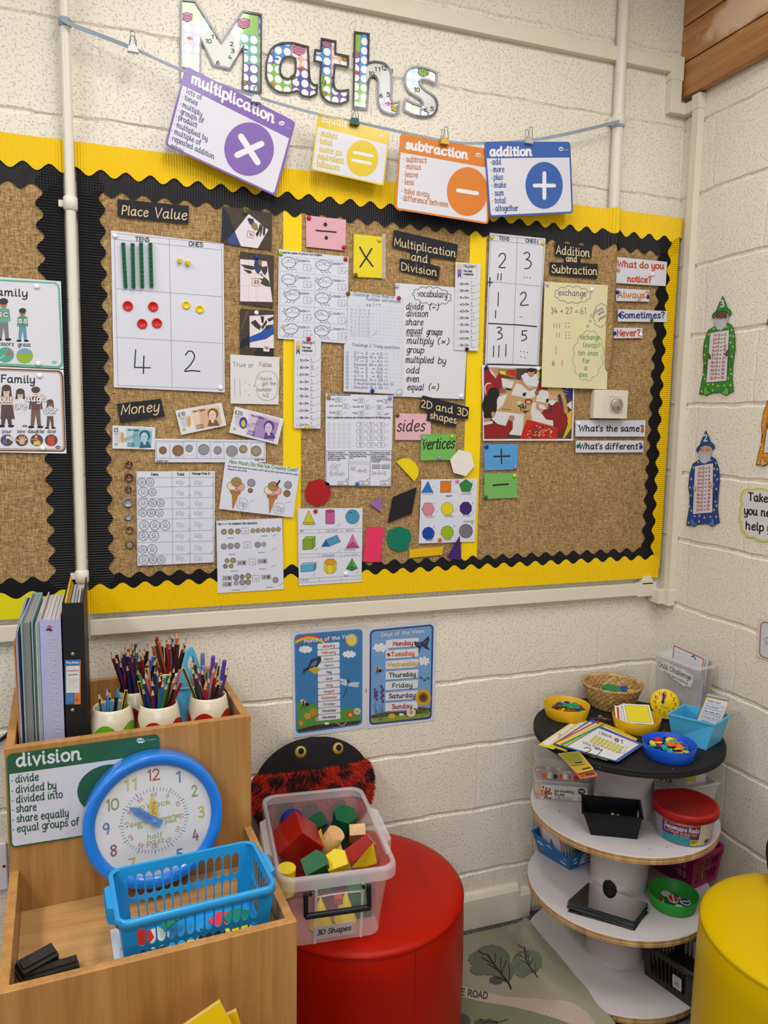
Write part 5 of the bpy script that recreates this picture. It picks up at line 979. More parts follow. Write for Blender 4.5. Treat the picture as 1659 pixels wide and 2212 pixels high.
mat_card(C3, [(125, 168), (490, 236), (493, 550), (103, 487)], '#DE7A14', 'subtraction', [(s_, x, y, x1, dy, 24) for s_, x, y, x1, dy in ws], 405, 413, 86, 102, [((366, 408), (445, 420), 17)], (148, 232, 405, 45, 36), None, 'orange subtraction word mat tucked behind the blue addition mat', D_, 9.5, bd=.25)
wa = [('• add', 498, 300, 545), ('• more', 502, 332, 558), ('• plus', 505, 364, 552), ('• make', 506, 397, 566), ('• sum', 508, 430, 556), ('• total', 508, 462, 564), ('• altogether', 512, 494, 616)]
mat_card(C3, [(474, 205), (834, 205), (846, 503), (497, 520)], '#2458AE', 'addition', [(s_, x, y, x1, -1, 24) for s_, x, y, x1 in wa], 725, 387, 78, 98, [((726, 336), (726, 440), 16), ((685, 388), (767, 388), 16)], (499, 263, 672, -1, 36), None, 'blue addition word mat at the right end of the ribbon', D_+.004, 9.5, bd=.22)
for x, y, col, lab in ((287, 104, '#B9B9BC', 'silver binder clip alone on the ribbon left of the word mats'), (553, 213, '#B9B9BC', 'silver binder clip holding the purple multiplication mat'), (766, 262, '#1F4A44', 'dark green binder clip holding the yellow equals mat'), (960, 304, '#C09A2C', 'gold binder clip holding the orange subtraction mat'), (1142, 303, '#B9B9BC', 'silver binder clip holding the blue addition mat')):
    c = at(x, y, Y=-.07); t = thing('binder_clip', lab, 'binder clip', c); CMm = M(col, .3, .05, 60, metal=.3 if col != '#1F4A44' else 0); WR = M('#6F7076', .3, .05, 50, metal=.6)
    mb = MB(); mb.prism([(-.013, 0), (.013, 0), (.010, .016), (.010, .017), (-.010, .017), (-.010, .016)], -.006, .006, CMm, Matrix.Translation(c+V((0, 0, -.010)))@Matrix.Rotation(PI/2, 4, 'X')); part(mb, 'clip_body', t, bevel=.0008)
    for sy in (-.0065, .0065):
        w_ = [(-.008, sy, .003), (-.0075, sy*1.4, .012), (-.004, sy*1.7, .024), (-.0055, sy*1.8, .030), (0, sy*1.9, .034), (.0055, sy*1.8, .030), (.004, sy*1.7, .024), (.0075, sy*1.4, .012), (.008, sy, .003)]
        mb = MB(); mb.tube([c+V(p) for p in spl(w_, 3)], .0009, WR, 6); part(mb, 'wire_handle', t)
# ------------------------------------------------------------------ sound family posters on the left board
F1 = (0, 560, 5.027)
def fam(q, rim, lab, d=.0215):
    a = Art(back(d), F1); f = quadmap(q)
    a.slab(q, M('#D9D8DC', .2, .02, 10, coat=.4), .0012)
    return a
a = fam([(-560, 150), (662, 240), (690, 1190), (-520, 1130)], None, None)
T1 = lam('#5FAE8E')
r_ = [(-500, 190), (600, 250), (635, 275), (650, 320), (688, 1120), (680, 1165), (640, 1187), (-480, 1130)]
a.poly(r_, T1, 1).poly([(-480, 215), (590, 268), (618, 285), (630, 325), (664, 1110), (655, 1145), (625, 1160), (-460, 1105)], lam('#E2E1EA'), 2)
a.text('Family', -118, 388, 292, 78, INK, 14, 18)
def figure(x, y, h, top, legs, hair, skin, word, wx, wy, wx1, long=False):
    u = h/100; a.ell(x, y+11*u, 9*u, 11*u, lam(skin), 4)
    a.poly(ellpts(x, y+5*u, 11*u, 8*u, 16), lam(hair), 5)
    if long: a.poly([(x-11*u, y+5*u), (x-13*u, y+26*u), (x-6*u, y+24*u), (x-8*u, y+8*u), (x+8*u, y+8*u), (x+6*u, y+24*u), (x+13*u, y+26*u), (x+11*u, y+5*u)], lam(hair), 5)
    a.poly([(x-14*u, y+24*u), (x-6*u, y+21*u), (x+6*u, y+21*u), (x+14*u, y+24*u), (x+17*u, y+52*u), (x+12*u, y+54*u), (x+11*u, y+36*u), (x+11*u, y+56*u), (x-11*u, y+56*u), (x-11*u, y+36*u), (x-12*u, y+54*u), (x-17*u, y+52*u)], lam(top), 3)
    a.poly([(x-11*u, y+55*u), (x+11*u, y+55*u), (x+13*u, y+93*u), (x+4*u, y+93*u), (x, y+66*u), (x-4*u, y+93*u), (x-13*u, y+93*u)], lam(legs), 3)
    for s_ in (-1, 1): a.ell(x+s_*11*u, y+96*u, 8*u, 3.5*u, INK, 3, 12)
    for s_ in (-1, 1): a.ell(x+s_*3.5*u, y+11*u, 1, 1.6*u, INK, 6, 8)
    a.line([(x-3*u, y+16*u), (x, y+17*u), (x+3*u, y+16*u)], 2.5, INK, 6)
    if word: a.text(word, wx, wy, wx1, 62, lam('#3E3A40'), 19, 4, k=8).text(word, wx, wy, wx1, 62, lam('#EDEDF2'), 12, 4, k=10)
figure(38, 435, 455, '#5FA88C', '#77757E', '#2B2523', '#B9805C', 'sc', -25, 620, 85); figure(245, 540, 360, '#3F9478', '#5E92B4', '#2E2724', '#A86E4A', 'ss', 195, 690, 292)
a.text('scissors', -72, 935, 148, 42, INK, 7, 4).text('grass', 195, 945, 328, 42, INK, 7, 2)
a.ell(60, 1038, 92, 84, lam('#4DA48C'), 3, 30).ell(268, 1050, 92, 84, lam('#8FB52A'), 3, 30).poly([(185, 1020), (190, 1000), (215, 980), (268, 966), (320, 980), (345, 1003), (350, 1022)], lam('#6FA3C0'), 4)
a.line([(0, 1075), (75, 1030)], 9, lam('#C9CED2'), 4).line([(60, 1040), (98, 1022)], 14, lam('#C8502E'), 5).ring(102, 1005, 16, 20, 7, lam('#C8502E'), 5).ring(112, 1028, 18, 14, 7, lam('#C8502E'), 5)
a.poly(cloud(ellpts(590, 1120, 28, 14, 14), 7, 4), T1, 4).text('twinkl', 570, 1125, 612, 10, lam('#E5E5EC'), 2.5)
a.done('sound_poster', 'green bordered sound family poster with words scissors and grass', 'poster')
a = fam([(-560, 1140), (690, 1200), (722, 2110), (-520, 2085)], None, None, .0205)
T2 = lam('#4A3227'); a.poly([(-500, 1165), (640, 1208), (672, 1230), (688, 1270), (716, 2045), (705, 2075), (680, 2092), (-480, 2080)], T2, 1).poly([(-490, 1178), (630, 1222), (660, 1240), (672, 1280), (702, 2035), (692, 2062), (670, 2078), (-480, 2066)], lam('#C8987C'), 2).poly([(-480, 1195), (620, 1238), (645, 1255), (654, 1290), (682, 2030), (672, 2052), (655, 2060), (-470, 2045)], lam('#E2E1EA'), 3)
a.text('Family', 10, 1335, 372, 78, INK, 14, 10, k=5)
figure(70, 1375, 455, '#D9B9A4', '#4A2A2A', '#3A2822', '#E2BFA6', None, 0, 0, 0, True); a.poly([(15, 1580), (135, 1580), (162, 1735), (5, 1735)], lam('#4A2A2A'), 5)
figure(220, 1415, 415, '#3A2A26', '#C09A86', '#2A2422', '#E0B79A', None, 0, 0, 0, True); figure(388, 1395, 445, '#5A2E2A', '#6A4A3A', '#3A332E', '#E6CDB8', None, 0, 0, 0); figure(545, 1530, 315, '#D4D4DA', '#5A3A2A', '#4A2F22', '#8A5A3A', None, 0, 0, 0, True)
a.poly([(362, 1440), (410, 1440), (405, 1452), (368, 1452)], lam('#2A2422'), 7)
for s_, x, y, x1 in (('our', 0, 1548, 140), ('ore', 152, 1625, 288), ('augh', 272, 1540, 500), ('oor', 475, 1668, 622)): a.text(s_, x, y, x1, 66, lam('#3E3A40'), 20, 2, k=10).text(s_, x, y, x1, 66, lam('#EDEDF2'), 13, 2, k=12)
for s_, x, x1 in (('pour', 25, 122), ('sore', 185, 270), ('daughter', 303, 485), ('door', 515, 610)): a.text(s_, x, 1885, x1, 38, INK, 6, 3, k=5)
for i, x in enumerate((76, 236, 398, 556)):
    a.ell(x, 1966, 70, 64, lam('#46301F'), 4, 28)
    if i == 0: a.poly([(30, 1960), (70, 1950), (72, 2010), (36, 2012)], lam('#3F55A8'), 5).poly([(70, 1915), (135, 1930), (145, 1985), (95, 1950), (62, 1948)], lam('#D5D5DC'), 6)
    if i == 1:
        a.ell(240, 1985, 30, 26, lam('#DDAE8A'), 5)
        for q in (-1.2, -.5, .0, .45, .95): a.line([(240+20*math.sin(q), 1985-20*math.cos(q)), (240+62*math.sin(q), 1985-62*math.cos(q))], 15, lam('#DDAE8A'), 6)
    if i == 2: a.poly([(370, 1975), (432, 1975), (445, 2018), (360, 2018)], lam('#DCC02A'), 5).poly([(380, 1935), (415, 1935), (420, 1975), (376, 1975)], lam('#B8302A'), 5).ell(392, 1925, 14, 14, lam('#D9B08C'), 6).line([(340, 1960), (385, 1948), (440, 1985)], 6, lam('#D9B08C'), 6)
    if i == 3: a.poly([(520, 1920), (592, 1920), (592, 2028), (520, 2028)], lam('#C8321A'), 5).frame([(535, 1935), (577, 1935), (577, 2015), (535, 2015)], 4, lam('#8A1F12'), 6)
a.poly(cloud(ellpts(630, 2042, 28, 14, 14), 7, 4), INK, 5).text('twinkl', 610, 2047, 652, 10, lam('#E5E5EC'), 2.5, k=8)
a.done('sound_poster', 'brown bordered sound family poster with words pour, sore, daughter and door', 'poster')
pins(F1, [(398, 297, W_, .022, 'at the top of the green sound poster'), (416, 1133, W_, .022, 'at the bottom of the green sound poster'), (430, 1265, W_, .0215, 'at the top of the brown sound poster'), (466, 2052, W_, .0215, 'at the bottom of the brown sound poster')])
# ------------------------------------------------------------------ posters under the board
P2 = (600, 1320, 4.3658); SKY = lam('#3C7FC0'); SKY2 = lam('#6F9FD6'); GRS = lam('#4D9136'); MUD = lam('#3E2B22')
a = Art(back(.0015), P2); a.slab([(122, 185), (828, 130), (828, 1105), (150, 1200)], paper('#D9D9E4'), .001)
a.poly([(155, 255), (170, 228), (200, 218), (760, 170), (790, 180), (800, 200), (798, 1040), (785, 1065), (760, 1078), (215, 1155), (185, 1150), (170, 1125)], SKY, 1).poly([(172, 262), (185, 240), (205, 233), (750, 188), (772, 195), (780, 212), (782, 1035), (185, 1120)], lam('#3476B4'), 2)
a.poly([(180, 860), (380, 880), (585, 925), (782, 905), (782, 1035), (190, 1115)], GRS, 3).poly([(186, 1118), (350, 1075), (560, 1055), (782, 1030), (782, 1045), (750, 1065), (200, 1140)], MUD, 4)
for i, c in enumerate(('#C8302A', '#DE8A2A', '#E6D03A', '#4FA04A', '#3F68B8', '#6A4A9A')): a.line([(172, 268+13*i), (250, 236+13*i), (330, 232+13*i), (400, 255+13*i), (455-4*i, 300+6*i)], 14, lam(c), 4, sp=4)
a.ell(696, 272, 50, 54, lam('#E5D24A'), 4)
for i in range(24): q = 2*PI*i/24; a.ell(696+58*math.cos(q), 272+62*math.sin(q), 5, 5, lam('#C9A93A'), 4, 6)
for x, y in ((262, 362), (674, 407)): a.poly(cloud(ellpts(x, y, 58, 24, 24), 9, 14), lam('#E8E8F0'), 4)
a.text('Months of the Year', 248, 300, 715, 34, lam('#5A5560'), 9.5, -48, k=7).text('Months of the Year', 248, 300, 715, 34, lam('#EEEEF4'), 6.5, -48, k=9)
for i, (s_, c) in enumerate(zip('January February March April May June July August September October November December'.split(), '#B8302A #C8662A #A8862A #5F8A2A #4A4A6A #5A4A7A #B8302A #C8562A #B8862A #7A8A4A #5A5A72 #3E4A72'.split())):
    y = 330+61*i; x = 374+.8*i; a.poly([(x, y-15), (x+8, y-22), (x+200, y-38), (x+207, y-32), (x+208, y+8), (x+202, y+16), (x+8, y+34), (x, y+26)], lam('#E4E4EC'), 5)
    w_ = 8.2*len(s_); a.text(s_, x+104-w_, y+13, x+104+w_, 24, lam(c), 4.5, -w_*.13, k=8)
def butterfly(x, y, s, c1, c2):
    a.poly([(x, y), (x+.25*s, y-.55*s), (x+.8*s, y-.75*s), (x+.85*s, y-.5*s), (x+.6*s, y-.1*s)], c1, 6).poly([(x, y), (x+.6*s, y-.15*s), (x+.75*s, y+.05*s), (x+.5*s, y+.3*s)], c2, 7).line([(x-.15*s, y+.05*s), (x+.1*s, y-.02*s)], .12*s, INK, 8)
    for q in (.1, .25, .4): a.line([(x-.1*s+q*.3*s, y), (x-.35*s+q*.5*s, y+.3*s)], 3, INK, 8)
butterfly(272, 548, 165, lam('#2A2F38'), lam('#B9A62A')); a.poly([(300, 530), (330, 480), (375, 460), (360, 510)], lam('#4F78B0'), 9).poly([(300, 555), (350, 520), (350, 575)], lam('#C9A93A'), 9)
def bee(x, y, s): a.ell(x, y, .3*s, .2*s, lam('#D9A05A'), 6, 14, .5).ell(x+.22*s, y+.1*s, .2*s, .17*s, INK, 7, 12).line([(x-.05*s, y-.2*s), (x-.12*s, y+.2*s)], .12*s, INK, 8).line([(x, y+.15*s), (x-.3*s, y+.45*s)], 4, INK, 8).line([(x+.1*s, y+.2*s), (x, y+.55*s)], 4, INK, 8).line([(x+.3*s, y+.1*s), (x+.6*s, y+.05*s)], 4, INK, 8)
bee(250, 870, 110); a.ell(240, 850, 28, 14, lam('#D8DCE2'), 5, 12, .4)
a.line([(665, 665), (650, 740), (615, 815)], 9, lam('#3E4A42'), 8)
for x, y, q in ((620, 655, .3), (640, 690, .25), (715, 700, .2), (720, 685, -.1)): a.ell(x, y, 55, 15, lam('#B9CBDD'), 7, 16, q)
a.ell(665, 660, 14, 16, lam('#2E3B3A'), 8, 10)
def flower(x, y, r, c, c2, st, n=9):
    a.line([(x, y), (x+4, y+st)], 5, lam('#4A7A2A'), 5)
    for i in range(n): q = 2*PI*i/n; a.ell(x+r*.65*math.cos(q), y+r*.65*math.sin(q), r*.42, r*.3, lam(c), 6, 10, q)
    a.ell(x, y, r*.5, r*.5, lam(c2), 8, 12)
flower(220, 1058, 30, '#C8622A', '#C89A5A', 60); flower(280, 990, 32, '#D9962A', '#D98A3A', 90); flower(335, 955, 36, '#C87A2A', '#B9862A', 120); flower(684, 978, 34, '#C8482A', '#D9B03A', 60); flower(750, 945, 32, '#C9C9E2', '#D9A03A', 90); flower(372, 1020, 18, '#D9A0A0', '#A86A4A', 60)
a.line([(555, 1052), (590, 1075), (620, 1075), (645, 1050)], 8, lam('#D9967A'), 7, sp=3).poly(cloud(ellpts(462, 1060, 22, 9, 14), 7, 4), lam('#EEEEF4'), 6)
a.done('months_poster', 'blue Months of the Year poster with a rainbow, left of its pair', 'poster')
a = Art(back(.0015), P2); a.slab([(840, 148), (1503, 88), (1478, 1030), (838, 1112)], paper('#D9D9E4'), .001)
a.poly([(868, 215), (880, 190), (905, 176), (1440, 126), (1462, 138), (1470, 160), (1452, 985), (1440, 1008), (1415, 1020), (900, 1073), (872, 1065), (862, 1040)], lam('#20407F'), 1).poly([(884, 215), (895, 200), (915, 192), (1430, 143), (1448, 152), (1452, 168), (1438, 975), (1428, 992), (1408, 1002), (910, 1056), (885, 1050), (878, 1035)], SKY2, 2)
a.poly([(880, 985), (1000, 955), (1200, 945), (1320, 905), (1440, 915), (1438, 975), (1050, 1000), (880, 1010)], lam('#5A3A26'), 3).poly([(878, 1015), (1100, 985), (1300, 975), (1438, 950), (1438, 975), (1408, 1002), (910, 1056), (885, 1050)], lam('#7F9A3A'), 4)
a.text('Days of the Week', 975, 240, 1378, 34, lam('#4A4A6A'), 9, -36, k=7).text('Days of the Week', 975, 240, 1378, 34, lam('#EEEEF4'), 6, -36, k=9)
for x, y in ((970, 345), (1378, 470)): a.poly(cloud(ellpts(x, y, 62 if x < 1000 else 45, 26, 24), 7, 22), lam('#E8E8F0'), 4)
for i, (s_, c) in enumerate(zip('Monday Tuesday Wednesday Thursday Friday Saturday Sunday'.split(), '#B02838 #C8602A #CDAA2E #1F4A3A #2A5A4A #2E335A #A82448'.split())):
    y = 312+99*i; x = 1020-1.2*i; a.poly([(x, y-40), (x+310, y-62), (x+306, y+18), (x-2, y+40)], lam('#E4E4EC'), 5).frame([(x, y-40), (x+310, y-62), (x+306, y+18), (x-2, y+40)], 2, GREY, 6)
    w_ = 15.5*len(s_); a.text(s_, x+158-w_, y+16, x+158+w_, 40, lam(c), 8.5, -w_*.11, k=8)
a.poly([(1360, 300), (1285, 285), (1290, 320), (1330, 350), (1325, 405), (1350, 350), (1365, 330), (1385, 350), (1440, 370), (1410, 330), (1430, 270), (1424, 232), (1385, 270)], lam('#1E2C4A'), 9).ell(1362, 305, 10, 22, INK, 10, 10); a.line([(1310, 305), (1350, 320)], 12, lam('#3A5F96'), 11).line([(1375, 310), (1410, 280)], 12, lam('#3A5F96'), 11).line([(1350, 340), (1340, 360)], 8, lam('#3A5F96'), 11)
a.ell(1046, 412, 15, 17, lam('#B0302A'), 9, 12).line([(1028, 400), (1066, 422)], 4, INK, 10); bee(945, 555, 85)
a.line([(1335, 635), (1390, 645), (1445, 640)], 4, lam('#3A5A4A'), 7)
for x, y, q in ((1350, 625, .6), (1385, 655, -.5), (1415, 630, .3)): a.ell(x, y, 18, 6, lam('#2F5546'), 8, 10, q)
for x, y, h_ in ((925, 740, 100), (985, 710, 160)):
    for j in range(9): a.ell(x+(j % 3-1)*9, y+h_*j/9, 12, 14, lam(('#5A3A6A', '#6F4A86', '#4A2F5A')[j % 3]), 6+j % 2, 8)
    a.line([(x, y+h_), (x-5, 1020)], 5, lam('#4A5A4A'), 5)
for i in range(9): a.line([(960+2*i, 1030), (900+20*i, 880+(i % 3)*30)], 4, lam('#5A6A62'), 5)
a.line([(1370, 880), (1360, 995)], 8, lam('#4A7A2A'), 7)
for i in range(20): q = 2*PI*i/20; a.ell(1372+56*math.cos(q), 815+60*math.sin(q), 24, 11, lam('#D9A51E'), 9, 8, q)
a.ell(1372, 815, 46, 48, lam('#8A5A1E'), 11).ell(1372, 815, 28, 30, lam('#4F3218'), 12); a.poly([(1370, 960), (1410, 920), (1432, 950), (1400, 975)], lam('#4A7A3A'), 9).poly([(1360, 950), (1300, 915), (1270, 920), (1320, 945)], lam('#4A7A3A'), 9)
flower(1258, 955, 42, '#E2E2E8', '#D9A52A', 50, 12); a.ell(1075, 990, 34, 24, lam('#D9B31E'), 6).poly(cloud(ellpts(1166, 975, 22, 10, 14), 7, 4), lam('#EEEEF4'), 6)
a.done('days_poster', 'blue Days of the Week poster with a sunflower, right of its pair', 'poster')
# ------------------------------------------------------------------ right wall
RW = (1440, 600, 3.685)
def wizard(ox, oy, s, robe, robe2, skin, num, lab, table, sk=0):
    a = Art(rightw(.004), RW); X = lambda x, y: (ox+(x-450)*s+sk*(y-530)*s, oy+(y-530)*s)
    def pp(l): return [X(*p) for p in l]
    R, R2, S_ = lam(robe), lam(robe2), lam(skin); LN_ = lam('#1E2A24'); ST = lam('#E2CE5A')
    body = [(385, 385), (400, 372), (490, 362), (520, 380), (542, 450), (546, 560), (530, 680), (522, 790), (533, 905), (500, 915), (470, 935), (425, 912), (350, 918), (320, 935), (295, 928), (260, 925), (272, 860), (288, 780), (296, 690), (288, 610), (300, 510), (330, 420)]
    hat = [(446, 145), (470, 200), (482, 238), (510, 262), (516, 288), (500, 303), (480, 272), (440, 264), (402, 278), (376, 328), (362, 310), (368, 290), (395, 262), (420, 200)]
    a.slab(pp(body), R, .002).line(pp(body), 4, LN_, 3, True)
    a.poly(pp([(380, 300), (375, 370), (400, 410), (430, 420), (465, 395), (485, 350), (495, 280)]), lam('#B9BAC0'), 4).poly(pp([(385, 300), (395, 270), (440, 255), (480, 265), (485, 310), (470, 330), (400, 335)]), S_, 5)
    a.poly(pp([(390, 335), (430, 328), (480, 330), (470, 380), (430, 420), (400, 395)]), lam('#C9CACF'), 6).line(pp([(388, 350), (410, 328), (432, 334), (455, 326), (474, 346)]), 9*s, lam('#DCDCE2'), 7).line(pp([(388, 352), (410, 330), (432, 335), (455, 327), (474, 348)]), 2.5, LN_, 8)
    for x in (410, 458): a.ring(*X(x, 305), 16*s, 10*s, 3, lam('#7A2E22'), 8, 12)
    a.poly(pp(hat), R, 9).line(pp(hat), 4, LN_, 10, True).line(pp([(368, 300), (400, 268), (440, 252), (490, 248)]), 4, LN_, 10)
    x0, y0 = X(425, 232); x1, _ = X(455, 232); a.text(str(num), x0, y0, x1, 52*s, lam('#EFEFEF'), 9*s, -3, k=12)
    scr = [(345, 437), (500, 412), (478, 822), (313, 836)]; a.poly(pp(scr), lam('#E2DFE2'), 5).line(pp(scr), 4, LN_, 6, True)
    for i in range(12):
        y = 468+31*i; l = 372-2.6*i; x0, y0 = X(l, y); x1, _ = X(l+52, y); TX = lam('#B0403A'); a.text('%d×%d' % (i+1, num), x0, y0, x1, 18*s, TX, 4*s, -5*s, k=8)
        x0, y0 = X(l+63, y-4); x1, _ = X(l+75, y); a.text('=', x0, y0, x1, 18*s, TX, 4*s, -1, k=8); v = str((i+1)*num); x0, y0 = X(l+88, y-6); x1, _ = X(l+88+11*len(v), y); a.text(v, x0, y0, x1, 18*s, TX, 4*s, -2, k=8)
    for x, y in ((338, 625), (482, 600)): a.ell(*X(x, y), 13*s, 28*s, S_, 9, 14, .3 if x > 400 else -.3)
    a.line(pp([(318, 650), (300, 700), (310, 760), (330, 640)]), 3.5, LN_, 7).line(pp([(498, 620), (520, 680), (492, 745), (490, 640)]), 3.5, LN_, 7)
    for x, y in ((375, 405), (475, 390), (335, 450), (520, 415), (312, 545), (300, 615), (306, 680), (290, 770), (505, 460), (508, 515), (527, 548), (517, 628), (530, 465), (505, 730), (490, 800), (515, 765), (305, 805), (330, 850), (368, 848), (410, 862), (460, 858), (508, 855), (278, 905), (365, 895)):
        a.poly([X(x+11*(1 if j % 2 == 0 else .42)*math.sin(PI*j/5), y-14*(1 if j % 2 == 0 else .42)*math.cos(PI*j/5)) for j in range(10)], ST, 4)
    for x, sx in ((315, 1), (470, -1)): a.poly(pp(spl([(x-18*sx, 885), (x-8*sx, 868), (x+8*sx, 880), (x+12*sx, 900), (x+40*sx, 908), (x+18*sx, 925), (x-12*sx, 932), (x-22*sx, 912)], 3, True)), R2, 9).line(pp(spl([(x-18*sx, 885), (x-8*sx, 868), (x+8*sx, 880), (x+12*sx, 900), (x+40*sx, 908), (x+18*sx, 925), (x-12*sx, 932), (x-22*sx, 912)], 3, True)), 3, LN_, 10, True)
    a.done('times_table_wizard', lab, 'wall cut-out', 'times table wizards on the right wall')
wizard(450, 530, 1, '#2E8A35', '#5FB548', '#6A4530', 3, 'green robed paper wizard holding the three times table', 3)
wizard(328, 1588, .965, '#16409A', '#3F78C0', '#D2A882', 2, 'blue robed paper wizard holding the two times table', 2, .035)
wizard(925, 1085, 1.02, '#E08A1A', '#D9A56A', '#7A5236', 4, 'orange robed paper wizard cut off by the picture edge', 4, -.05)
wizard(1010, -20, 1.0, '#C8401E', '#D9805A', '#D2A882', 5, 'red paper wizard with only its robe edge in view high on the right wall', 5, -.06)
a = Art(rightw(.003), RW)
oc = cloud([(600, 1700), (680, 1682), (807, 1690), (950, 1720), (1020, 1800), (1020, 1960), (1000, 2120), (900, 2130), (807, 2100), (690, 2070), (620, 2040), (590, 1950), (585, 1880), (600, 1800)], 14, 14)
a.slab(oc, lam('#D9D84A'), .001).poly([(800+(x-800)*.93, 1890+(y-1890)*.93) for x, y in oc], lam('#E4E2E6'), 2)
for s_, x, y, x1, dy in (('Take what', 650, 1772, 985, 35), ('you need to', 616, 1880, 985, 40), ('help you', 628, 2000, 920, 35)): a.text(s_, x, y, x1, 62, INK, 11, dy)
a.done('help_sign', 'white cloud shaped sign with a yellow edge beginning Take you ne help', 'sign')
RZ = (1350, 1150, 5.369); a = Art(rightw(.003), RZ); a.slab([(1545, 1000), (1950, 1050), (1950, 1600), (1525, 1440)], paper('#DADAE2'), .001)
a.line([(1950, 1120), (1620, 1042), (1590, 1050), (1575, 1080), (1560, 1390), (1575, 1430), (1610, 1448), (1950, 1560)], 14, lam('#B8703A'), 2).line([(1670, 1225), (1645, 1235), (1650, 1215), (1610, 1235), (1640, 1280), (1645, 1262), (1670, 1275)], 5, lam('#C8805A'), 3).text('is', 1622, 1300, 1648, 22, GREY, 4, 4)
a.done('paper_sheet', 'white sheet with a brown rounded frame at the right edge, above the yellow stool', 'poster')
# ------------------------------------------------------------------ tiered wooden book unit
UO = V((-2.035, -.478, 0)); UT = Matrix.Translation(UO)@Matrix.Rotation(math.radians(3.2), 4, 'Z'); UR = UT.to_3x3(); UN = UR@V((0, -1, 0))
BW = wood('#A0703A', '#BA8A50', 2, .9, .38); BH = wood('#AC7D4A', '#C49863', 0, .9, .4)
ut = thing('book_unit', 'tiered beech effect storage unit with open trays stepping down towards the viewer', 'storage unit', UO)
def ubox(lo, hi, name, m, label=None):
    mb = MB(); mb.box(lo, hi, m, UT); return part(mb, name, ut, label, bevel=.0015)
TF = .928
for x in (0, .502):
    ubox((x, .0182, .0), (x+.018, .405, 1.004), 'side_panel', BW); ubox((x, -.365, 0), (x+.018, -.0002, .735), 'side_panel', BW); ubox((x, -.73, 0), (x+.018, -.3834, .47), 'side_panel', BW)
ubox((0, 0, .0), (.52, .018, 1.008), 'front_panel', BW); ubox((0, -.3832, 0), (.52, -.3652, .738), 'front_panel', BW); ubox((0, -.748, 0), (.52, -.7302, .47), 'front_panel', BW)
ubox((.0182, .387, .0), (.5018, .405, 1.006), 'back_panel', BW)
ubox((.0182, .0182, TF-.016), (.5018, .3868, TF), 'tray_floor', BH); ubox((.0182, -.365, .624), (.5018, -.0002, .64), 'tray_floor', BH); ubox((.0182, -.73, .36), (.5018, -.3834, .376), 'tray_floor', BH)
# division mat against the front panel
C7b = (0, 1560, 3.1904)
a = Art(plane(UT@V((0, -.0032, 0)), UN), C7b); q = [(46, 218), (1096, 78), (1098, 470), (68, 868)]
q = [(46, 222), (1096, 80), (1132, 700), (72, 868)]
DG_ = lam('#1F5B3A'); a.slab(rquad(q, .05, 1.42), DG_, .002); f = quadmap(q)
a.poly([f(x, y) for x, y in ((.012, .215), (.988, .215), (.988, .955), (.975, .985), (.028, .985), (.012, .955))], lam('#E0E0EA'), 2)
a.text('division', 112, 305, 555, 84, lam('#E6E8EE'), 17, -50, k=4)
for s_, x, y, x1, dy in (('• divide', 78, 422, 265, -22), ('• divided by', 80, 492, 385, -34), ('• divided into', 82, 560, 430, -40), ('• share', 84, 624, 250, -16), ('• share equally', 86, 694, 470, -46), ('• equal groups of', 88, 762, 545, -55)): a.text(s_, x, y, x1, 52, lam('#1E4A36'), 7.5, dy, k=4)
a.ell(770, 470, 238, 180, DG_, 3, 44, -.1).poly(cloud(ellpts(968, 127, 28, 14, 16), 7, 6), lam('#EFEFF4'), 4).text('twinkl', 942, 134, 994, 16, DG_, 3, -3, k=6).line([(1003, 126), (1075, 116)], 2.5, lam('#C8CFCC'), 4)
a.done('word_mat', 'green division word mat leaning on the wooden panel behind the blue clock', 'word mat')
# blue teaching clock
cc = UT@V((.292, -.045, .8215)); tilt = math.radians(5)
CT = Matrix.Translation(cc)@Matrix.Rotation(math.radians(3.2), 4, 'Z')@Matrix.Rotation(PI/2-tilt, 4, 'X')
t = thing('wall_clock', 'large blue rimmed teaching clock leaning on the wooden unit', 'clock', cc-V((0, 0, .15)))
CB = M('#1E7BDC', .28, .03, 8, coat=.4)
mb = MB(); mb.lathe([(.1225, .012), (.1235, .020), (.1425, .0245), (.1465, .0215)], CB, CT, 80, False, False); mb.lathe([(.1465, .0215), (.1475, .016), (.1470, -.022), (.144, -.026)], CB, CT, 80, False, False); mb.lathe([(.144, -.026), (.0001, -.026)], CB, CT, 72, False, False); part(mb, 'rim', t)
ca = Art(local(CT@V((0, 0, .0125)), (CT.to_3x3()@V((1, 0, 0))), (CT.to_3x3()@V((0, -1, 0))), CT.to_3x3()@V((0, 0, 1))))
ca.ell(0, 0, .1225, .1225, lam('#E3E3E6'), 0, 60)
NC = ['#B02A2A', '#2F66C0', '#7F9A4A', '#D9B82A', '#8A2A4A', '#3A62C0', '#D9B82A', '#D9B82A', '#7A2A5A', '#3A62C0', '#7F8A4A', '#D9C02A']
for n in range(12):
    q = 2*PI*n/12; v = 12 if n == 0 else n; c = lam(NC[n]); R_ = .1005; x, y = R_*math.sin(q), -R_*math.cos(q); w_ = .0062*len(str(v))+.001*(len(str(v)) > 1)
    ca.text(str(v), x-w_, y+.0115, x+w_, .023, lam('#8A8A92'), .0034, k=2).text(str(v), x-w_, y+.0105, x+w_, .023, c, .0028, k=4)
for n in range(60):
    q = 2*PI*n/60; r0, r1 = (.0655, .072) if n % 5 else (.0645, .0745); ca.line([(r0*math.sin(q), -r0*math.cos(q)), (r1*math.sin(q), -r1*math.cos(q))], .0011 if n % 5 else .0016, lam('#2F66B0'), 2)
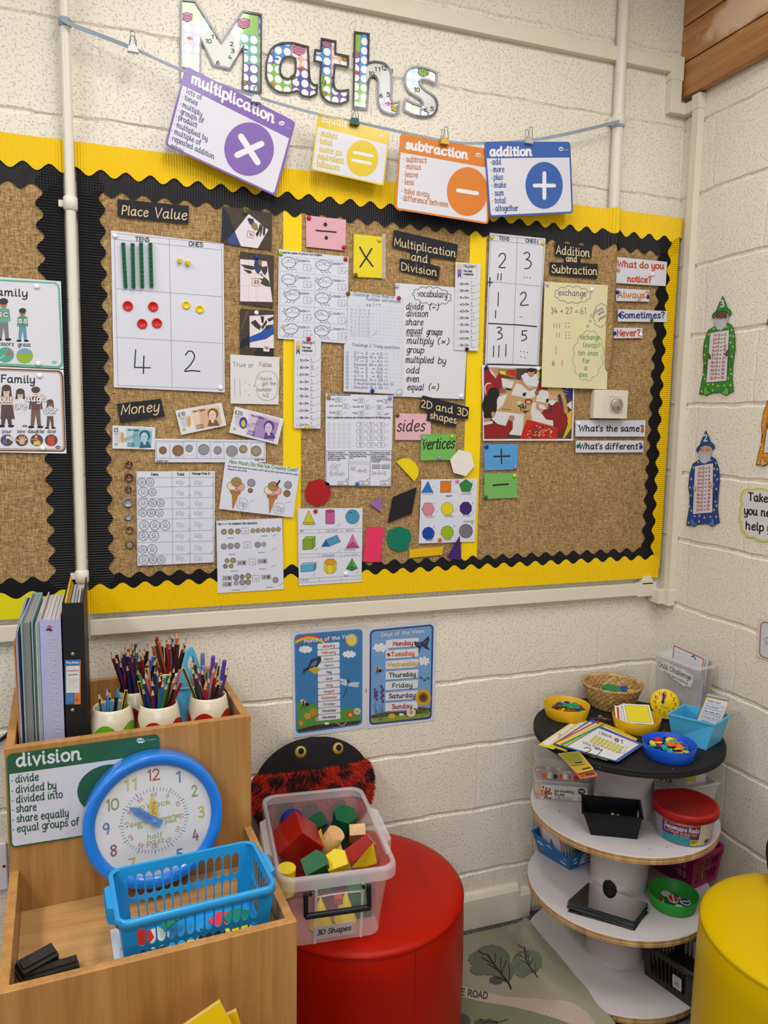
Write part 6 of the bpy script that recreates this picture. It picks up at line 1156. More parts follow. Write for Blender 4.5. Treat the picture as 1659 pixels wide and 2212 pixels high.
for n in range(1, 13):
    q = 2*PI*n/12; c, d = math.cos(q), math.sin(q); s_ = str(n*5); w_ = .0032*len(s_); r = .0575
    ox, oy = r*d, -r*c
    ca.text(s_, ox-w_*c+.0035*-d, oy-w_*d+.0035*c, ox+w_*c-.0035*d, .0072, lam('#B04038'), .0010, 2*w_*d, k=2, up=(d, -c) if abs(c) < .99 or c < 0 else None)
for s_, x, y, x1, h_ in (("o'clock", -.030, -.030, .034, .011), ('quarter', -.052, .004, -.008, .0085), ('to', -.036, .012, -.026, .0085), ('quarter', .012, .002, .056, .0085), ('past', .022, .011, .046, .0085), ('half', -.016, .040, .016, .0115), ('past', -.018, .052, .018, .0115)): ca.text(s_, x, y, x1, h_, lam('#86A02A'), .0016, k=2)
part(ca.mb, 'dial', t)
def hand(ang, L, w_, tail, col, z, word, wc, name):
    q = math.radians(ang); ux, uy = math.sin(q), -math.cos(q); vx, vy = -uy, ux
    h_ = Art(local(CT@V((0, 0, z)), CT.to_3x3()@V((1, 0, 0)), CT.to_3x3()@V((0, -1, 0)), CT.to_3x3()@V((0, 0, 1)))); P_ = lambda a, b: (ux*a+vx*b, uy*a+vy*b)
    h_.slab([P_(-tail, -w_), P_(L*.72, -w_), P_(L, 0), P_(L*.72, w_), P_(-tail, w_)], col, .0015)
    a0, a1 = (P_(L*.74, w_*.5), P_(L*.2, w_*.5)) if ang < 0 and ang < -30 else (P_(L*.75, -w_*.4), P_(L*.12, -w_*.4))
    if ang < -30: a0, a1 = P_(L*.15, w_*.45), P_(L*.72, w_*.45); a0, a1 = P_(L*.72, -w_*.4), P_(L*.15, -w_*.4)
    dx, dy = a1[0]-a0[0], a1[1]-a0[1]; l = math.hypot(dx, dy); h_.text(word, a0[0], a0[1], a1[0], w_*1.3, wc, .0011, dy, k=3, up=(dy/l, -dx/l))
    part(h_.mb, name, t)
hand(-4, .056, .0085, .014, lam('#D9C62A'), .016, 'hours', lam('#A8321E'), 'hour_hand'); hand(-52, .066, .0088, .016, lam('#2F7FD0'), .019, 'minutes', lam('#2A4A86'), 'minute_hand')
mb = MB(); mb.lathe([(.004, .019), (.004, .0215), (.002, .0225), (.0001, .0225)], lam('#3F8ADA'), CT, 16); part(mb, 'hand_pin', t)
mb = MB(); mb.lathe([(.1215, .0245), (.06, .0252), (.0001, .0255)], M('#FFFFFF', .06, 0, 10, alpha=.07), CT, 60, False, False); part(mb, 'clear_cover', t)
# ---- perforated blue basket
def loop(w_, d, r, z, T, n=5): return [T@V((x, y, z)) for x, y in rrect(-w_/2, -d/2, w_/2, d/2, r, n)]
def loft(mb, rings, m, smooth=True, cap=False):
    n = len(rings[0]); vs = [p for r in rings for p in r]
    mb.add(vs, [(k*n+i, k*n+(i+1) % n, (k+1)*n+(i+1) % n, (k+1)*n+i) for k in range(len(rings)-1) for i in range(n)], m, smooth)
    if cap: mb.add(rings[-1], [tuple(range(n))], m)
def grid_wall(mb, P00, P10, P11, P01, nrm, cols, rows, m, th=.0022, mx=.12, my=.10, gap=.16, rgap=.14, rnd_=True):
    """one basket side with rounded slots punched right through it"""
    f = lambda u, v, k: P00.lerp(P10, u).lerp(P01.lerp(P11, u), v)-nrm*(k*th)
    outer = [V((0, 0, 0)), V((1, 0, 0)), V((1, 1, 0)), V((0, 1, 0))]; holes = []
    cw, ch = (1-2*mx)/cols, (1-2*my)/rows
    for r in range(rows):
        for c in range(cols):
            x0, x1 = mx+cw*(c+gap/2), mx+cw*(c+1-gap/2); y0, y1 = my+ch*(r+rgap/2), my+ch*(r+1-rgap/2)
            rx, ry = (x1-x0)*.45, (y1-y0)*.24
            pts = []
            for cx, cy, a0 in ((x1-rx, y0+ry, -PI/2), (x1-rx, y1-ry, 0), (x0+rx, y1-ry, PI/2), (x0+rx, y0+ry, PI)):
                pts += [V((cx+rx*math.cos(a0+PI/2*i/3), cy+ry*math.sin(a0+PI/2*i/3), 0)) for i in range(4)]
            holes.append(pts)
    tri = geometry.tessellate_polygon([outer]+holes); al = outer+[p for h_ in holes for p in h_]; n = len(al)
    mb.add([f(p.x, p.y, 0) for p in al]+[f(p.x, p.y, 1) for p in al], list(tri)+[tuple(n+i for i in t_[::-1]) for t_ in tri], m)
    for h_ in [outer]+holes:
        L = len(h_); mb.add([f(p.x, p.y, 0) for p in h_]+[f(p.x, p.y, 1) for p in h_], [(i, (i+1) % L, L+(i+1) % L, L+i) for i in range(L)], m)
def basket(name, label, T, W, D, H, tw, td, m, cols, rows, scols, handles, cat='basket', mx=.12, parts=True, rim_h=.016):
    """W,D at the rim; tw,td at the base"""
    t = thing(name, label, cat, T@V((0, 0, 0)))
    b = [T@V((x*tw/2, y*td/2, 0)) for x, y in ((-1, -1), (1, -1), (1, 1), (-1, 1))]; p = [T@V((x*W/2, y*D/2, H)) for x, y in ((-1, -1), (1, -1), (1, 1), (-1, 1))]
    mb = MB(); cen = (b[0]+b[2]+p[0]+p[2])/4
    for i in range(4):
        j = (i+1) % 4; n = (b[j]-b[i]).cross(p[i]-b[i]).normalized()
        if n.dot((b[i]+b[j])/2-cen) < 0: n = -n
        grid_wall(mb, b[i], b[j], p[j], p[i], n, cols if i % 2 == 0 else scols, rows, m, mx=mx if i % 2 == 0 else .14)
    mb.hexa([q+V((0, 0, -.001)) for q in b]+[q+V((0, 0, .002)) for q in b], m); part(mb, 'body', t)
    mb = MB(); loft(mb, [loop(W-.004, D-.004, .02, H-.002, T), loop(W+.004, D+.004, .022, H+.002, T), loop(W+.013, D+.013, .026, H-.001, T), loop(W+.014, D+.014, .026, H-rim_h, T), loop(W+.010, D+.010, .024, H-rim_h, T), loop(W+.004, D+.004, .022, H-.006, T)], m); part(mb, 'rim', t)
    if handles:
        for sx in (-1, 1):
            mb = MB(); x0 = sx*(W/2+.004); x1 = sx*(W/2+.017); hd = D*.24
            prof = [(-hd, x0), (-hd*.8, x1), (hd*.8, x1), (hd, x0)]
            mb.prism([(x, y) if sx > 0 else (x, y) for y, x in prof], H-.034, H-.002, m, T)
            for i in range(7): y = -hd*.66+hd*1.32*i/6; mb.box((x1-.001, y-.0012, H-.032), (x1+.0014, y+.0012, H-.006), m, T) if sx > 0 else mb.box((x1-.0014, y-.0012, H-.032), (x1+.001, y+.0012, H-.006), m, T)
            part(mb, 'handle', t, bevel=.003)
    return t
BBL = M('#1F93D2', .3, .03, 10, coat=.2)
BT = UT@Matrix.Translation((.342, -.245, .652))@Matrix.Rotation(math.radians(1.5), 4, 'Z')
basket('plastic_basket', 'bright blue slotted plastic basket on the middle tray of the wooden unit', BT, .290, .175, .135, .265, .145, BBL, 13, 2, 6, True, mx=.09)
# papers and shapes under / in the basket
def card(pts, z, col, name, label, cat, th=.0012, fr=(0, 0, 1), group=None):
    a = Art(flat(z), fr); a.slab(pts, col if not isinstance(col, str) else M(col, .6, .05, 40), th); return a
a = Art(local(UT@V((.195, -.352, .6425)), UR@V((1, 0, 0)), UR@V((0, 1, 0)), (0, 0, 1))); a.slab([(0, 0), (.292, .004), (.290, .222), (-.004, .216)], WHITE, .002)
for i, s_ in enumerate(('Five', 'Ten', 'Pyra', 'Cube', 'Cone', 'Prism', 'Sphe', 'Oct', 'Hept')): a.text(s_, .028+.03*i, .204, .042+.03*i, .012, INK, .0012, k=2, up=(0, 1))
for i in range(5): a.text('Count in', .012, .02+.03*i, .036, .01, GREY, .001, k=2, up=(0, 1))
a.done('paper_stack', 'white printed sheets lying under the bright blue basket', 'paper')
shp = [((-.10, -.03), '#E2C70A', .4, 3, 'yellow'), ((-.07, .02), '#DEDCD8', .2, 6, 'white'), ((-.055, -.052), '#E8E6E2', 1.1, 4, 'white square'), ((.0, -.048), '#E2C70A', .8, 4, 'yellow square'), ((.03, -.04), '#17171C', .3, 4, 'black'), ((.085, -.045), '#E2C70A', .1, 5, 'yellow pentagon'), ((.062, .0), '#D83A50', .7, 6, 'pink'), ((.09, -.01), '#17806A', .4, 5, 'teal'), ((-.105, -.005), '#C0281E', 1.3, 8, 'red'), ((-.04, .03), '#0F7A4F', .1, 3, 'green')]
for i, ((x, y), c, r, n, nm) in enumerate(shp):
    mb = MB(); s_ = .030 if n > 3 else .036
    T = BT@Matrix.Translation((x, y, .006+.0035*i))@Matrix.Rotation(r, 4, 'Z'); T = T@Matrix.Rotation((.10 if i % 2 else -.08), 4, 'X')
    mb.prism([(s_*math.cos(2*PI*k/n), s_*math.sin(2*PI*k/n)*(1.5 if nm == 'black' else 1)) for k in range(n)], 0, .0028, M(c, .7, .05, 50), T)
    tag(mb.build('foam_shape'), nm+' foam shape lying in the bright blue slotted basket', 'foam shape', 'foam shapes in the blue basket')
# two whiteboard rubbers
for (x, y, z, rz, rx, ln, c, lb) in ((.054, -.218, .657, .5, .35, .075, '#3A342E', 'scuffed black board rubber propped on another in the wooden tray corner'), (.080, -.240, .641, .1, 0, .1, '#17171A', 'matt black board rubber lying flat in the wooden tray corner')):
    T = UT@Matrix.Translation((x, y, z))@Matrix.Rotation(rz, 4, 'Z')@Matrix.Rotation(rx, 4, 'X'); mb = MB()
    mb.prism([(-ln/2, -.017), (-ln/2+.004, -.021), (ln/2-.004, -.021), (ln/2, -.017), (ln/2, .017), (ln/2-.004, .021), (-ln/2+.004, .021), (-ln/2, .017)], 0, .008, M(c, .8, .15, 60), T)
    t = thing('board_rubber', lb, 'board rubber', T@V((0, 0, 0))); part(mb, 'felt_pad', t, bevel=.001)
    mb = MB(); mb.prism([(-ln/2+.003, -.016), (ln/2-.003, -.016), (ln/2-.003, .016), (-ln/2+.003, .016)], .008, .022, M('#2B2723', .45, .2, 40), T); mb.prism([(-ln/2+.006, -.008), (ln/2-.006, -.008), (ln/2-.006, .008), (-ln/2+.006, .008)], .022, .026, M('#2B2723', .45, .2, 40), T); part(mb, 'grip', t, bevel=.002)
# yellow folders in the lowest tray
for i, (q, c, lb) in enumerate(((((0, 0), (.15, 0), (.15, .2), (0, .2)), '#E9C000', 'larger yellow card folder sticking up from the lowest tray'), (((0, 0), (.1, 0), (.1, .16), (0, .16)), '#E4B800', 'smaller yellow card folder tucked behind the larger one'))):
    ap = at((475, 511)[i], (2163, 2182)[i], Y=(-.955, -.935)[i]); rz = math.radians((24, 14)[i])
    ex = V((math.cos(rz), .05, math.sin(rz))).normalized(); ez = V((-math.sin(rz), .12, math.cos(rz))).normalized(); W_i, H_i = (.2, .24) if i == 0 else (.12, .24)
    mb = MB(); nn = ex.cross(ez).normalized()*.0015
    for k in (0, 1, 2):
        d_ = nn*(-2.2*k); c8 = [ap-ex*W_i-ez*H_i, ap-ez*H_i, ap, ap-ex*W_i]; mb.hexa([p+d_ for p in c8]+[p+d_+nn for p in c8], M(c, .55, .03, 9) if k != 1 else paper('#DCDCE4'))
    tag(mb.build('card_folder'), lb, 'folder')
# ---- books and binder in the top tray
def slabbox(c8, m): mb = MB(); mb.hexa([V(p) for p in c8], m); return mb
def upright(x0, x1, y0, y1, z1, dx=0, z0=TF+.001):
    """x at base .. shifted dx at top"""
    return [(x0, y0, z0), (x1, y0, z0), (x1, y1, z0), (x0, y1, z0), (x0+dx, y0, z1), (x1+dx, y0, z1), (x1+dx, y1, z1), (x0+dx, y1, z1)]
# ring binder
x0, x1, y0, y1, z1 = -1.920, -1.8755, -.387, -.10, 1.288; BKM = M('#1B1A1C', .5, .06, 40)
t = thing('ring_binder', 'black ring binder with a blue and orange spine label, right of the books', 'binder', (x0, y0, TF))
for nm, c8 in (('spine', upright(x0, x1, y0, y0+.004, z1)), ('cover', [(x0, y0+.004, TF+.001), (x0+.003, y0+.004, TF+.001), (x0+.003, y1, TF+.001), (x0, y1, TF+.001), (x0, y0+.004, z1), (x0+.003, y0+.004, z1), (x0+.006, y1, z1), (x0+.003, y1, z1)]), ('cover', upright(x1-.003, x1, y0+.004, y1, z1))): part(slabbox(c8, BKM), nm, t)
for i, (a_, b_, c, zz) in enumerate(((.005, .009, '#D9B02A', 1.29), (.010, .012, '#E0BA3A', 1.275), (.0145, .020, '#CFCBE0', 1.27), (.021, .025, '#DAD8E2', 1.262), (.026, .028, '#B9D060', 1.258), (.029, .033, '#CFC8D8', 1.268), (.0345, .037, '#B9A06A', 1.262), (.038, .040, '#E08A2A', 1.255))):
    part(slabbox(upright(x0+a_, x0+b_, y0+.012+.002*i, y1+.01-.003*i, zz), paper(c)), 'divider_page' if i in (0, 1, 4, 6, 7) else 'paper_bundle', t)
a = Art(lambda x, y, k=0: at(x, y, Y=y0-.0003-k*EPS), (100, 1240, 8.506))
a.slab([(342, 1578), (632, 1570), (632, 2395), (350, 2395)], lam('#2E6CB0'), .0004).poly([(632, 1570), (632, 2395), (520, 2395), (520, 2180), (612, 2180), (612, 1690), (600, 1650), (618, 1605)], lam('#D9771E'), 1).poly([(362, 1690), (612, 1684), (612, 2180), (366, 2185)], paper('#DEDDDC'), 2).text('Ring Binder', 372, 1645, 600, 36, lam('#E8EAF0'), 7, -4, k=3)
a.line([(390, 1780), (590, 1772)], 22, P('#B58A82'), 3).line([(400, 1858), (570, 1840)], 18, P('#A9726A'), 3).lines([(365, 1925, 610, 1922), (366, 2075, 610, 2072)], 3, PALE, 3)
for i in range(6): a.line([(410, 1950+i*18), (590-i*20, 1948+i*18)], 4, P('#C9A8A2'), 3); a.line([(372, 2215+i*24), (490, 2213+i*24)], 5, lam('#8FB4DC'), 3)
a.ring(565, 2310, 26, 18, 6, INK, 3); part(a.mb, 'spine_label', t, 'blue and orange spine label')
for py in (1472/8.506+1240, at(0, 0, Y=-1) and 1534):
    c = at(157, py, Y=y0-.0005); mb = MB(); mb.lathe([(.0045, 0), (.0048, .001), (.0035, .0024), (.0001, .003)], M('#A89A7A', .25, .1, 60, metal=.8), Matrix.Translation(c)@Matrix.Rotation(PI/2, 4, 'X'), 16); part(mb, 'rivet', t)
# treasury
x0, x1, y0, y1, z1 = -1.9665, -1.9235, -.386, -.115, 1.254; LV = M('#A9AACB', .5, .06, 15)
t = thing('hardback_book', 'thick lilac storybook with MY TREASURY OF FAIRY TALES down its spine', 'book', (x0, y0, TF))
part(slabbox(upright(x0, x1, y0, y0+.003, z1), LV), 'spine', t); CVR = M('#B9A6B4', .5, .4, 30)
part(slabbox(upright(x0, x0+.003, y0+.003, y1, z1+.004), CVR), 'cover', t); part(slabbox(upright(x1-.003, x1, y0+.003, y1, z1+.004), CVR), 'cover', t)
mb = MB()
for i in range(12): xx = x0+.0035+.003*i; mb.hexa([V(p) for p in upright(xx, xx+.0027, y0+.008, y1-.004, z1-.004+.001*(i % 3))], paper('#D6D2CC') if i % 2 else paper('#C9C4BE'))
part(mb, 'page_block', t)
a = Art(lambda x, y, k=0: at(x, y, Y=y0-.0003-k*EPS), (0, 1220, 5.268)); tl = paper('#E3E3F2'); ts = paper('#7F7FA6')
for dx, m_, k in ((2.5, ts, 1), (0, tl, 3)):
    xx, yy = 555+dx, 830
    a.text('MY TREASURY OF FAIRY TALES', xx, yy, xx+68, 76, m_, 6, 1145, k=k, up=(1, .06))
a.poly(ellpts(562, 715, 28, 26, 14), P('#B85A8A'), 2).poly([(520, 735), (560, 725), (598, 745), (580, 760), (550, 742), (530, 752)], INK, 3).line([(590, 700), (610, 680), (628, 695)], 4, P('#D8D8E8'), 3, sp=3).poly([(565, 765), (580, 762), (572, 788)], P('#D8A8A8'), 2); part(a.mb, 'spine_print', t)
# thin picture books, encyclopaedia, folder
for i, (xa, xb, zz, c, lb) in enumerate(((-1.9795, -1.976, 1.238, '#4F5B52', 'slim grey green picture book beside the encyclopaedia'), (-1.9755, -1.9725, 1.246, '#B9B2A8', 'slim cream picture book in the gap of the book row'), (-1.972, -1.9675, 1.25, '#8FA3B0', 'slim grey blue picture book against the lilac storybook'))):
    t = thing('picture_book', lb, 'book', (xa, -.38, TF)); part(slabbox(upright(xa, xb, -.384, -.13, zz, 0), M(c, .5, .25, 25)), 'cover', t); part(slabbox(upright(xa+.0008, xb-.0008, -.3, -.128, zz+.001), paper('#D9D6D0')), 'page_block', t)
x0, x1, y0, y1, z1 = -2.0035-.001, -1.9805, -.384, -.10, 1.252
t = thing('hardback_book', 'teal covered hardback with its grey page edges facing out', 'book', (x0, y0, TF)); TEAL = M('#7FA3A8', .5, .12, 20); dxx = 0
part(slabbox(upright(x0, x0+.003, y0, y1, z1+.003), TEAL), 'cover', t); part(slabbox(upright(x1-.003, x1, y0, y1, z1+.003), TEAL), 'cover', t); part(slabbox(upright(x0+.003, x1-.003, y1-.004, y1, z1+.003), TEAL), 'spine', t)
mb = MB()
for i in range(8): xx = x0+.0032+.0019*i; mb.hexa([V(p) for p in upright(xx, xx+.0018, y0+.005+.001*(i % 2), y1-.006, z1-.003)], paper('#9D9A98') if i % 2 else paper('#8F8C8A'))
part(mb, 'page_block', t)
t = thing('card_wallet', 'dark purple card wallet stuffed with papers at the left end of the books', 'folder', (-2.012, -.38, TF))
for i, (xa, xb, zz, dx, c, nm) in enumerate(((-2.0165, -2.0155, 1.20, -.004, '#C9A040', 'outer_flap'), (-2.0150, -2.0138, 1.212, -.004, '#C77A52', 'outer_flap'), (-2.0133, -2.0126, 1.226, -.003, '#D9D8E2', 'paper_sheet'), (-2.0122, -2.0115, 1.23, -.003, '#C6C6D2', 'paper_sheet'), (-2.0111, -2.0102, 1.228, -.002, '#D9D8E2', 'paper_sheet'), (-2.0098, -2.0062, 1.222, -.001, '#2C2350', 'cover'))):
    part(slabbox([tuple(p) if j not in (6, 7) else (p[0], p[1], p[2]+.03) for j, p in enumerate(upright(xa, xb, -.378, -.14, zz, dx))], M(c, .5, .05, 20)), nm, t)
# ---- pencil pots
POTM = M('#DDD2BA', .18, .02, 8, coat=.4)
pf = lambda z: .0465+.0055*math.sin(min(1, z/.036)*PI/2) if z < .036 else .052-.0095*((z-.036)/.064)**1.6
def pot(x, y, petal, label, zb=TF):
    T = Matrix.Translation((x, y, zb)); t = thing('pencil_pot', label, 'pencil pot', (x, y, zb))
    pr_ = [(pf(.1*i/12), .1*i/12) for i in range(13)]
    mb = MB(); mb.lathe(pr_+[(.0408, .1015), (.0388, .1005), (.038, .095), (.046, .05), (.045, .006), (.0001, .005)], POTM, T, 40, True, False); part(mb, 'body', t)
    mb = MB(); n = 72; vs = []
    for i in range(n):
        a_ = 2*PI*i/n+.3; h_ = .044+.027*abs(math.sin(2.5*a_))**.75
        for k in range(5): z = h_*k/4; r = pf(z)+.0007; vs.append(T@V((r*math.cos(a_), r*math.sin(a_), z)))
    mb.add(vs, [(i*5+k, ((i+1) % n)*5+k, ((i+1) % n)*5+k+1, i*5+k+1) for i in range(n) for k in range(4)], M(petal, .2, .03, 8, coat=.4), True); part(mb, 'petal_band', t, 'scalloped coloured band'); return (x, y, zb)
pots = {'green': pot(-1.8225, -.345, '#5FA81C', 'cream pot with green scallops, front left of the pots'), 'mid': pot(-1.7175, -.357, '#A81C1C', 'cream pot with red scallops, front middle of the pots'), 'right': pot(-1.600, -.335, '#A81C1C', 'cream pot with red scallops, front right of the pots'),
        'back': pot(-1.768, -.238, '#8A1A22', 'fullest cream pot with dark red scallops behind the front middle pot'), 'far': pot(-1.675, -.115, '#8A1A22', 'cream pot half hidden behind the light blue caddy')}
PWD = M('#C8A27A', .6, .1, 60); PCOL = {'dark red': '#5E1620', 'red': '#A31F1E', 'orange': '#B0542A', 'brown': '#55301E', 'black': '#1A191C', 'dark blue': '#1F2A5C', 'blue': '#2F66A8', 'sky blue': '#3F86B8', 'green': '#2E7A3A', 'dark green': '#17392E', 'yellow and black': '#D2B01E', 'purple': '#4A2A5E', 'pink': '#B06A62', 'maroon': '#431822'}
PMESH = {}
def pencil(col, L, tip):
    key = (col, round(L, 3), tip)
    if key in PMESH: return PMESH[key].copy()
    mb = MB(); m = M(PCOL[col], .35, .06, 30); r = .0038; e = .018
    bm_ = [(r*math.cos(PI/3*i), r*math.sin(PI/3*i)) for i in range(6)]
    if tip:
        mb.prism(bm_, 0, L-e, m)
        mb.lathe([(r*.98, L-e), (r*.34, L-e*.33)], PWD, None, 8, False, False); mb.lathe([(r*.34, L-e*.33), (.0004, L)], m if col != 'yellow and black' else M('#2A2A2C', .4), None, 8, False, True)
    else:
        mb.prism(bm_, 0, L, m); mb.lathe([(r*.62, L), (r*.62, L+.0002)], PWD, None, 8); mb.lathe([(r*.3, L+.0002), (r*.3, L+.0005)], m, None, 6)
    if col == 'yellow and black':
        for i in (0, 2, 4):
            a_, b_ = bm_[i], bm_[(i+1) % 6]; q = 1.03; top = L-e if tip else L
            mb.face([V((a_[0]*q, a_[1]*q, 0)), V((b_[0]*q, b_[1]*q, 0)), V((b_[0]*q, b_[1]*q, top)), V((a_[0]*q, a_[1]*q, top))], M('#1E1D1E', .4))
    o = mb.build('pencil', org=(0, 0, 0)); PMESH[key] = o; return o
seen = set()
def fill(pk, n, cols, where, lens, lean, tipp, seed):
    px, py, pz = pots[pk]; r = random.Random(seed); done_ = {}
    for i in range(n):
        a_ = 2*PI*(i*.381966)+r.uniform(-.2, .2); q = math.sqrt((i+.5)/n); ro = .033*q; rb = .020*q*r.uniform(.2, 1)
        col = cols[r.randrange(len(cols))]; L = r.choice(lens); tip = r.random() < tipp
        base = V((px+rb*math.cos(a_+r.uniform(-.5, .5)), py+rb*math.sin(a_), pz+.0065)); top = V((px+ro*math.cos(a_), py+ro*math.sin(a_), pz+.097)); d = (top-base); d = (d+V((r.uniform(-lean, lean)+.1*lean, r.uniform(-lean, lean), 0))*.02).normalized()
        key = (col, round(L, 3), tip); first = key not in PMESH; o = pencil(col, L, tip)
        if not first: COL.objects.link(o)
        o.name = 'pencil'; o.rotation_mode = 'QUATERNION'; o.rotation_quaternion = V((0, 0, 1)).rotation_difference(d); o.location = top-d*((top-base).length)
        ln_ = 'leaning left' if d.x < -.10 else 'leaning right' if d.x > .10 else 'nearly upright'
        lab = '%s pencil, %s, %s in %s' % (col, 'point up' if tip else 'blunt end up', ln_, where)
        tag(o, lab, 'pencil', ('%s pencils %s %s in %s' % (col, 'point up' if tip else 'blunt', ln_, where)))
bc = list(PCOL)
fill('back', 50, ['dark red', 'maroon', 'black', 'black', 'brown', 'purple', 'dark blue', 'orange', 'red', 'blue', 'dark green'], 'the fullest back pot', (.165, .178, .188, .198), .75, .75, 3)
fill('mid', 32, ['red', 'blue', 'green', 'black', 'dark blue', 'dark red', 'yellow and black', 'pink', 'maroon', 'dark green'], 'the front middle red scalloped pot', (.145, .165, .175, .155), .75, .75, 5)
fill('right', 26, ['pink', 'dark green', 'blue', 'brown', 'orange', 'purple', 'dark blue', 'black', 'yellow and black', 'red'], 'the front right red scalloped pot', (.14, .16, .175), .85, .75, 8)
fill('far', 20, ['brown', 'maroon', 'black', 'orange', 'red', 'dark red', 'blue'], 'the half hidden far pot', (.17, .18, .19), .9, .6, 11)
fill('green', 9, ['sky blue', 'sky blue', 'sky blue', 'yellow and black', 'yellow and black', 'black'], 'the front left green scalloped pot', (.115, .125, .135), .35, .5, 13)
# light blue caddy with pens
CAD = M('#5AB4DC', .35, .03, 8); x0, x1, y0, y1, z0, z1 = -1.70, -1.557, -.268, -.176, TF+.001, 1.028
t = thing('pen_caddy', 'light blue plastic caddy with a tall central handle among the pencil pots', 'caddy', ((x0+x1)/2, (y0+y1)/2, z0))
mb = MB(); w2 = .0025
for lo, hi in (((x0, y0, z0), (x1, y0+w2, z1)), ((x0, y1-w2, z0), (x1, y1, z1)), ((x0, y0, z0), (x0+w2, y1, z1)), ((x1-w2, y0, z0), (x1, y1, z1)), ((x0, y0, z0), (x1, y1, z0+w2)), ((x0, y0-.004, z1-.003), (x1, y0+w2, z1)), ((x0-.004, y0-.004, z1-.003), (x0+w2, y1+.004, z1)), ((x1-w2, y0-.004, z1-.003), (x1+.005, y1+.004, z1))): mb.box(lo, hi, CAD)
part(mb, 'tray', t, bevel=.001)
mb = MB(); xm = (x0+x1)/2-.003; ym = (y0+y1)/2
out = spl([(-.044, z0+.003), (-.04, z1), (-.026, 1.065), (-.012, 1.105), (0, 1.118), (.012, 1.105), (.026, 1.065), (.04, z1), (.044, z0+.003)], 4); inn = ellpts(0, 1.075, .011, .02, 20)
a = Art(local((xm-.03, ym, 0), (.62, .0, 0), (0, 0, 1), (0, -1, 0))); T_ = [V((x, y, 0)) for x, y in out]; I_ = [V((x, y, 0)) for x, y in inn]
tri = geometry.tessellate_polygon([T_, I_]); al = T_+I_; ux_, uy_ = V((.85, .53, 0)), V((0, 0, 1)); n_ = V((.53, -.85, 0)); og = V((xm, ym, 0)); n = len(al)
mb.add([og+ux_*p.x+uy_*p.y+n_*.004 for p in al]+[og+ux_*p.x+uy_*p.y-n_*.004 for p in al], list(tri)+[tuple(n+i for i in q[::-1]) for q in tri], CAD)
for lo_, L_ in ((0, len(T_)), (len(T_), len(I_))): mb.add([og+ux_*p.x+uy_*p.y+n_*.004 for p in al[lo_:lo_+L_]]+[og+ux_*p.x+uy_*p.y-n_*.004 for p in al[lo_:lo_+L_]], [(i, (i+1) % L_, L_+(i+1) % L_, L_+i) for i in range(L_)], CAD)
part(mb, 'handle', t, bevel=.001)
for i, (x, y, dx, dy, c, L) in enumerate(((-1.585, -.20, .10, .02, '#5A3F9A', .15), (-1.60, -.215, .02, .05, '#7A78B8', .13), (-1.612, -.20, -.03, .02, '#7A78B8', .125), (-1.575, -.225, .06, -.04, '#5A3F9A', .14), (-1.60, -.19, .03, .06, '#6A6FA8', .155), (-1.57, -.24, .16, .02, '#4A3A96', .15), (-1.625, -.235, .02, 0, '#C8602A', .11), (-1.615, -.225, .05, .02, '#7A78B8', .12))):
    d = V((dx, dy, 1)).normalized(); b_ = V((x, y, TF+.004)); nm = ('purple felt pen tilted right in the light blue caddy', 'pale lilac felt pen at the centre of the caddy', 'pale lilac felt pen leaning left in the caddy', 'purple felt pen at the caddy front', 'grey lilac felt pen, tallest in the caddy', 'deep purple felt pen leaning far right out of the caddy', 'orange felt pen low in the caddy', 'pale lilac felt pen next to the orange one')[i]
    t = thing('felt_pen', nm, 'pen', b_); T = Matrix.Translation(b_)@V((0, 0, 1)).rotation_difference(d).to_matrix().to_4x4()
    mb = MB(); mb.lathe([(.0045, 0), (.0048, .004), (.0048, L*.68)], M(c, .3, .04, 20), T, 14); part(mb, 'barrel', t); mb = MB(); mb.lathe([(.0054, L*.66), (.0054, L*.97), (.0046, L), (.0001, L)], M(c, .25, .03, 20), T, 14); part(mb, 'cap', t)
# socket and cable on the wall behind
t = thing('power_socket', 'white double wall socket at the left edge beside the wooden unit', 'socket', (-2.17, 0, .42)); mb = MB(); mb.box((-2.247, -.012, .42), (-2.1, -.001, .555), M('#D9D6DC', .35)); part(mb, 'face_plate', t, bevel=.004)
for x in (-2.205, -2.14): mb = MB(); mb.box((x-.008, -.0155, .52), (x+.008, -.0125, .545), M('#E0DDE2', .3)); part(mb, 'switch', t, bevel=.001)
mb = MB(); mb.lathe([(.004, 0), (.004, .001)], M('#7A2A22', .5), Matrix.Translation((-2.108, -.0125, .49))@Matrix.Rotation(PI/2, 4, 'X'), 12); part(mb, 'screw_cap', t)
mb = MB(); mb.tube(spl([(-2.4, -.008, .78), (-2.2, -.008, .81), (-2.104, -.008, .843), (-2.07, -.008, .872), (-2.02, -.008, .88)], 5), .005, M('#17171A', .5), 8); tag(mb.build('power_cable'), 'short black cable running along the wall behind the wooden unit', 'cable')
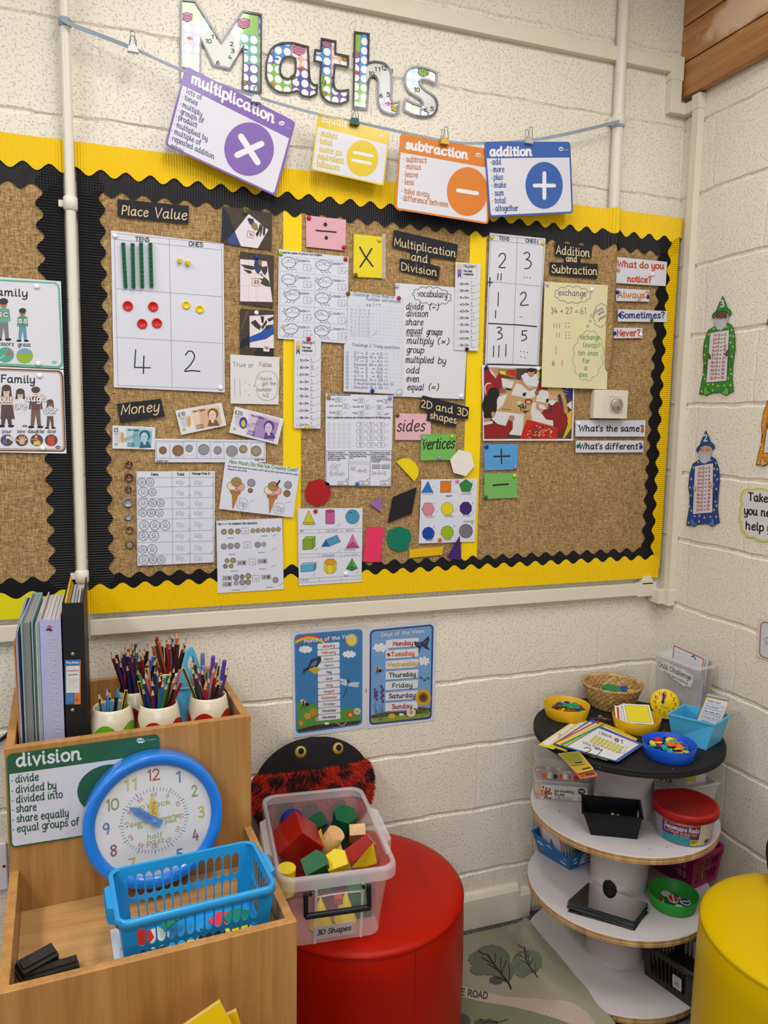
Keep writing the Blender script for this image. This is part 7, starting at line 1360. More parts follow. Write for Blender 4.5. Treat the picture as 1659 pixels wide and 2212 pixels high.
# ------------------------------------------------------------------ stools
def stool(x, y, r, zs, col, label, seed, seam):
    t = thing('round_stool', label, 'stool', (x, y, 0)); T = Matrix.Translation((x, y, 0)); m = M(col, .36, .03, 7, bump=.12, bsc=420); m.node_tree.nodes['Principled BSDF'].inputs['Specular IOR Level'].default_value = .14
    mb = MB(); pr_ = [(r*.97, .009), (r*1.0, .024)]+[(r*(1+.008*math.sin(PI*i/8)), .02+(zs-.03)*i/8) for i in range(1, 8)]+[(r*.995, zs-.006), (r*.985, zs)]
    mb.lathe(pr_, m, T, 72, True, False); part(mb, 'side_cover', t)
    mb = MB(); mb.lathe([(r*.985, zs), (r*1.0, zs+.003), (r*.985, zs+.009), (r*.95, zs+.015), (r*.85, zs+.020), (r*.6, zs+.022), (r*.3, zs+.022), (.0001, zs+.022)], m, T, 72, False, False); part(mb, 'seat_cushion', t)
    dk = M(col, .5, .05, 20); mb = MB(); mb.tube([(x+r*.992*math.cos(2*PI*i/72), y+r*.992*math.sin(2*PI*i/72), zs+.0005) for i in range(73)], .0016, dk, 6); part(mb, 'seam_piping', t)
    for a_ in seam:
        mb = MB(); mb.tube([(x+(r*(1+.008*math.sin(PI*max(0, (z-.02)/(zs-.03))))+.0003)*math.cos(a_), y+(r*(1+.008*math.sin(PI*max(0, (z-.02)/(zs-.03))))+.0003)*math.sin(a_), z) for z in (.015, .1, .2, .3, .38, zs-.006)], .001, dk, 6); part(mb, 'side_seam', t)
ssm = at(600+820/2.765, 1780+760/2.765, Z=.43)
stool(-1.202, -.322, .285, .433, '#A51400', 'red leatherette drum stool carrying the clear box of solid shapes', 1, (math.atan2(ssm.y+.322, ssm.x+1.202),))
stool(-.252, -.935, .262, .487, '#CDAA00', 'yellow leatherette drum stool at the right edge of the picture', 2, (2.2,))
# ------------------------------------------------------------------ ladybird cushions
def ladybird(T, rx, rz, th, label, seed, head=.40):
    t = thing('ladybird_cushion', label, 'cushion', T@V((0, 0, 0))); r = random.Random(seed); BF = M('#151316', .85, .2, 60); RF = M('#9E1B0C', .8, .25, 60); EY = M('#A8901E', .5, .05, 40)
    def surf(u, v, f=1): # unit disc -> cushion front (local -y)
        q = min(1, math.hypot(u, v)); return T@V((u*rx, -th*f*math.sqrt(max(0, 1-q**2.4)), v*rz))
    for nm, sel, m in (('fur_body', lambda v: v < head, RF), ('felt_head', lambda v: v >= head, BF)):
        mb = MB(); n, k = 64, 18; vs = []; 
        rows = [(-1+(head+1)*i/k) for i in range(k+1)] if nm == 'fur_body' else [(head+(1-head)*i/k) for i in range(k+1)]
        for v in rows:
            w_ = math.sqrt(max(0, 1-v*v))
            for i in range(n+1): vs.append(surf(w_*(-1+2*i/n), v))
            for i in range(n+1): vs.append(surf(w_*(-1+2*i/n), v, -.35))
        w2 = n+1; st = 2*w2
        fs = [(j*st+o_+i, j*st+o_+i+1, (j+1)*st+o_+i+1, (j+1)*st+o_+i) for j in range(len(rows)-1) for o_ in (0, w2) for i in range(n)]
        fs += [(j*st+e_, (j+1)*st+e_, (j+1)*st+w2+e_, j*st+w2+e_) for j in range(len(rows)-1) for e_ in (0, n)]
        mb.add(vs, fs, m, True); b_ = part(mb, nm, t)
        if nm == 'fur_body':
            spots = [(-.62, .28, .11), (-.30, .20, .17), (.28, -.02, .13), (-.14, .02, .12), (.48, .30, .12), (.0, .34, .17), (-.75, -.05, .12), (-.5, -.25, .15), (.7, -.1, .14), (-.1, -.35, .14), (.35, -.4, .15), (.93, .12, .12), (-.93, .2, .1), (-.85, -.42, .15), (.1, -.7, .15)]
            mr, mk = MB(), MB()
            for i in range(5200):
                v = r.uniform(-1, head+.03); w_ = math.sqrt(max(0, 1-v*v)); u = w_*r.uniform(-1, 1)
                if i % 6 == 0: u = (w_-.004)*r.choice((-1, 1))
                p = surf(u, v); n_ = (surf(u*.98, v*.98, 1.6)-surf(u*.9, v*.9, -.2)); out = (T.to_3x3()@V((u*.9+r.uniform(-.5, .5), -.5, v*.3-.25+r.uniform(-.35, .35)))).normalized(); L = r.uniform(.010, .018); sd = out.cross(T.to_3x3()@V((0, -1, .2))).normalized()*.0011; mid = p+out*L*.55+V((0, 0, -.0015)); tip = p+out*L+V((0, 0, -.005))
                b = mk if any((u-a)**2+((v-c)*rz/rx)**2 < d*d for a, c, d in spots) else mr
                b.add([p-sd, p+sd, mid+sd*.8, mid-sd*.8, tip], [(0, 1, 2, 3), (3, 2, 4)], M('#100E10', .8, .1, 60) if b is mk else (RF, M('#B5280F', .8, .2, 60), M('#84140A', .8, .2, 60))[i % 3])
            o = mr.build('red_fur', t, bevel=0); o.parent = b_; o.location = (0, 0, 0); o['kind'] = 'stuff'
            o = mk.build('black_fur_spots', t); o.parent = b_; o.location = (0, 0, 0); o['kind'] = 'stuff'; o['label'] = 'black fur spots'
    for u, v in ((-.21, .765), (.42, .735)):
        c = surf(u, v); n_ = (T.to_3x3()@V((u*.35, -1, v*.25))).normalized(); Q = Matrix.Translation(c)@V((0, 0, 1)).rotation_difference(n_).to_matrix().to_4x4()
        mb = MB(); mb.lathe([(.017, .0), (.017, .0012), (.0001, .0015)], EY, Q, 24); mb.lathe([(.011, .0013), (.011, .0022), (.0001, .0024)], M('#C9BC8A', .5), Q@Matrix.Translation((.001, .002, 0)), 20); mb.lathe([(.009, .002), (.009, .0032), (.0001, .0036)], BF, Q@Matrix.Translation((.001, .002, 0)), 20); part(mb, 'eye', t, 'yellow ringed eye')
lt_ = math.radians(11)
ladybird(Matrix.Translation((-1.2665, -.072, .612))@Matrix.Rotation(-lt_, 4, 'X'), .182, .15, .030, 'furry red and black ladybird cushion leaning on the wall behind the clear box', 4)
lp = at(1645, 1888, Z=.56)+_r*.172
ladybird(Matrix.Translation((lp.x, lp.y, .578))@Matrix.Rotation(-math.atan2(lp.x-CAM.x, lp.y-CAM.y), 4, 'Z')@Matrix.Rotation(-1.0, 4, 'X')@Matrix.Rotation(-1.9, 4, 'Y'), .165, .145, .03, 'second ladybird cushion on the yellow stool, mostly out of the picture', 9)
# ------------------------------------------------------------------ clear box of solid shapes
CLR = M('#E9E2E6', .16, .02, 8, alpha=.2); CLR2 = M('#EFEAEE', .2, .02, 8, alpha=.36)
XT = Matrix.Translation((-1.312, -.362, .4575))@Matrix.Rotation(math.radians(-5.5), 4, 'Z')
t = thing('storage_box', 'clear plastic storage box labelled 3D Shapes on the red stool', 'storage box', XT@V((0, 0, 0)))
mb = MB(); loft(mb, [loop(.222, .352, .03, .0, XT), loop(.230, .362, .03, .05, XT), loop(.262, .394, .032, .176, XT), loop(.264, .396, .032, .188, XT)], CLR); mb.add(loop(.222, .352, .03, .0008, XT), [tuple(range(24))], CLR); part(mb, 'box_wall', t)
mb = MB(); loft(mb, [loop(.264, .396, .032, .186, XT), loop(.268, .400, .033, .191, XT), loop(.286, .416, .036, .190, XT), loop(.290, .420, .037, .182, XT), loop(.290, .420, .037, .160, XT)], CLR2); part(mb, 'rim', t)
for sx in (-1, 1):
    mb = MB(); mb.prism([(sx*.143, -.09), (sx*.160, -.075), (sx*.160, .075), (sx*.143, .09)], .150, .184, CLR2, XT); part(mb, 'side_lip', t, bevel=.003)
def wallp(x, z, o_=0): # front wall point at local x, height z
    return XT@V((x, -(.176+(z)*.118)-o_, z))
wn_ = (XT.to_3x3()@V((0, -1, -.11))).normalized()
mb = MB()
for x in (-.052, .06): mb.hexa([wallp(x-.003, .002, 0), wallp(x+.003, .002, 0), wallp(x+.003, .002, .004), wallp(x-.003, .002, .004), wallp(x-.003, .15, 0), wallp(x+.003, .15, 0), wallp(x+.003, .15, .004), wallp(x-.003, .15, .004)], CLR2)
mb.tube([wallp(x, z, .002) for x, z in spl([(-.054, .07), (-.052, .118), (-.042, .13), (.05, .13), (.058, .118), (.060, .07)], 3)], .002, CLR2, 6); part(mb, 'moulded_rib', t)
HB_ = M('#161619', .35, .05, 30)
h_ = bpy.data.objects.new('handle', None); h_.empty_display_size = .03; COL.objects.link(h_); h_.parent = t
for x in (-.078, .072):
    mb = MB(); mb.tube([wallp(x, .148, .010), wallp(x, .135, .012), wallp(x, .112, .020), wallp(x, .096, .022)], [.0065, .006, .0055, .006], HB_, 10); mb.tube([wallp(x-.012 if x > 0 else x+.012, .144, .002), wallp(x-.012 if x > 0 else x+.012, .144, .010)], .004, HB_, 10); o = mb.build('handle_arm', t, bevel=0); o.parent = h_; o.location = (0, 0, 0)
mb = MB(); mb.tube([wallp(-.080, .096, .022), wallp(.075, .096, .022)], .0072, HB_, 12); o = mb.build('grip_bar', t); o.parent = h_; o.location = (0, 0, 0)
a = Art(lambda x, y, k=0: wallp(x, y, .0015+k*EPS)); a.slab(rrect(-.055, .012, .042, .047, .002, 2), paper('#CFC6CC'), .001)
a.text('3D Shapes', -.047, .024, .034, .0135, INK, .0023, .001, k=3, up=(.12, 1)); o = part(a.mb, 'label_card', t, 'pale label reading 3D Shapes')
SR, SG_, SY, SBL, SWD = M('#9E100C', .3, .03, 12, coat=.3), M('#0D5A33', .45, .03, 12), M('#E2C80E', .35, .03, 12, coat=.2), M('#1F2C86', .3, .03, 12), wood('#C99A5E', '#DDB57E', 2, 1.5, .4)
def cb(v): return _r*v[0]-_u*v[1]+_f*v[2]   # directions as they look: right, down, away
SO = (530, 1580, 4.609)
def sp_at(x, y, z): return at(SO[0]+x/SO[2], SO[1]+y/SO[2], Z=z)
def solid_(mb, lab, nm='solid_shape', bev=.0012): return tag(mb.build(nm, bevel=bev), lab, 'solid shape', None)
def rotm(cols): return Matrix((cols[0], cols[1], cols[2])).transposed().to_4x4()
def ortho(a, b):
    a = a.normalized(); b = (b-a*a.dot(b)).normalized(); return [a, b, a.cross(b)]
c = sp_at(520, 1075, .615); R_ = rotm(ortho(cb((-.757, .713, 0)), cb((.55, .64, .43)))); mb = MB(); s_ = .042; mb.box((-s_, -s_, -s_), (s_, s_, s_), SR, Matrix.Translation(c)@R_); solid_(mb, 'big red wooden cube tilted on top of the box contents')
c = sp_at(490, 950, .575); mb = MB(); mb.lathe([(.034*math.sin(PI*i/16)+1e-5, -.034*math.cos(PI*i/16)) for i in range(17)], SBL, Matrix.Translation(c+V((0, .03, 0))), 28); solid_(mb, 'blue wooden sphere behind the big red cube', bev=0)
c = sp_at(985, 960, .575)+V((0, .01, 0)); R_ = rotm(ortho(cb((.16, -.9, -.42)), cb((1, .1, 0)))); mb = MB(); mb.prism([(.034*math.cos(PI/3*i+.3), .034*math.sin(PI/3*i+.3)) for i in range(6)], -.06, .046, SG_, Matrix.Translation(c)@R_@Matrix.Rotation(PI/2, 4, 'Y')); solid_(mb, 'green wooden hexagonal prism standing at the back of the box')
c = sp_at(840, 1105, .60); ax = cb((.50, -.80, -.25)).normalized(); mb = MB(); T = Matrix.Translation(c)@V((0, 0, 1)).rotation_difference(ax).to_matrix().to_4x4(); mb.lathe([(.0235, -.036), (.0245, -.035), (.0245, .035), (.0235, .036)], SWD, T, 32); solid_(mb, 'plain wooden cylinder lying beside the big red cube', bev=0)
c = sp_at(1115, 1010, .585); R_ = rotm(ortho(cb((1, -.03, .1)), cb((.1, -.75, .6)))); mb = MB(); mb.box((-.022, -.012, -.045), (.022, .018, .022), SWD, Matrix.Translation(c)@R_); solid_(mb, 'plain wooden cuboid at the back right of the box')
c = sp_at(1120, 1165, .59); R_ = rotm(ortho(cb((.83, -.56, .1)), cb((.4, .7, -.3)))); mb = MB(); mb.prism([(-.04, -.016), (.04, -.016), (.046, .02), (-.034, .02)], -.022, .012, SR, Matrix.Translation(c)@R_); solid_(mb, 'dark red wooden cuboid leaning under the plain cuboid')
def pyramid(mb, base, apex, m): n = len(base); mb.add(list(base)+[apex], [tuple(range(n))[::-1]]+[(i, (i+1) % n, n) for i in range(n)], m)
mb = MB(); pyramid(mb, [sp_at(1050, 1360, .605), sp_at(1195, 1350, .585), sp_at(1310, 1310, .595), sp_at(1200, 1260, .60)], sp_at(1275, 1105, .655), SY); solid_(mb, 'tall yellow pyramid pointing up at the box right side', bev=0)
c = sp_at(930, 1330, .575); R_ = rotm(ortho(cb((.95, -.3, .1)), cb((.15, .6, -.7)))); mb = MB(); mb.prism([(-.026, -.02), (.002, -.03), (.026, -.016), (.026, .02), (-.026, .02)], -.03, .018, SY, Matrix.Translation(c)@R_); solid_(mb, 'yellow wooden prism at the front middle of the box')
c = sp_at(890, 1215, .58); mb = MB(); pyramid(mb, [c+V(p) for p in ((-.025, -.02, -.02), (.025, -.02, -.02), (.025, .02, -.02), (-.025, .02, -.02))], c+V((.018, .01, .022)), SY); solid_(mb, 'small yellow pyramid beneath the plain cylinder', bev=0)
c = sp_at(695, 1325, .59); R_ = rotm(ortho(cb((.85, -.38, .2)), cb((.45, .6, -.6)))); mb = MB(); mb.prism([(-.027, -.018), (.018, -.022), (.034, .0), (.03, .024), (-.03, .024)], -.028, .012, SG_, Matrix.Translation(c)@R_); solid_(mb, 'green wooden prism at the front of the box')
c = sp_at(412, 1358, .60); mb = MB(); mb.lathe([(.0225, -.07), (.0225, .0)], SY, Matrix.Translation(c)@Matrix.Rotation(.12, 4, 'X'), 32); solid_(mb, 'yellow wooden cylinder upright in the front left box corner', bev=.0015)
c = sp_at(750, 950, .565); R_ = rotm(ortho(cb((.9, -.4, .1)), cb((.2, .5, .8)))); mb = MB(); mb.box((-.022, -.012, -.02), (.022, .012, .02), SG_, Matrix.Translation(c+V((0, .03, 0)))@R_); solid_(mb, 'small green cuboid behind the plain cylinder')
c = sp_at(725, 1015, .585); mb = MB(); pyramid(mb, [c+V(p) for p in ((-.012, -.012, -.014), (.012, -.012, -.014), (.012, .012, -.014), (-.012, .012, -.014))], c+V((.008, .0, .014)), SY); solid_(mb, 'tiny yellow pyramid between the red cube and plain cylinder', bev=0)
for x, y, z, dx, lb in ((-.028, -.115, 0, .0, 'yellow cone seen through the left of the box front'), (.035, -.105, 0, .012, 'yellow cone seen through the right of the box front')):
    mb = MB(); b_ = XT@V((x, y, .003)); mb.lathe([(.03, 0), (.0005, .075)], SY, Matrix.Translation(b_)@Matrix.Rotation(dx*4, 4, 'Y'), 28); solid_(mb, lb, bev=0)
for x, y, z, sx, sy, sz, m, lb in ((-.02, -.06, .062, .05, .04, .04, SG_, 'green block showing through the box front above the cones'), (.075, -.08, .003, .06, .06, .075, SG_, 'large green block in the lower right of the clear box'), (.012, -.137, .07, .02, .02, .018, M('#B8423A', .4), 'small pinkish red block behind the box handle'), (-.07, .05, .003, .07, .09, .075, SR, 'red block at the bottom left of the clear box'), (.03, .06, .003, .08, .09, .07, SBL, 'blue block at the bottom back of the clear box')):
    mb = MB(); mb.box((x-sx/2, y-sy/2, z), (x+sx/2, y+sy/2, z+sz), m, XT); solid_(mb, lb)
# ------------------------------------------------------------------ cable-reel shelf tower in the corner
SX, SY_, SRAD = -.3355, -.301, .281
ST = Matrix.Translation((SX, SY_, 0)); PAINT = M('#C4BEC0', .6, .07, 9, bump=.05, bsc=90); PLY = wood('#9A7445', '#CDA873', 2, .6, .6); CHB = M('#1C1B1D', .75, .12, 14)
t = thing('reel_shelf', 'round four tier shelf of stacked cable reels in the corner, black top', 'shelf', (SX, SY_, 0))
for zt, th, nm, m in ((.7655, .020, 'top_disc', CHB), (.518, .022, 'shelf_disc', PAINT), (.271, .022, 'shelf_disc', PAINT), (.035, .022, 'shelf_disc', PAINT)):
    mb = MB(); R_ = SRAD
    mb.lathe([(.0001, zt), (R_-.002, zt), (R_, zt-.002)], m, ST, 90, False, False, smooth=False)
    mb.lathe([(R_, zt-.002), (R_+.0006, zt-th*.3), (R_-.0006, zt-th*.45), (R_+.0006, zt-th*.6), (R_, zt-th)], PLY if m is PAINT else CHB, ST, 90, False, False, smooth=False)
    mb.lathe([(R_, zt-th), (.0001, zt-th)], m, ST, 90, False, False, smooth=False); part(mb, nm, t, 'black painted top disc' if m is CHB else None)
ha = math.atan2(at(1313, 1925, Z=.29).y-SY_, at(1313, 1925, Z=.29).x-SX)
for k, (z0, z1) in enumerate(((.5181, .7455), (.2711, .496), (.0351, .249))):
    mb = MB(); n, rows = (300, 90) if k == 1 else (96, 4); r = .0875
    def ok(i, j): # arched mouse hole in the middle drum
        if k != 1: return True
        a_ = 2*PI*(i+.5)/n-ha; a_ = (a_+PI) % (2*PI)-PI; z = (z1-z0)*(j+.5)/rows
        return (a_*r/.022)**2+((z-.020)/.027)**2 > 1
    vs = [ST@V((r*math.cos(2*PI*i/n), r*math.sin(2*PI*i/n), z0+(z1-z0)*j/rows)) for j in range(rows+1) for i in range(n)]
    mb.add(vs, [(j*n+i, j*n+(i+1) % n, (j+1)*n+(i+1) % n, (j+1)*n+i) for j in range(rows) for i in range(n) if ok(i, j)], PAINT, True)
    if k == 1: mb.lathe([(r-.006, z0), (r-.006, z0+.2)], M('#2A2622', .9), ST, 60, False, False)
    part(mb, 'drum', t)
a = Art(flat(.7657), (1140, 1380, 3.607)); YCH = M('#D9CE6A', .8); RCH = M('#C2402E', .8)
a.ring(560, 603, 12, 7, 2.5, YCH, 1).line([(572, 607), (600, 622), (615, 620)], 2.5, YCH, 1).line([(480, 612), (560, 622), (660, 632)], 2, M('#8C8A86', .8), 1)
a.text('Ro', 1050, 742, 1112, 34, RCH, 5, 6, k=1)
for x, y in ((1130, 1010), (1290, 950), (700, 980), (560, 1000)): a.line([(x, y), (x+3, y+9)], 2, M('#AFAAA6', .8), 1)
part(a.mb, 'chalk_marks', t)
a = Art(flat(.5183), (1130, 1620, 3.53)); a.ring(965, 758, 9, 8, 2, GREY, 1, 8).line([(1090, 742), (1098, 730), (1102, 745)], 2, GREY, 1).line([(1115, 730), (1128, 728), (1125, 742)], 2, GREY, 1).line([(125, 452), (210, 418)], 2, PALE, 1).ell(277, 466, 4, 4, INK, 1); part(a.mb, 'pencil_marks', t)
# round counting bowls
def bowl(x, y, z, r, col, label, h=.041):
    mb = MB(); T = Matrix.Translation((x, y, z)); mb.lathe([(.0001, 0), (r*.86, 0), (r*.90, .004), (r, h), (r-.0008, h+.001), (r-.0022, h), (r*.885, .0055), (r*.85, .0025), (.0001, .0025)], M(col, .4, .05, 20), T, 48, False, False)
    return tag(mb.build('counting_bowl'), label, 'bowl')
bowl(-.451, -.146, .7656, .073, '#D2A315', 'mustard yellow bowl of counters at the left of the black table top')
bowl(-.299, -.298, .7656, .073, '#D2A315', 'mustard yellow bowl holding square cards in the middle of the black top')
bowl(-.337, -.492, .7656, .074, '#1550C0', 'deep blue bowl of counters at the front of the black table top')
bowl(-.254, -.453, .2712, .073, '#2F9A38', 'green bowl with round badges on the third shelf', .04)
CC = {'red': '#B81F1A', 'yellow': '#E2C21A', 'blue': '#1F3A9A', 'green': '#1E8A5A', 'teal': '#1F9A8A', 'orange': '#D9641E', 'navy': '#1A2458', 'white': '#D6D4D6'}
CMS = {}
def counters(x, y, z, R, n, cols, where, seed, hmax):
    r = random.Random(seed); keys = list(cols)
    for i in range(n):
        c = keys[r.randrange(len(keys))]
        if c not in CMS:
            mb = MB(); mb.lathe([(.0001, 0), (.0105, 0), (.011, .0006), (.0108, .0018), (.009, .0021), (.0085, .0017), (.0001, .0017)], M(CC[c], .35, .04, 30), None, 20, False, False); o = mb.build('counter', org=(0, 0, 0)); CMS[c] = o
        else: o = CMS[c].copy(); COL.objects.link(o)
        q = math.sqrt(r.random()); a_ = r.uniform(0, 2*PI); o.name = 'counter'; d = q*R*1.08
        o.location = (x+d*math.cos(a_), y+d*math.sin(a_), z+.008+hmax*(1-q*q*.55)*(.55+.45*(i+1)/n)); tl = .25+.35*r.random(); o.rotation_euler = (tl*math.sin(a_)*r.choice((1, -.6)), -tl*math.cos(a_)*r.choice((1, -.6)), r.uniform(0, 6))
        tag(o, '%s counter in the %s' % (c, where), 'counter', '%s counters in the %s' % (c, where))
counters(-.451, -.146, .7656, .052, 46, ('red', 'yellow', 'blue', 'green', 'navy', 'yellow', 'green', 'red'), 'mustard yellow counter bowl', 21, .030)
counters(-.337, -.492, .7656, .053, 66, ('red', 'yellow', 'blue', 'green', 'teal', 'orange', 'yellow', 'navy', 'red'), 'deep blue bowl', 23, .036)
for (i, (x, y, c)) in enumerate(((-.02, -.01, '#23407E'), (.025, .02, '#9A2A22'), (-.035, .02, '#B8372A'), (.005, .035, '#D6D4D8'), (.03, -.018, '#23407E'), (-.01, -.042, '#D6D4D8'), (.0, .0, '#B0402A'))):
    b_ = V((-.254+x, -.453+y, .2755+.0022*i)); tt = thing('badge', ('blue and white badge, left of the bowl centre', 'dark red badge at the back right', 'red badge at the left side', 'plain white badge at the back', 'blue badge at the right front', 'plain white badge nearest the viewer', 'red and white badge on top')[i]+' in the green bowl', 'badge', b_)
    T = Matrix.Translation(b_)@Matrix.Rotation(.10*(i-3), 4, 'X')@Matrix.Rotation(.7*i, 4, 'Z'); mb = MB(); mb.lathe([(.0001, 0), (.016, 0), (.0165, .0008), (.014, .0018), (.0001, .0022)], M('#CFCED2', .3, .03, 20), T, 24, False, False); part(mb, 'back', tt)
    a = Art(local(T@V((0, 0, .0023)), T.to_3x3()@V((1, 0, 0)), T.to_3x3()@V((0, 1, 0)), T.to_3x3()@V((0, 0, 1)))); k = M(c, .3, .03, 20)
    a.poly([(.013*math.cos(q), .013*math.sin(q)) for q in [PI*j/10 for j in range(11)]], k, 1); a.poly([(.013*math.cos(q), .013*math.sin(q)) for q in [PI+PI*j/10 for j in range(11)]], M('#A8362A' if i in (0, 6) else c, .3, .03, 20), 1)
    if i in (0, 4, 6): a.line([(-.012, 0), (.012, .001)], .005, M('#DAD8DC', .3), 3)
    part(a.mb, 'printed_face', tt)
# square cards in the second yellow bowl
for i, (dx, dy, rz, rx, fc, lb) in enumerate(((-.022, .012, .5, .55, '#C43A2E', 'red faced square card furthest left in the yellow card bowl'), (-.012, .006, .55, .52, '#DEDBDE', 'white edged square card behind the yellow one in the bowl'), (.006, .010, .35, .45, '#DEDBDE', 'plain white square card at the right back of the card bowl'), (.0, .0, .45, .5, '#E2CF0E', 'bright yellow square card on top of the card bowl'))):
    T = Matrix.Translation((-.297+dx, -.300+dy, .803+.0035*i))@Matrix.Rotation(-rz, 4, 'Z')@Matrix.Rotation(rx, 4, 'X')
    a = Art(local(T@V((0, 0, 0)), T.to_3x3()@V((1, 0, 0)), T.to_3x3()@V((0, 1, 0)), T.to_3x3()@V((0, 0, 1)))); a.slab([(-.041, -.038), (.041, -.038), (.041, .038), (-.041, .038)], lam('#DEDCE0'), .0012).poly([(-.035, -.032), (.035, -.032), (.035, .032), (-.035, .032)], lam(fc), 1)
    a.frame([(-.035, -.032), (.035, -.032), (.035, .032), (-.035, .032)], .0008, INK, 2); a.done('square_card', lb, 'card')
# fan of laminated cards
CF = (1140, 1380, 3.607)
fan = [([(355, 640), (470, 700), (200, 862), (80, 825)], '#E8D21E', 'yellow edged card sticking out furthest left in the fan'), ([(430, 622), (560, 690), (300, 880), (165, 830)], '#D9C81E', 'second yellow edged card in the fan'), ([(500, 622), (640, 700), (380, 890), (190, 822)], '#2A52A8', 'blue edged card low in the fan'), ([(545, 636), (700, 700), (450, 905), (200, 812)], '#B82A26', 'red edged card in the middle of the fan'), ([(570, 650), (760, 720), (530, 930), (215, 815)], '#E2C81A', 'yellow edged card above the red one in the fan'), ([(590, 660), (820, 760), (590, 945), (250, 822)], '#2A8A3E', 'green edged card just under the top card'), ([(612, 662), (860, 780), (620, 950), (270, 832)], '#D9B81E', 'yellow edged card peeping out right of the fan')]
for i, (q, c, lb) in enumerate(fan):
    a = Art(flat(.7668+.0016*i), CF); a.slab(rquad(q, .04, 1.2), lam(c), .0009); f = quadmap(q); a.poly([f(u, v) for u, v in ((.07, .08), (.93, .08), (.93, .92), (.07, .92))], lam('#DEDDE4'), 1)
    if i in (0, 1, 3): a.text('27', *f(.4, .6), f(.7, .6)[0], 30, INK, 4, 8, k=3)
    a.done('question_card', lb, 'card', 'fanned question cards')
a = Art(flat(.7668+.0016*7+.001), CF); q = [(565, 680), (905, 822), (700, 962), (285, 845)]; a.slab(rquad(q, .05, 1.2), lam('#2450A8'), .0012); f = quadmap(q)
a.poly([f(u, v) for u, v in ((.02, .07), (.93, .07), (.93, .95), (.02, .95))], lam('#E0E0E6'), 1)
a.text('I Have...', 555, 742, 668, 26, INK, 3.5, 36).text('81', 672, 795, 735, 26, INK, 5, 20).text('Who has...', 428, 818, 575, 24, INK, 3.2, 48).text('27', 430, 890, 580, 48, INK, 5.5, 22).text('22', 705, 885, 765, 24, GREY, 3, 12)
for i in range(8):
    x, y = 520+29*i, 782+12*i; a.poly([(x+10, y-30), (x+26, y-24), (x-22, y+24), (x-40, y+18)], lam('#D2C52A'), 2).frame([(x+10, y-30), (x+26, y-24), (x-22, y+24), (x-40, y+18)], 2, M('#7A7420', .6), 3)
a.poly([(762, 838), (782, 844), (776, 854), (757, 848)], lam('#D2C52A'), 2).lines([(455, 800, 745, 892)], 1.5, GREY, 2)
a.done('question_card', 'top card of the fan reading I Have 81 Who has 27 with a blue edge', 'card')
# woven basket
WV = wood('#8A6535', '#D2AC6C', 0, 2.2, .6)
WT = Matrix.Translation((-.256, -.113, .7656)); t = thing('woven_basket', 'round woven straw basket at the back of the black table top', 'basket', (-.256, -.113, .7656))
def weave(a_, k): return .0022*math.sin(a_*26+(k//2 % 2)*PI)*(1 if k % 2 else .2)+(.0012 if k % 2 else -.0008)
prof = [(.066+.030*(i/18)**.8, .002+.076*i/18) for i in range(19)]
mb = MB(); mb.lathe([(.0001, .001), (.064, .001)]+prof, WV, WT, 208, False, False, fn=lambda a_, k: weave(a_, k) if k > 1 else 0); mb.lathe([(r-.005, z) for r, z in prof[::-1]]+[(.0001, .006)], WV, WT, 208, False, False, fn=lambda a_, k: -weave(a_, k) if k < 18 else 0); part(mb, 'woven_body', t)
mb = MB(); R_ = .0955; mb.lathe([(R_-.006, .076), (R_-.003, .082), (R_+.002, .083), (R_+.004, .078), (R_, .074)], WV, WT, 208, False, False, fn=lambda a_, k: .0012*math.sin(a_*52+k)); part(mb, 'rim', t)
for i, (x, y, z, c, n, s_, lb) in enumerate(((-.03, -.01, .045, '#1E8A4A', 3, .03, 'green plastic triangle on the left in the woven basket'), (.02, -.03, .047, '#1F7A48', 5, .032, 'green plastic pentagon at the front in the woven basket'), (.045, -.005, .05, '#1F3F9A', 4, .022, 'blue plastic square at the right in the woven basket'), (.01, .03, .048, '#B8302A', 6, .022, 'red plastic hexagon at the back in the woven basket'), (.052, -.03, .045, '#C9A01E', 4, .016, 'small yellow plastic square in the woven basket'), (.0, .0, .043, '#1F7A48', 6, .034, 'green plastic hexagon in the middle of the woven basket'))):
    T = WT@Matrix.Translation((x, y, z-.004+.003*i))@Matrix.Rotation(.25*(i % 3-1), 4, 'X')@Matrix.Rotation(.5*i, 4, 'Z'); mb = MB(); P_ = [(s_*math.cos(2*PI*k/n), s_*math.sin(2*PI*k/n)) for k in range(n)]
    mb.prism(P_, 0, .005, M(c, .4, .04, 20), T); tag(mb.build('plastic_shape', bevel=.0012), lb, 'plastic shape', 'plastic shapes in the woven basket')
# small yellow teaching clock
kc = at(1435.3, 1518.5, Y=-.262); fwd = (CAM-kc); fwd.z = 0; fwd.normalize(); fwd = (fwd+V((.10, 0, .28))).normalized(); rt = V((-fwd.y, fwd.x, 0)).normalized(); up = fwd.cross(rt)
KT = Matrix(((rt.x, up.x, fwd.x, kc.x), (rt.y, up.y, fwd.y, kc.y), (rt.z, up.z, fwd.z, kc.z), (0, 0, 0, 1)))
t = thing('teaching_clock', 'small yellow plastic teaching clock with red numbers on the black top', 'clock', kc-V((0, 0, .05))); YK = M('#E2C60E', .4, .03, 12)
mb = MB(); mb.lathe([(.0001, .0), (.0425, 0), (.044, .002), (.044, .010), (.0425, .012), (.0001, .012)], YK, KT, 48, False, False); part(mb, 'face', t)
mb = MB(); mb.prism([(-.026, -.030), (.026, -.030), (.034, -.047), (-.034, -.047)], -.012, .010, YK, KT); part(mb, 'foot', t, bevel=.002)
a = Art(local(KT@V((0, 0, .0122)), rt, -up, fwd)); RN = M('#B8261E', .5)
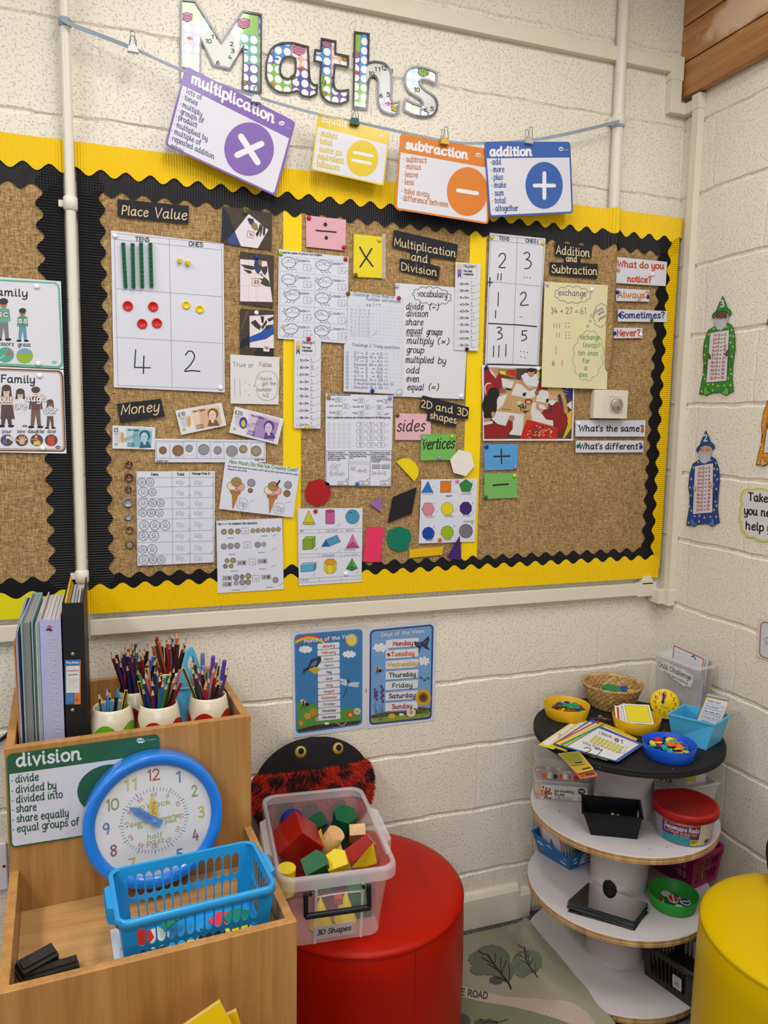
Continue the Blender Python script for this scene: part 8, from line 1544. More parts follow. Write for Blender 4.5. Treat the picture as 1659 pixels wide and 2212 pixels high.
for n in range(12):
    q = 2*PI*n/12; x, y = .0305*math.sin(q), -.0305*math.cos(q); s_ = str(n or 12); w_ = .0025*len(s_)+.0006; a.text(s_, x-w_, y+.0045, x+w_, .0092, RN, .0019, k=1)
for n in range(60): q = 2*PI*n/60; a.ell(.0402*math.sin(q), -.0402*math.cos(q), .0008, .0008, M('#2A2A2E', .5), 1, 6)
a.ring(-.008, .011, .003, .003, .001, M('#2F4F8A', .5), 1, 10).line([(-.003, .013), (.010, .015)], .002, M('#2F4F8A', .5), 1); part(a.mb, 'printed_numbers', t)
for ang, L_, c, z, nm in ((.06, .032, '#1A2A7A', .0155, 'minute_hand'), (.32, .026, '#B8261E', .0135, 'hour_hand')):
    mb = MB(); ux, uy = math.sin(ang), math.cos(ang); vx, vy = uy, -ux
    mb.prism([(ux*a_+vx*b_, uy*a_+vy*b_) for a_, b_ in ((-.004, -.003), (-.004, .003), (L_*.65, .0022), (L_*.65, .0042), (L_, 0), (L_*.65, -.0042), (L_*.65, -.0022))], z, z+.0018, M(c, .4), KT@Matrix.Translation((-.006, .004, 0))); mb.lathe([(.0045, z), (.0045, z+.0025), (.0001, z+.003)], M(c, .4), KT@Matrix.Translation((-.006, .004, 0)), 16); part(mb, nm, t)
# clear box of challenge sheets
t = thing('storage_tub', 'tall cloudy plastic tub labelled Chilli Challenge standing in the corner', 'storage box', (-.08, -.235, .7656)); CL1 = M('#DAD8DA', .3, .03, 10, alpha=.42)
HT = Matrix.Translation((-.0825, -.243, .7656))@Matrix.Rotation(math.radians(5.5), 4, 'Z')
mb = MB(); loft(mb, [loop(.066, .165, .012, .0, HT), loop(.078, .185, .014, .190, HT), loop(.086, .193, .016, .191, HT), loop(.087, .194, .016, .180, HT)], CL1); mb.add(loop(.066, .165, .012, .001, HT), [tuple(range(24))], CL1); part(mb, 'tub_wall', t)
lw = lambda x, y, k=0: HT@V((-(.0335+y*.034)-.0012-k*EPS, -x, y)) # label plane on the front wall, x to the viewer's right
a = Art(lw); oc = cloud([(-.078, .165), (-.03, .172), (.04, .168), (.078, .160), (.079, .14), (.07, .118), (.04, .112), (.0, .122), (-.04, .128), (-.07, .135), (-.08, .15)], 11, .003)
a.slab(oc, paper('#DCDCDE'), .0006).text('Chilli Challenge', -.070, .146, .070, .016, INK, .0020, -.004, k=2, up=(0, 1)).text('Choose your challenge.', -.045, .131, .058, .008, INK, .0010, -.008, k=2, up=(0, 1)); part(a.mb, 'cloud_label', t)
for i, (dx, top, c, lb) in enumerate(((.0, .215, '#DEDDE4', 'white card with a red border at the front of the cloudy tub'), (.012, .21, '#D6D5DC', 'second white card inside the cloudy tub'), (.024, .205, '#C9A9AE', 'pinkish card at the back of the cloudy tub'), (-.012, .16, '#D2D3E0', 'pale worksheet pressed against the tub front'))):
    mm = HT@Matrix.Translation((dx, -.005*i, .002))@Matrix.Rotation(.06, 4, 'Y'); a = Art(lambda x, y, k=0, mm=mm: mm@V((-k*EPS, -x, y)))
    a.slab([(-.07, 0), (.07, 0), (.07, top-.01), (-.07+.01*(i == 0), top)], paper(c), .001)
    if i == 0: a.frame([(-.056, .01), (.066, .01), (.066, top-.013), (-.056, top-.004)], .003, M('#B02A30', .5), 1).line([(.02, top-.02), (.028, top-.014), (.036, top-.024)], .004, M('#24387A', .5), 2).text('1:', -.04, top-.024, -.03, .007, INK, .0008, k=2, up=(0, 1))
    if i == 3: a.poly(rrect(-.02, .075, .005, .10, .004, 3), paper('#B4BCD2'), 1).text('5', -.010, .083, -.004, .008, GREY, .001, k=2, up=(0, 1)); a.lines([(-.05+.006*j, .05, -.045+.006*j, .12) for j in (0, 1)], .0012, GREY, 1); a.poly(rrect(.018, .05, .04, .075, .003, 3), paper('#D9CFB0'), 1)
    a.done('challenge_sheet', lb, 'worksheet', 'sheets in the cloudy tub')
# light blue pot of game cards
pq = [(-.245, -.397), (-.205, -.493), (-.112, -.452), (-.152, -.356)]; pr2 = [(-.270, -.402), (-.198, -.511), (-.100, -.468), (-.170, -.356)]
LBM = M('#52B2DE', .4, .03, 10); t = thing('card_pot', 'light blue square plastic pot full of game cards on the black top', 'pot', (-.18, -.43, .7656)); z0, z1 = .7656, .8505
mb = MB(); O0, O1 = [V((x, y, z0)) for x, y in pq], [V((x, y, z1)) for x, y in pr2]; ce0, ce1 = sum(O0, V())/4, sum(O1, V())/4; I0, I1 = [p.lerp(ce0, .04)+V((0, 0, .002)) for p in O0], [p.lerp(ce1, .035) for p in O1]
mb.add(O0+O1, [(i, (i+1) % 4, 4+(i+1) % 4, 4+i) for i in range(4)]+[(3, 2, 1, 0)], LBM); mb.add(I0+I1, [(i, (i+1) % 4, 4+(i+1) % 4, 4+i) for i in range(4)]+[(0, 1, 2, 3)], LBM); mb.add(O1+I1, [(i, (i+1) % 4, 4+(i+1) % 4, 4+i) for i in range(4)], LBM); part(mb, 'body', t)
mb = MB(); e_ = [p.lerp(ce1, -.03) for p in O1]; lo_ = [p-V((0, 0, .005)) for p in e_]; mb.add(e_+lo_+O1, [(i, (i+1) % 4, 4+(i+1) % 4, 4+i) for i in range(4)]+[(i, (i+1) % 4, 8+(i+1) % 4, 8+i) for i in range(4)], LBM); part(mb, 'rim', t)
gx = (V(pr2[2]+(0,))-V(pr2[1]+(0,))).normalized(); gy = (V(pr2[3]+(0,))-V(pr2[2]+(0,))).normalized(); gb = V((-.165, -.428, .772))
for i, (c, edge, top, lb) in enumerate((('#DEDDE2', '#D9A04A', .128, 'front game card with an orange border in the light blue pot'), ('#B82A2E', '#8A1A22', .118, 'dark red card behind the orange bordered one'), ('#C84A8A', '#A82A3A', .114, 'crimson card in the light blue pot'), ('#D6D5DC', '#3A8A4A', .120, 'green edged card at the back of the light blue pot'), ('#D9D8DE', '#9AA0B0', .124, 'clear sleeved card at the back of the light blue pot'))):
    o_ = gb+gx*(.011*i-.002)+gy*.004*i; vz = (V((0, 0, 1))+gx*.22-gy*.22).normalized(); hx = gy*-1
    a = Art(lambda x, y, k=0, o_=o_, vz=vz: o_+(-gy)*x*-1*-1+vz*y-gx*(k*EPS))
    a.slab(rrect(-.03, 0, .036, top, .004, 2), lam(edge), .0016).poly(rrect(-.027, .003, .033, top-.003, .003, 2), lam(c), 1)
    if i == 0:
        for yy, s_ in ((.100, 'Number ?'), (.083, 'How many tens'), (.066, 'What is it')): a.frame([(-.022, yy-.006), (.028, yy-.006), (.028, yy+.008), (-.022, yy+.008)], .0009, M('#2A4A9A', .5), 2).text(s_, -.019, yy-.002, .024, .006, INK, .0008, k=3, up=(0, 1))
        a.text('Work out', -.022, .114, .014, .006, INK, .0009, k=3, up=(0, 1))
        for j in range(4): a.line([(-.02+.006*j, .044), (-.016+.006*j, .054)], .003, M('#2A4A8A', .5), 2)
        a.ell(.012, .048, .007, .005, M('#3A8A4A', .5), 2)
    a.done('game_card', lb, 'card', 'game cards in the light blue pot')
# ---- second shelf: interlocking cubes, black box, rods tub, white tray
bx_u = V((.894, -.447, 0)); bx_v = V((.447, .894, 0)); bo = V((-.572, -.175, .5182)); BX = Matrix(((bx_u.x, bx_v.x, 0, bo.x), (bx_u.y, bx_v.y, 0, bo.y), (0, 0, 1, bo.z), (0, 0, 0, 1)))
CLB = M('#E6E0DC', .25, .02, 10, alpha=.2); CUBC = ['#C8322A', '#D9B01E', '#3A3A3E', '#D8D0C0', '#C8702A', '#5A7A2A', '#8A4A2A', '#B8526A']
for k, (zz, hh, lb, D0, D1, n) in enumerate(((.0, .066, 'lower clear box of interlocking cubes with a printed label', .001, .098, 9), (.068, .070, 'upper unlabelled clear box of interlocking cubes', .003, .095, 5))):
    t = thing('cube_box', lb, 'storage box', BX@V((.08, .05, zz))); mb = MB(); x0, x1, y0, y1 = .0, .165, D0, D1
    for lo, hi in (((x0, y0, zz), (x1, y1, zz+.0015)), ((x0, y0, zz), (x1, y0+.0012, zz+hh)), ((x0, y1-.0012, zz), (x1, y1, zz+hh)), ((x0, y0, zz), (x0+.0012, y1, zz+hh)), ((x1-.0012, y0, zz), (x1, y1, zz+hh))): mb.box(lo, hi, CLB, BX)
    part(mb, 'box_wall', t)
    mb = MB(); 
    for lo, hi in (((x0-.003, y0-.003, zz+hh-.008), (x1+.003, y0, zz+hh)), ((x0-.003, y0-.003, zz+hh-.008), (x0, y1+.003, zz+hh)), ((x1, y0-.003, zz+hh-.008), (x1+.003, y1+.003, zz+hh)), ((x0-.003, y0-.003, zz+hh-.001), (x1+.003, y1+.003, zz+hh))): mb.box(lo, hi, CLB, BX)
    part(mb, 'lid_rim', t)
    r = random.Random(k+40); 
    for j in range(n*5):
        c = r.choice(CUBC); x, y, z = .010+.0165*(j % 9)+r.uniform(-.002, .002), .010+.018*((j//9) % 3)+r.uniform(-.002, .002), zz+.0095+.0165*(j//27)+.001*r.random()
        T = BX@Matrix.Translation((x, y, z))@Matrix.Rotation(r.uniform(-.5, .5), 4, 'Z'); key = 'k'+c
        if key not in CMS:
            mb = MB(); mb.box((-.007, -.007, -.007), (.007, .007, .007), M(c, .4, .04, 20)); mb.lathe([(.004, .007), (.0038, .0095), (.0001, .0098)], M(c, .4, .04, 20), None, 10); o = mb.build('interlocking_cube', org=(0, 0, 0)); CMS[key] = o
        else: o = CMS[key].copy(); COL.objects.link(o)
        o.name = 'interlocking_cube'; o.matrix_world = T; nm = {'#C8322A': 'red', '#D9B01E': 'yellow', '#3A3A3E': 'black', '#D8D0C0': 'white', '#C8702A': 'orange', '#5A7A2A': 'green', '#8A4A2A': 'brown', '#B8526A': 'pink'}[c]; bw_ = ('lower labelled', 'upper')[k]
        tag(o, '%s interlocking cube inside the %s clear box' % (nm, bw_), 'cube', '%s cubes in the %s clear box' % (nm, bw_))
    if k == 0:
        a = Art(lambda x, y, q=0: BX@V((x, D0-.0006-q*EPS, y))); a.slab(rrect(.018, .004, .160, .050, .004, 3), paper('#DCDAD8'), .0004)
        r = random.Random(3)
        for j in range(44): x, y = .034+r.gauss(0, .007), .028+r.gauss(0, .009); x = min(.05, max(.02, x)); y = min(.047, max(.007, y)); a.poly([(x-.003, y-.003), (x+.003, y-.003), (x+.003, y+.003), (x-.003, y+.003)], M(r.choice(CUBC), .5), 1+j % 6)
        GT = M('#1F5A2E', .5); a.text('Interlocking', .060, .0285, .118, .0085, GT, .0019, k=2, up=(0, 1)).text('Cubes', .060, .0175, .090, .0085, GT, .0019, k=2, up=(0, 1)).ell(.143, .036, .0115, .0105, GT, 1).text('edx', .136, .034, .150, .007, paper('#E6E6E2'), .0012, k=3, up=(0, 1))
        a.ring(.0535, .0095, .0035, .0035, .0009, M('#B0302A', .5), 2, 12).frame(rrect(.060, .006, .118, .0125, .002, 2), .0006, INK, 2).text('WARNING', .070, .0078, .112, .0032, INK, .0005, k=3, up=(0, 1)).text('edx', .060, .043, .072, .003, GREY, .0004, k=3, up=(0, 1)); part(a.mb, 'printed_label', t, 'white label reading Interlocking Cubes')
rp_ = at(1130+430/3.53, 1620+110/3.53, Z=.74)-V((SX, SY_, .74)); rp_.z = 0; rp_.normalize(); p0 = V((SX, SY_, .757))+rp_*(SRAD+.006); nv = (rp_+V((0, 0, .35))).normalized()
for i, (q, c, lb) in enumerate((([(262, 28), (420, 18), (580, 200), (440, 226)], '#B8502E', 'orange brown minus card hanging lowest under the fan of cards'), ([(262, 30), (430, 10), (545, 150), (415, 180)], '#D2A81E', 'mustard minus card under the olive one below the fan'), ([(258, 26), (430, 8), (470, 105), (360, 118)], '#8A8A22', 'olive green card directly beneath the fan of cards'))):
    a = Art(plane(p0+nv*.003*i, nv), (1130, 1620, 3.53)); a.slab(rquad(q, .08, 1.2), lam(c), .0018); f = quadmap(q); a.line([f(.45, .86), f(.85, .86)], 9, INK, 2); a.frame([f(u, v) for u, v in ((.05, .05), (.95, .05), (.95, .95), (.05, .95))], 2, lam('#D8D0B8'), 1); a.done('symbol_card', lb, 'card', 'symbol cards under the fan')
BP = M('#131315', .35, .05, 12); t = thing('open_box', 'black open plastic box of beads on the second shelf', 'box', (-.44, -.40, .518))
def open_box(t, B, R_, z0, z1, m, slot=True, k=.03):
    O0, O1 = [V((x, y, z0)) for x, y in B], [V((q[0], q[1], q[2] if len(q) > 2 else z1)) for q in R_]; c0, c1 = sum(O0, V())/4, sum(O1, V())/4; I0, I1 = [p.lerp(c0, k)+V((0, 0, .002)) for p in O0], [p.lerp(c1, k) for p in O1]; E1 = [p.lerp(c1, -.04) for p in O1]; F1 = [p-V((0, 0, .004)) for p in E1]
    mb = MB(); mb.add(O0+O1, [(i, (i+1) % 4, 4+(i+1) % 4, 4+i) for i in range(4)]+[(3, 2, 1, 0)], m); mb.add(I0+I1, [(i, (i+1) % 4, 4+(i+1) % 4, 4+i) for i in range(4)]+[(0, 1, 2, 3)], m); part(mb, 'box_wall', t)
    mb = MB(); mb.add(I1+E1+F1, [(i, (i+1) % 4, 4+(i+1) % 4, 4+i) for i in range(4)]+[(4+i, 4+(i+1) % 4, 8+(i+1) % 4, 8+i) for i in range(4)], m); part(mb, 'rim', t); return I0, I1
bb_ = [(-.527, -.412), (-.414, -.474), (-.365, -.40), (-.478, -.338)]; rr_ = [(-.555, -.407), (-.411, -.488), (-.352, -.398), (-.496, -.317)]
I0, I1 = open_box(t, bb_, rr_, .5182, .590, BP)
a = Art(lambda x, y, k=0: I0[2].lerp(I1[2], y).lerp(I0[1].lerp(I1[1], y), x)+V((-.0008, .0005, 0))*(1+k)); a.poly(rrect(.3, .55, .7, .85, .12, 3), M('#C9C2BE', .6), 1); part(a.mb, 'hand_slot', t)
r = random.Random(12)
for j in range(16):
    c, nm = r.choice((('#D6D2CE', 'white'), ('#B8803A', 'amber'), ('#24304A', 'navy'), ('#C8C02E', 'yellow'))); key = 'b'+c
    if key not in CMS: mb = MB(); mb.lathe([(.0004+.0048*math.sin(PI*i/8), -.0045*math.cos(PI*i/8)) for i in range(9)], M(c, .3), None, 12, False, False); o = mb.build('bead', org=(0, 0, 0)); CMS[key] = o
    else: o = CMS[key].copy(); COL.objects.link(o)
    o.name = 'bead'; o.location = (-.425+r.uniform(-.035, .03), -.385+r.uniform(-.03, .02), .5265+.006*(j % 4)); tag(o, nm+' bead in the black open box', 'bead', nm+' beads in the black open box')
# rods tub
TT = Matrix.Translation((-.263, -.487, .5182)); t = thing('rods_tub', 'round clear tub of counting rods with a red lid on the second shelf', 'tub', (-.263, -.487, .5182))
mb = MB(); mb.lathe([(.0001, .001), (.074, .001), (.077, .004), (.085, .076)], M('#D9D4D6', .15, .03, 10, alpha=.35), TT, 56, False, False); part(mb, 'clear_wall', t)
mb = MB(); mb.lathe([(.088, .076), (.0925, .076), (.0925, .092), (.091, .096), (.082, .097), (.079, .094), (.0001, .094)], M('#A01A1A', .45, .05, 20), TT, 64, False, False); part(mb, 'lid', t, 'dusty red lid')
va = math.atan2(CAM.y+.487, CAM.x+.263)+.18
def tubwall(u, v, k=0): # u metres along the front, v height
    r = .0775+.0085*(v-.004)/.072+.0006+k*EPS; q = va+u/.081; return TT@V((r*math.cos(q), r*math.sin(q), v))
mb = MB()
def patch(u0, u1, v0, v1, m, k):
    n = max(2, int(abs(u1-u0)/.006)); mb.add([tubwall(u0+(u1-u0)*i/n, v, k) for i in range(n+1) for v in (v0, v1)], [(2*i, 2*i+2, 2*i+3, 2*i+1) for i in range(n)], m, True)
PUR, TEA, ORA, CRE, YLB = paper('#5A2E62'), paper('#2E8A92'), paper('#B5482A'), paper('#D2C9B0'), paper('#E0CE2A')
patch(-.075, .030, .006, .072, PUR, 0); patch(-.075, .030, .062, .072, ORA, 1); patch(-.075, .006, .006, .028, TEA, 1); patch(.030, .072, .006, .070, CRE, 0); patch(.007, .030, .006, .024, YLB, 2)
a = Art(lambda x, y, k=0: tubwall(x, y, k), mb=mb)
a.text('Cuisenaire Rods', -.066, .047, .026, .013, paper('#E4E0EA'), .0018, k=4, up=(0, 1)).text('Small Group Set', -.050, .036, .022, .009, paper('#D9A05A'), .0014, k=4, up=(0, 1)).text('Set of 155 Rods', -.040, .0295, .0, .004, paper('#D9D5DE'), .0006, k=4, up=(0, 1)).text('Math Manipulatives', -.03, .0655, .010, .0032, paper('#E0D8DE'), .0005, k=4, up=(0, 1))
a.text('Plastic', .009, .0185, .026, .0045, INK, .0009, k=4, up=(0, 1)).text('Rods', .009, .0128, .020, .0045, INK, .0009, k=4, up=(0, 1)).line([(.009, .0095), (.027, .0095)], .001, INK, 4)
for i in range(9): a.line([(.050+.0018*i, .010), (.050+.0018*i, .022)], .0006+.0004*(i % 3), INK, 4)
for i in range(8): a.line([(.034, .064-.0045*i), (.062-.003*(i % 3), .064-.0045*i)], .0011, M('#8A8474', .6), 4)
a.ring(-.060, .044, .008, .008, .0012, paper('#E4E0EA'), 4, 14); part(mb, 'wrap_label', t, 'purple and teal Cuisenaire Rods label')
r = random.Random(9)
for j in range(16):
    c, nm = r.choice((('#3A2A5A', 'purple'), ('#1F5A8A', 'blue'), ('#C8A01E', 'yellow'), ('#7A3A1E', 'brown'), ('#1E1C20', 'black'))); mb = MB(); q = r.uniform(0, 6.28); z = .010+.010*(j//3); L_ = .028
    T = TT@Matrix.Translation((.035*math.cos(q+1.7), .035*math.sin(q+1.7), z))@Matrix.Rotation(q, 4, 'Z'); mb.box((-L_, -.005, -.005), (L_, .005, .005), M(c, .4), T); tag(mb.build('counting_rod'), '%s counting rod visible inside the red lidded tub' % nm, 'counting rod', nm+' rods in the red lidded tub')
# white tray of number cards behind the tub
t = thing('white_tray', 'cloudy white tray of number cards behind the red lidded tub', 'tray', (-.13, -.32, .5182)); WTM = M('#D6D2D0', .35, .03, 10, alpha=.6)
open_box(t, [(-.19, -.39), (-.072, -.39), (-.072, -.225), (-.19, -.225)], [(-.198, -.405), (-.062, -.405), (-.062, -.215), (-.198, -.215)], .5182, .605, WTM)
for i, (y, z1, xa, xb, kind, lb) in enumerate(((-.385, .70, -.185, -.085, 0, 'white number card ending in 00 with yellow sticky notes in the cloudy tray'), (-.35, .72, -.188, -.08, 1, 'plain white number card behind the 00 card'), (-.31, .715, -.188, -.08, 1, 'hindmost white number card in the cloudy tray'))):
    a = Art(lambda x, yv, k=0, y=y: V((x, y+(yv-.52)*.12-k*EPS, yv))); a.slab([(xa, .521), (xb, .521), (xb, z1), (xa, z1)], lam('#DADCE4'), .0012)
    if kind == 0: a.text('00', -.137, .640, -.098, .044, M('#1F6A86', .5), .007, k=2, up=(0, 1)).poly([(-.155, .66), (-.1, .655), (-.098, .705), (-.15, .705)], paper('#D9CF3A'), 4).poly([(-.182, .615), (-.125, .60), (-.123, .62), (-.18, .64)], paper('#C9BF2E'), 4).frame([(xa+.004, .525), (xb-.004, .525), (xb-.004, z1-.003), (xa+.004, z1-.003)], .0012, M('#4A86B8', .5), 1)
    a.done('number_card', lb, 'card', 'number cards in the cloudy tray')
a = Art(flat(.626), (1130, 1620, 3.53)); a.slab([(1000, 190), (1130, 215), (1260, 230), (1230, 290), (1000, 300)], paper('#D6D3CF'), .03); a.text('-13', 1040, 240, 1130, 36, INK, 7, 10, k=2).lines([(1005, 235, 1180, 285), (1005, 262, 1120, 292)], 3, INK, 2); a.done('paper_stack', 'stack of printed number sheets between the drum and the red lidded tub', 'paper')
# ---- third shelf
BM = M('#1668A6', .4, .04, 10); t = thing('card_holder', 'blue plastic card holder with wave cut-outs at the left of the third shelf', 'card holder', (-.42, -.12, .2712))
B4 = [(-.489, -.078), (-.450, -.203), (-.352, -.182), (-.385, -.052)]; R4 = [(-.517, -.078, .350), (-.470, -.226, .326), (-.342, -.198, .345), (-.384, -.036, .362)]
I0, I1 = open_box(t, B4, R4, .2712, .362, BM, k=.03)
P0, P1, Q0, Q1 = [V((x, y, z)) for x, y, z in ((B4[0]+(.2712,)), (B4[1]+(.2712,)), R4[0], R4[1])]
nrm = (P1-P0).cross(Q0-P0).normalized(); nrm = nrm if nrm.dot(CAM-P0) > 0 else -nrm
a = Art(lambda x, y, k=0: P0.lerp(P1, x).lerp(Q0.lerp(Q1, x), y)+nrm*(.0008+k*EPS)); HW, HO = M('#D4D2DA', .6), M('#B85A32', .6)
for x, y, c, s_ in ((.18, .62, HW, 1), (.20, .32, HO, 1), (.42, .52, HW, .9), (.55, .20, HO, .9), (.72, .62, HO, .7), (.82, .30, HW, 1), (.82, .66, HW, .9), (.45, .80, HW, .8)):
    a.poly([(x-.11*s_, y-.02), (x-.07*s_, y+.07*s_), (x, y+.09*s_), (x+.07*s_, y+.04*s_), (x+.11*s_, y-.06*s_), (x+.05*s_, y-.01), (x+.01, y-.08*s_), (x-.03*s_, y-.01)], c, 1)
for x, y in ((.62, .5), (.63, .35)): a.ring(x, y, .05, .07, .025, M('#14508A', .5), 1, 12)
part(a.mb, 'wave_cutouts', t, 'white and orange cards showing through wave cut-outs')
P0, P1, Q0, Q1 = [V((x, y, z)) for x, y, z in ((B4[1]+(.2712,)), (B4[2]+(.2712,)), R4[1], R4[2])]; n2 = (P1-P0).cross(Q0-P0).normalized(); n2 = n2 if n2.dot(CAM-P0) > 0 else -n2
a = Art(lambda x, y, k=0, P0=P0, P1=P1, Q0=Q0, Q1=Q1: P0.lerp(P1, x).lerp(Q0.lerp(Q1, x), y)+n2*(.0008+k*EPS)); a.poly([(.40, .12), (1, .12), (1, .75), (.48, .75)], paper('#D2D3DA'), 1).text('Large', .50, .52, .95, .18, INK, .025, k=3, up=(0, 1)).text('Cards', .58, .25, .98, .18, INK, .025, k=3, up=(0, 1)).poly([(.12, .4), (.22, .5), (.34, .42), (.24, .34)], HW, 1).poly([(.1, .7), (.2, .8), (.3, .72), (.22, .64)], HW, 1); part(a.mb, 'card_label', t)
for i in range(9):
    bq = V((-.468, -.105, .274)).lerp(V((-.372, -.09, .274)), i/8)+V((0, -.03, 0)); ed = V((.30, -.95, 0)).normalized(); z1 = .112 if i else .118
    a = Art(lambda x, y, k=0, bq=bq, ed=ed: bq+ed*x+V((-.22, 0, 1)).normalized()*y+V((-.95, -.30, 0))*(k*EPS)); a.slab([(-.04, 0), (.05, 0), (.05, z1), (-.04, z1)], paper('#DAD9E0'), .001)
    if i == 0: a.frame([(-.035, .006), (.045, .006), (.045, z1-.005), (-.035, z1-.005)], .006, M('#C8602E', .6), 1).line([(.0, .05), (.005, .075), (.012, .05)], .005, INK, 2)
    a.done('large_card', ('orange bordered picture card at the front of the blue card holder' if i == 0 else 'plain white card stacked in the blue card holder'), 'card', 'front card of the holder' if i == 0 else 'white cards in the blue holder')
MAG = M('#9A1A5E', .35, .04, 10)
PT = Matrix.Translation((-.107, -.328, .2712))@Matrix.Rotation(math.radians(12), 4, 'Z')
basket('plastic_basket', 'magenta slotted plastic basket against the right wall on the third shelf', PT, .150, .175, .115, .120, .150, MAG, 7, 2, 8, False)
for i, (x, y, c, h_, lb) in enumerate(((.03, -.03, '#4E8A2A', .20, 'tall green board standing in the magenta basket'), (-.02, .0, '#D6D5DA', .10, 'white packet in the magenta basket'), (-.03, .03, '#7A6A9A', .09, 'mauve packet in the magenta basket'), (.0, -.04, '#C8A03A', .085, 'yellow packet in the magenta basket'))):
    mb = MB(); mb.box((x-.012, y-.03, .004), (x+.012, y+.03, h_), M(c, .5, .1, 30), PT) if i else mb.box((x-.004, y-.035, .004), (x+.004, y+.06, h_), M(c, .5, .05, 15), PT); tag(mb.build('packet' if i else 'green_board', bevel=.003), lb, 'packet' if i else 'board')
MIR = M('#F0F1F2', .05, 0, 10, metal=1); MED = M('#3A3A3E', .4, .05, 30)
mq = [V((-.562, -.363, 0)), V((-.447, -.302, 0)), V((-.339, -.448, 0)), V((-.433, -.504, 0))]
for i in range(6):
    cM = sum(mq, V())/4; rz = Matrix.Rotation((.05, -.06, .03, -.03, .015, 0)[i], 3, 'Z'); off = V((-.004*(5-i)*.6, -.003*(5-i), .2713+.0032*i)); P4 = [cM+rz@(p-cM)+off for p in mq]
    mb = MB(); mb.add([p for p in P4]+[p+V((0, 0, .0018)) for p in P4], [(i_, (i_+1) % 4, 4+(i_+1) % 4, 4+i_) for i_ in range(4)]+[(0, 1, 2, 3)], MED); mb.add([p+V((0, 0, .0018)) for p in P4], [(3, 2, 1, 0)], MIR)
    tag(mb.build('plastic_mirror'), 'flat rectangular mirror, %s of the stack of six on the third shelf' % ('lowest', 'second from the bottom', 'third from the bottom', 'third from the top', 'second from the top', 'topmost')[i], 'mirror', 'stack of mirrors')
# ---- bottom shelf
DGB = M('#33332F', .5, .05, 14); GT_ = Matrix.Translation((-.216, -.480, .036))@Matrix.Rotation(math.radians(14), 4, 'Z')
basket('plastic_basket', 'dark olive grey slotted basket on the bottom shelf beside the yellow stool', GT_, .185, .185, .115, .16, .16, DGB, 8, 1, 9, False, mx=.1)
a = Art(lambda x, y, k=0: GT_@V((-.0825-.0115*(y/.115)-.0015-k*EPS, -x, y))); a.slab(rrect(.02, .03, .05, .072, .004, 3), paper('#D2D0D4'), .0005)
for i in range(7): a.line([(.027+.0025*i, .040), (.027+.0025*i, .054)], .0008+.0004*(i % 2), INK, 1)
a.line([(.026, .062), (.044, .062)], .0018, GREY, 1).line([(.026, .036), (.044, .036)], .001, GREY, 1); a.done('barcode_label', 'white barcode label stuck on the dark slotted basket', 'label')
ga, gb2 = at(1193, 1974, Z=.036), at(1274, 2023, Z=.036); ga.y = min(ga.y, -.07); mb = MB(); nn = (gb2-ga).cross(V((0, 0, 1))).normalized(); mb.hexa([ga, gb2, gb2+nn*.006, ga+nn*.006, ga+V((0, 0, .16))-nn*.02, gb2+V((0, 0, .16))-nn*.02, gb2+V((0, 0, .16))-nn*.014, ga+V((0, 0, .16))-nn*.014], M('#7F9A1E', .5, .06, 12)); tag(mb.build('green_folder'), 'lime green folder standing at the back left of the bottom shelf', 'folder')
# ------------------------------------------------------------------ play rug
def rug_mat(h): return M(h, .95, .10, 230, bump=.25, bsc=260)
RG = rug_mat('#8C8874')
def lift(x, y):
    d = math.hypot(x-SX, y-SY_); e = min(1, max(0, (SRAD+.05-d)/.05)); e = e*e*(3-2*e); return .007+.0345*e
edge = [(300, 125), (840, 12), (900, 58), (1010, 190), (1120, 310), (1280, 510), (1400, 640), (1480, 770), (1560, 865), (1640, 990), (1720, 1130)]
RF_ = (930, 1980, 4.1475)
def rg(x, y, k=0): # follow the rug surface
    p = at(RF_[0]+x/RF_[2], RF_[1]+y/RF_[2], Z=.01)
    for _ in range(4): p = at(RF_[0]+x/RF_[2], RF_[1]+y/RF_[2], Z=lift(p.x, p.y))
    return V((p.x, p.y, lift(p.x, p.y)+k*EPS*4))
xr = -.505; mb = MB(); nx, ny = 60, 70; vs = []
ed = [rg(*e) for e in edge]
def right_edge(y):
    if y >= ed[1].y: return ed[1].x
    for p, q in zip(ed[1:], ed[2:]):
        if q.y <= y <= p.y: return p.x+(q.x-p.x)*(p.y-y)/max(1e-6, p.y-q.y)
    return ed[-1].x
for j in range(ny+1):
    y = ed[1].y-(ed[1].y+1.5)*j/ny
    for i in range(nx+1): x = -1.45+(right_edge(y)+1.45)*(i/nx)**.6; vs.append((x, y, lift(x, y)))
mb.add(vs, [(j*(nx+1)+i, j*(nx+1)+i+1, (j+1)*(nx+1)+i+1, (j+1)*(nx+1)+i) for j in range(ny) for i in range(nx)], RG, True)
w_ = nx+1; b2 = [(v[0], v[1], v[2]-.0065) for v in vs]
eds = [j*w_+nx for j in range(ny+1)]; mb.add([vs[i] for i in eds]+[b2[i] for i in eds], [(i, i+1, ny+2+i, ny+1+i) for i in range(ny)], RG); eds = list(range(w_)); mb.add([vs[i] for i in eds]+[b2[i] for i in eds], [(i, i+1, w_+1+i, w_+i) for i in range(nx)], RG)
a = Art(rg, (0, 0, 1), mb); RD = rug_mat('#A9978A'); TR1, TR2, TR3 = rug_mat('#5F6450'), rug_mat('#67705A'), rug_mat('#4A4B44'); BRN = rug_mat('#26272A'); DG2 = rug_mat('#72755C')
top = spl([(150, 580), (290, 625), (500, 680), (700, 722), (950, 735), (1080, 765), (1250, 840), (1400, 925), (1560, 1040)], 4); bot = spl([(150, 700), (280, 722), (480, 770), (650, 795), (850, 838), (1000, 880), (1150, 925), (1300, 990), (1440, 1080)], 4)
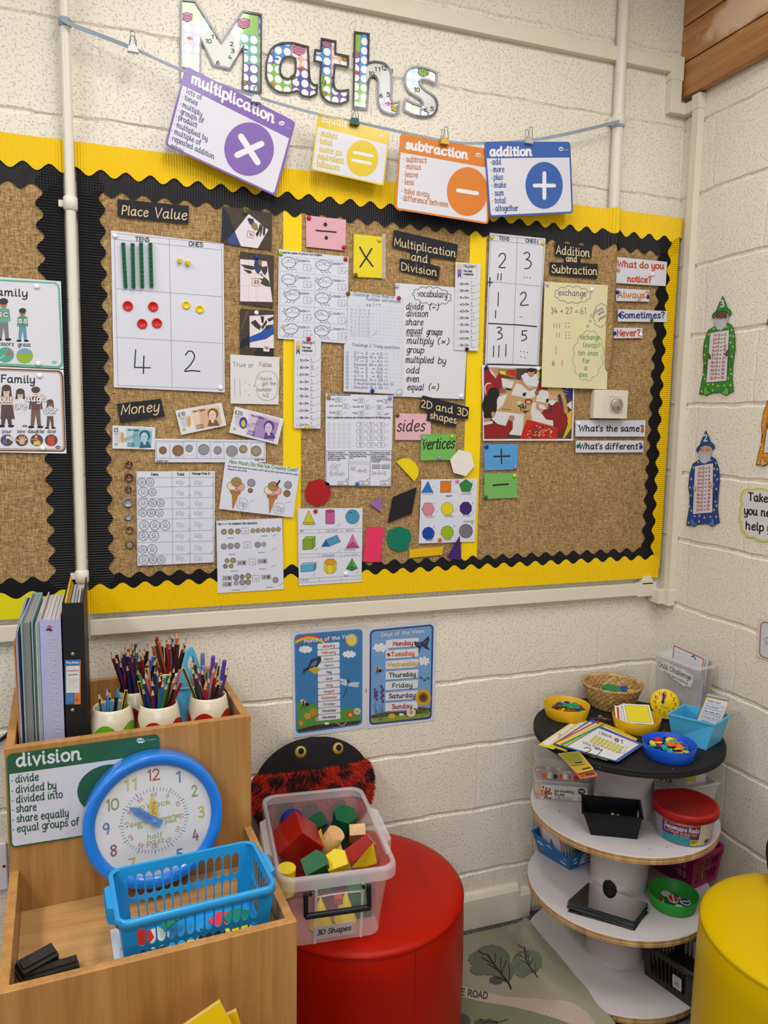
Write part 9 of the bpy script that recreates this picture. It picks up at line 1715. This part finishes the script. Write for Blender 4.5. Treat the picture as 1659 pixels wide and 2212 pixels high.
a.mb.add([a.P(x, y, 2) for x, y in top+bot], [(i, i+1, len(top)+i+1, len(top)+i) for i in range(len(top)-1)], RD)
a.mb.add([a.P(x, y, 1) for x, y in bot]+[a.P(x-30, y+400, 1) for x, y in bot], [(i, i+1, len(bot)+i+1, len(bot)+i) for i in range(len(bot)-1)], DG2)
a.text('FE ROAD', 235, 700, 505, 58, INK, 9, 42, k=4, slant=.06)
for (cx, cy, rx, ry, m) in ((545, 395, 165, 130, TR1), (440, 385, 95, 60, TR1), (655, 490, 85, 90, TR1), (440, 480, 80, 40, TR1), (590, 575, 55, 28, TR3), (860, 420, 125, 105, TR2), (920, 400, 65, 80, TR2), (820, 480, 60, 65, TR2)): a.poly(cloud(ellpts(cx, cy, rx, ry, 40), 11, 14), m, 5 if m is TR1 else 6)
for x, y, s_, br in ((720, 655, 1, ((-20, -50), (-85, -130), (-150, -215), (-210, -305))), (955, 580, .72, ((-20, -40), (-70, -120), (-100, -190), (-115, -295)))):
    a.line([(x, y)]+[(x+dx, y+dy) for dx, dy in br], 13*s_, BRN, 8, sp=3)
    for (q, e1, e2) in ((1, (-60, -60), (-125, -95)), (1, (25, -70), (45, -125)), (1, (-10, -90), (-5, -140)), (2, (-60, -35), (-115, -65)), (2, (15, -60), (10, -100)), (3, (-55, -10), (-80, -35)), (0, (-55, -40), (-120, -55)), (0, (10, -90), (0, -160))):
        b_ = (x+br[q][0], y+br[q][1]); a.line([b_, (b_[0]+e1[0]*s_*.8, b_[1]+e1[1]*s_*.8), (b_[0]+e2[0]*s_, b_[1]+e2[1]*s_)], 7*s_, BRN, 8)
a.poly([(120, 900), (250, 850), (340, 900), (360, 950), (300, 1010), (120, 1010)], TR3, 5).poly(cloud(ellpts(500, 960, 105, 30, 30), 8, 14), TR3, 5).line([(440, 925), (470, 965), (520, 945), (600, 960), (690, 930)], 6, BRN, 8)
a.line([(1270, 755), (1310, 765), (1340, 780)], 5, rug_mat('#A5A391'), 6)
tag(mb.build('play_rug'), 'sage green printed play rug with trees and a road, partly under the shelf', 'rug')
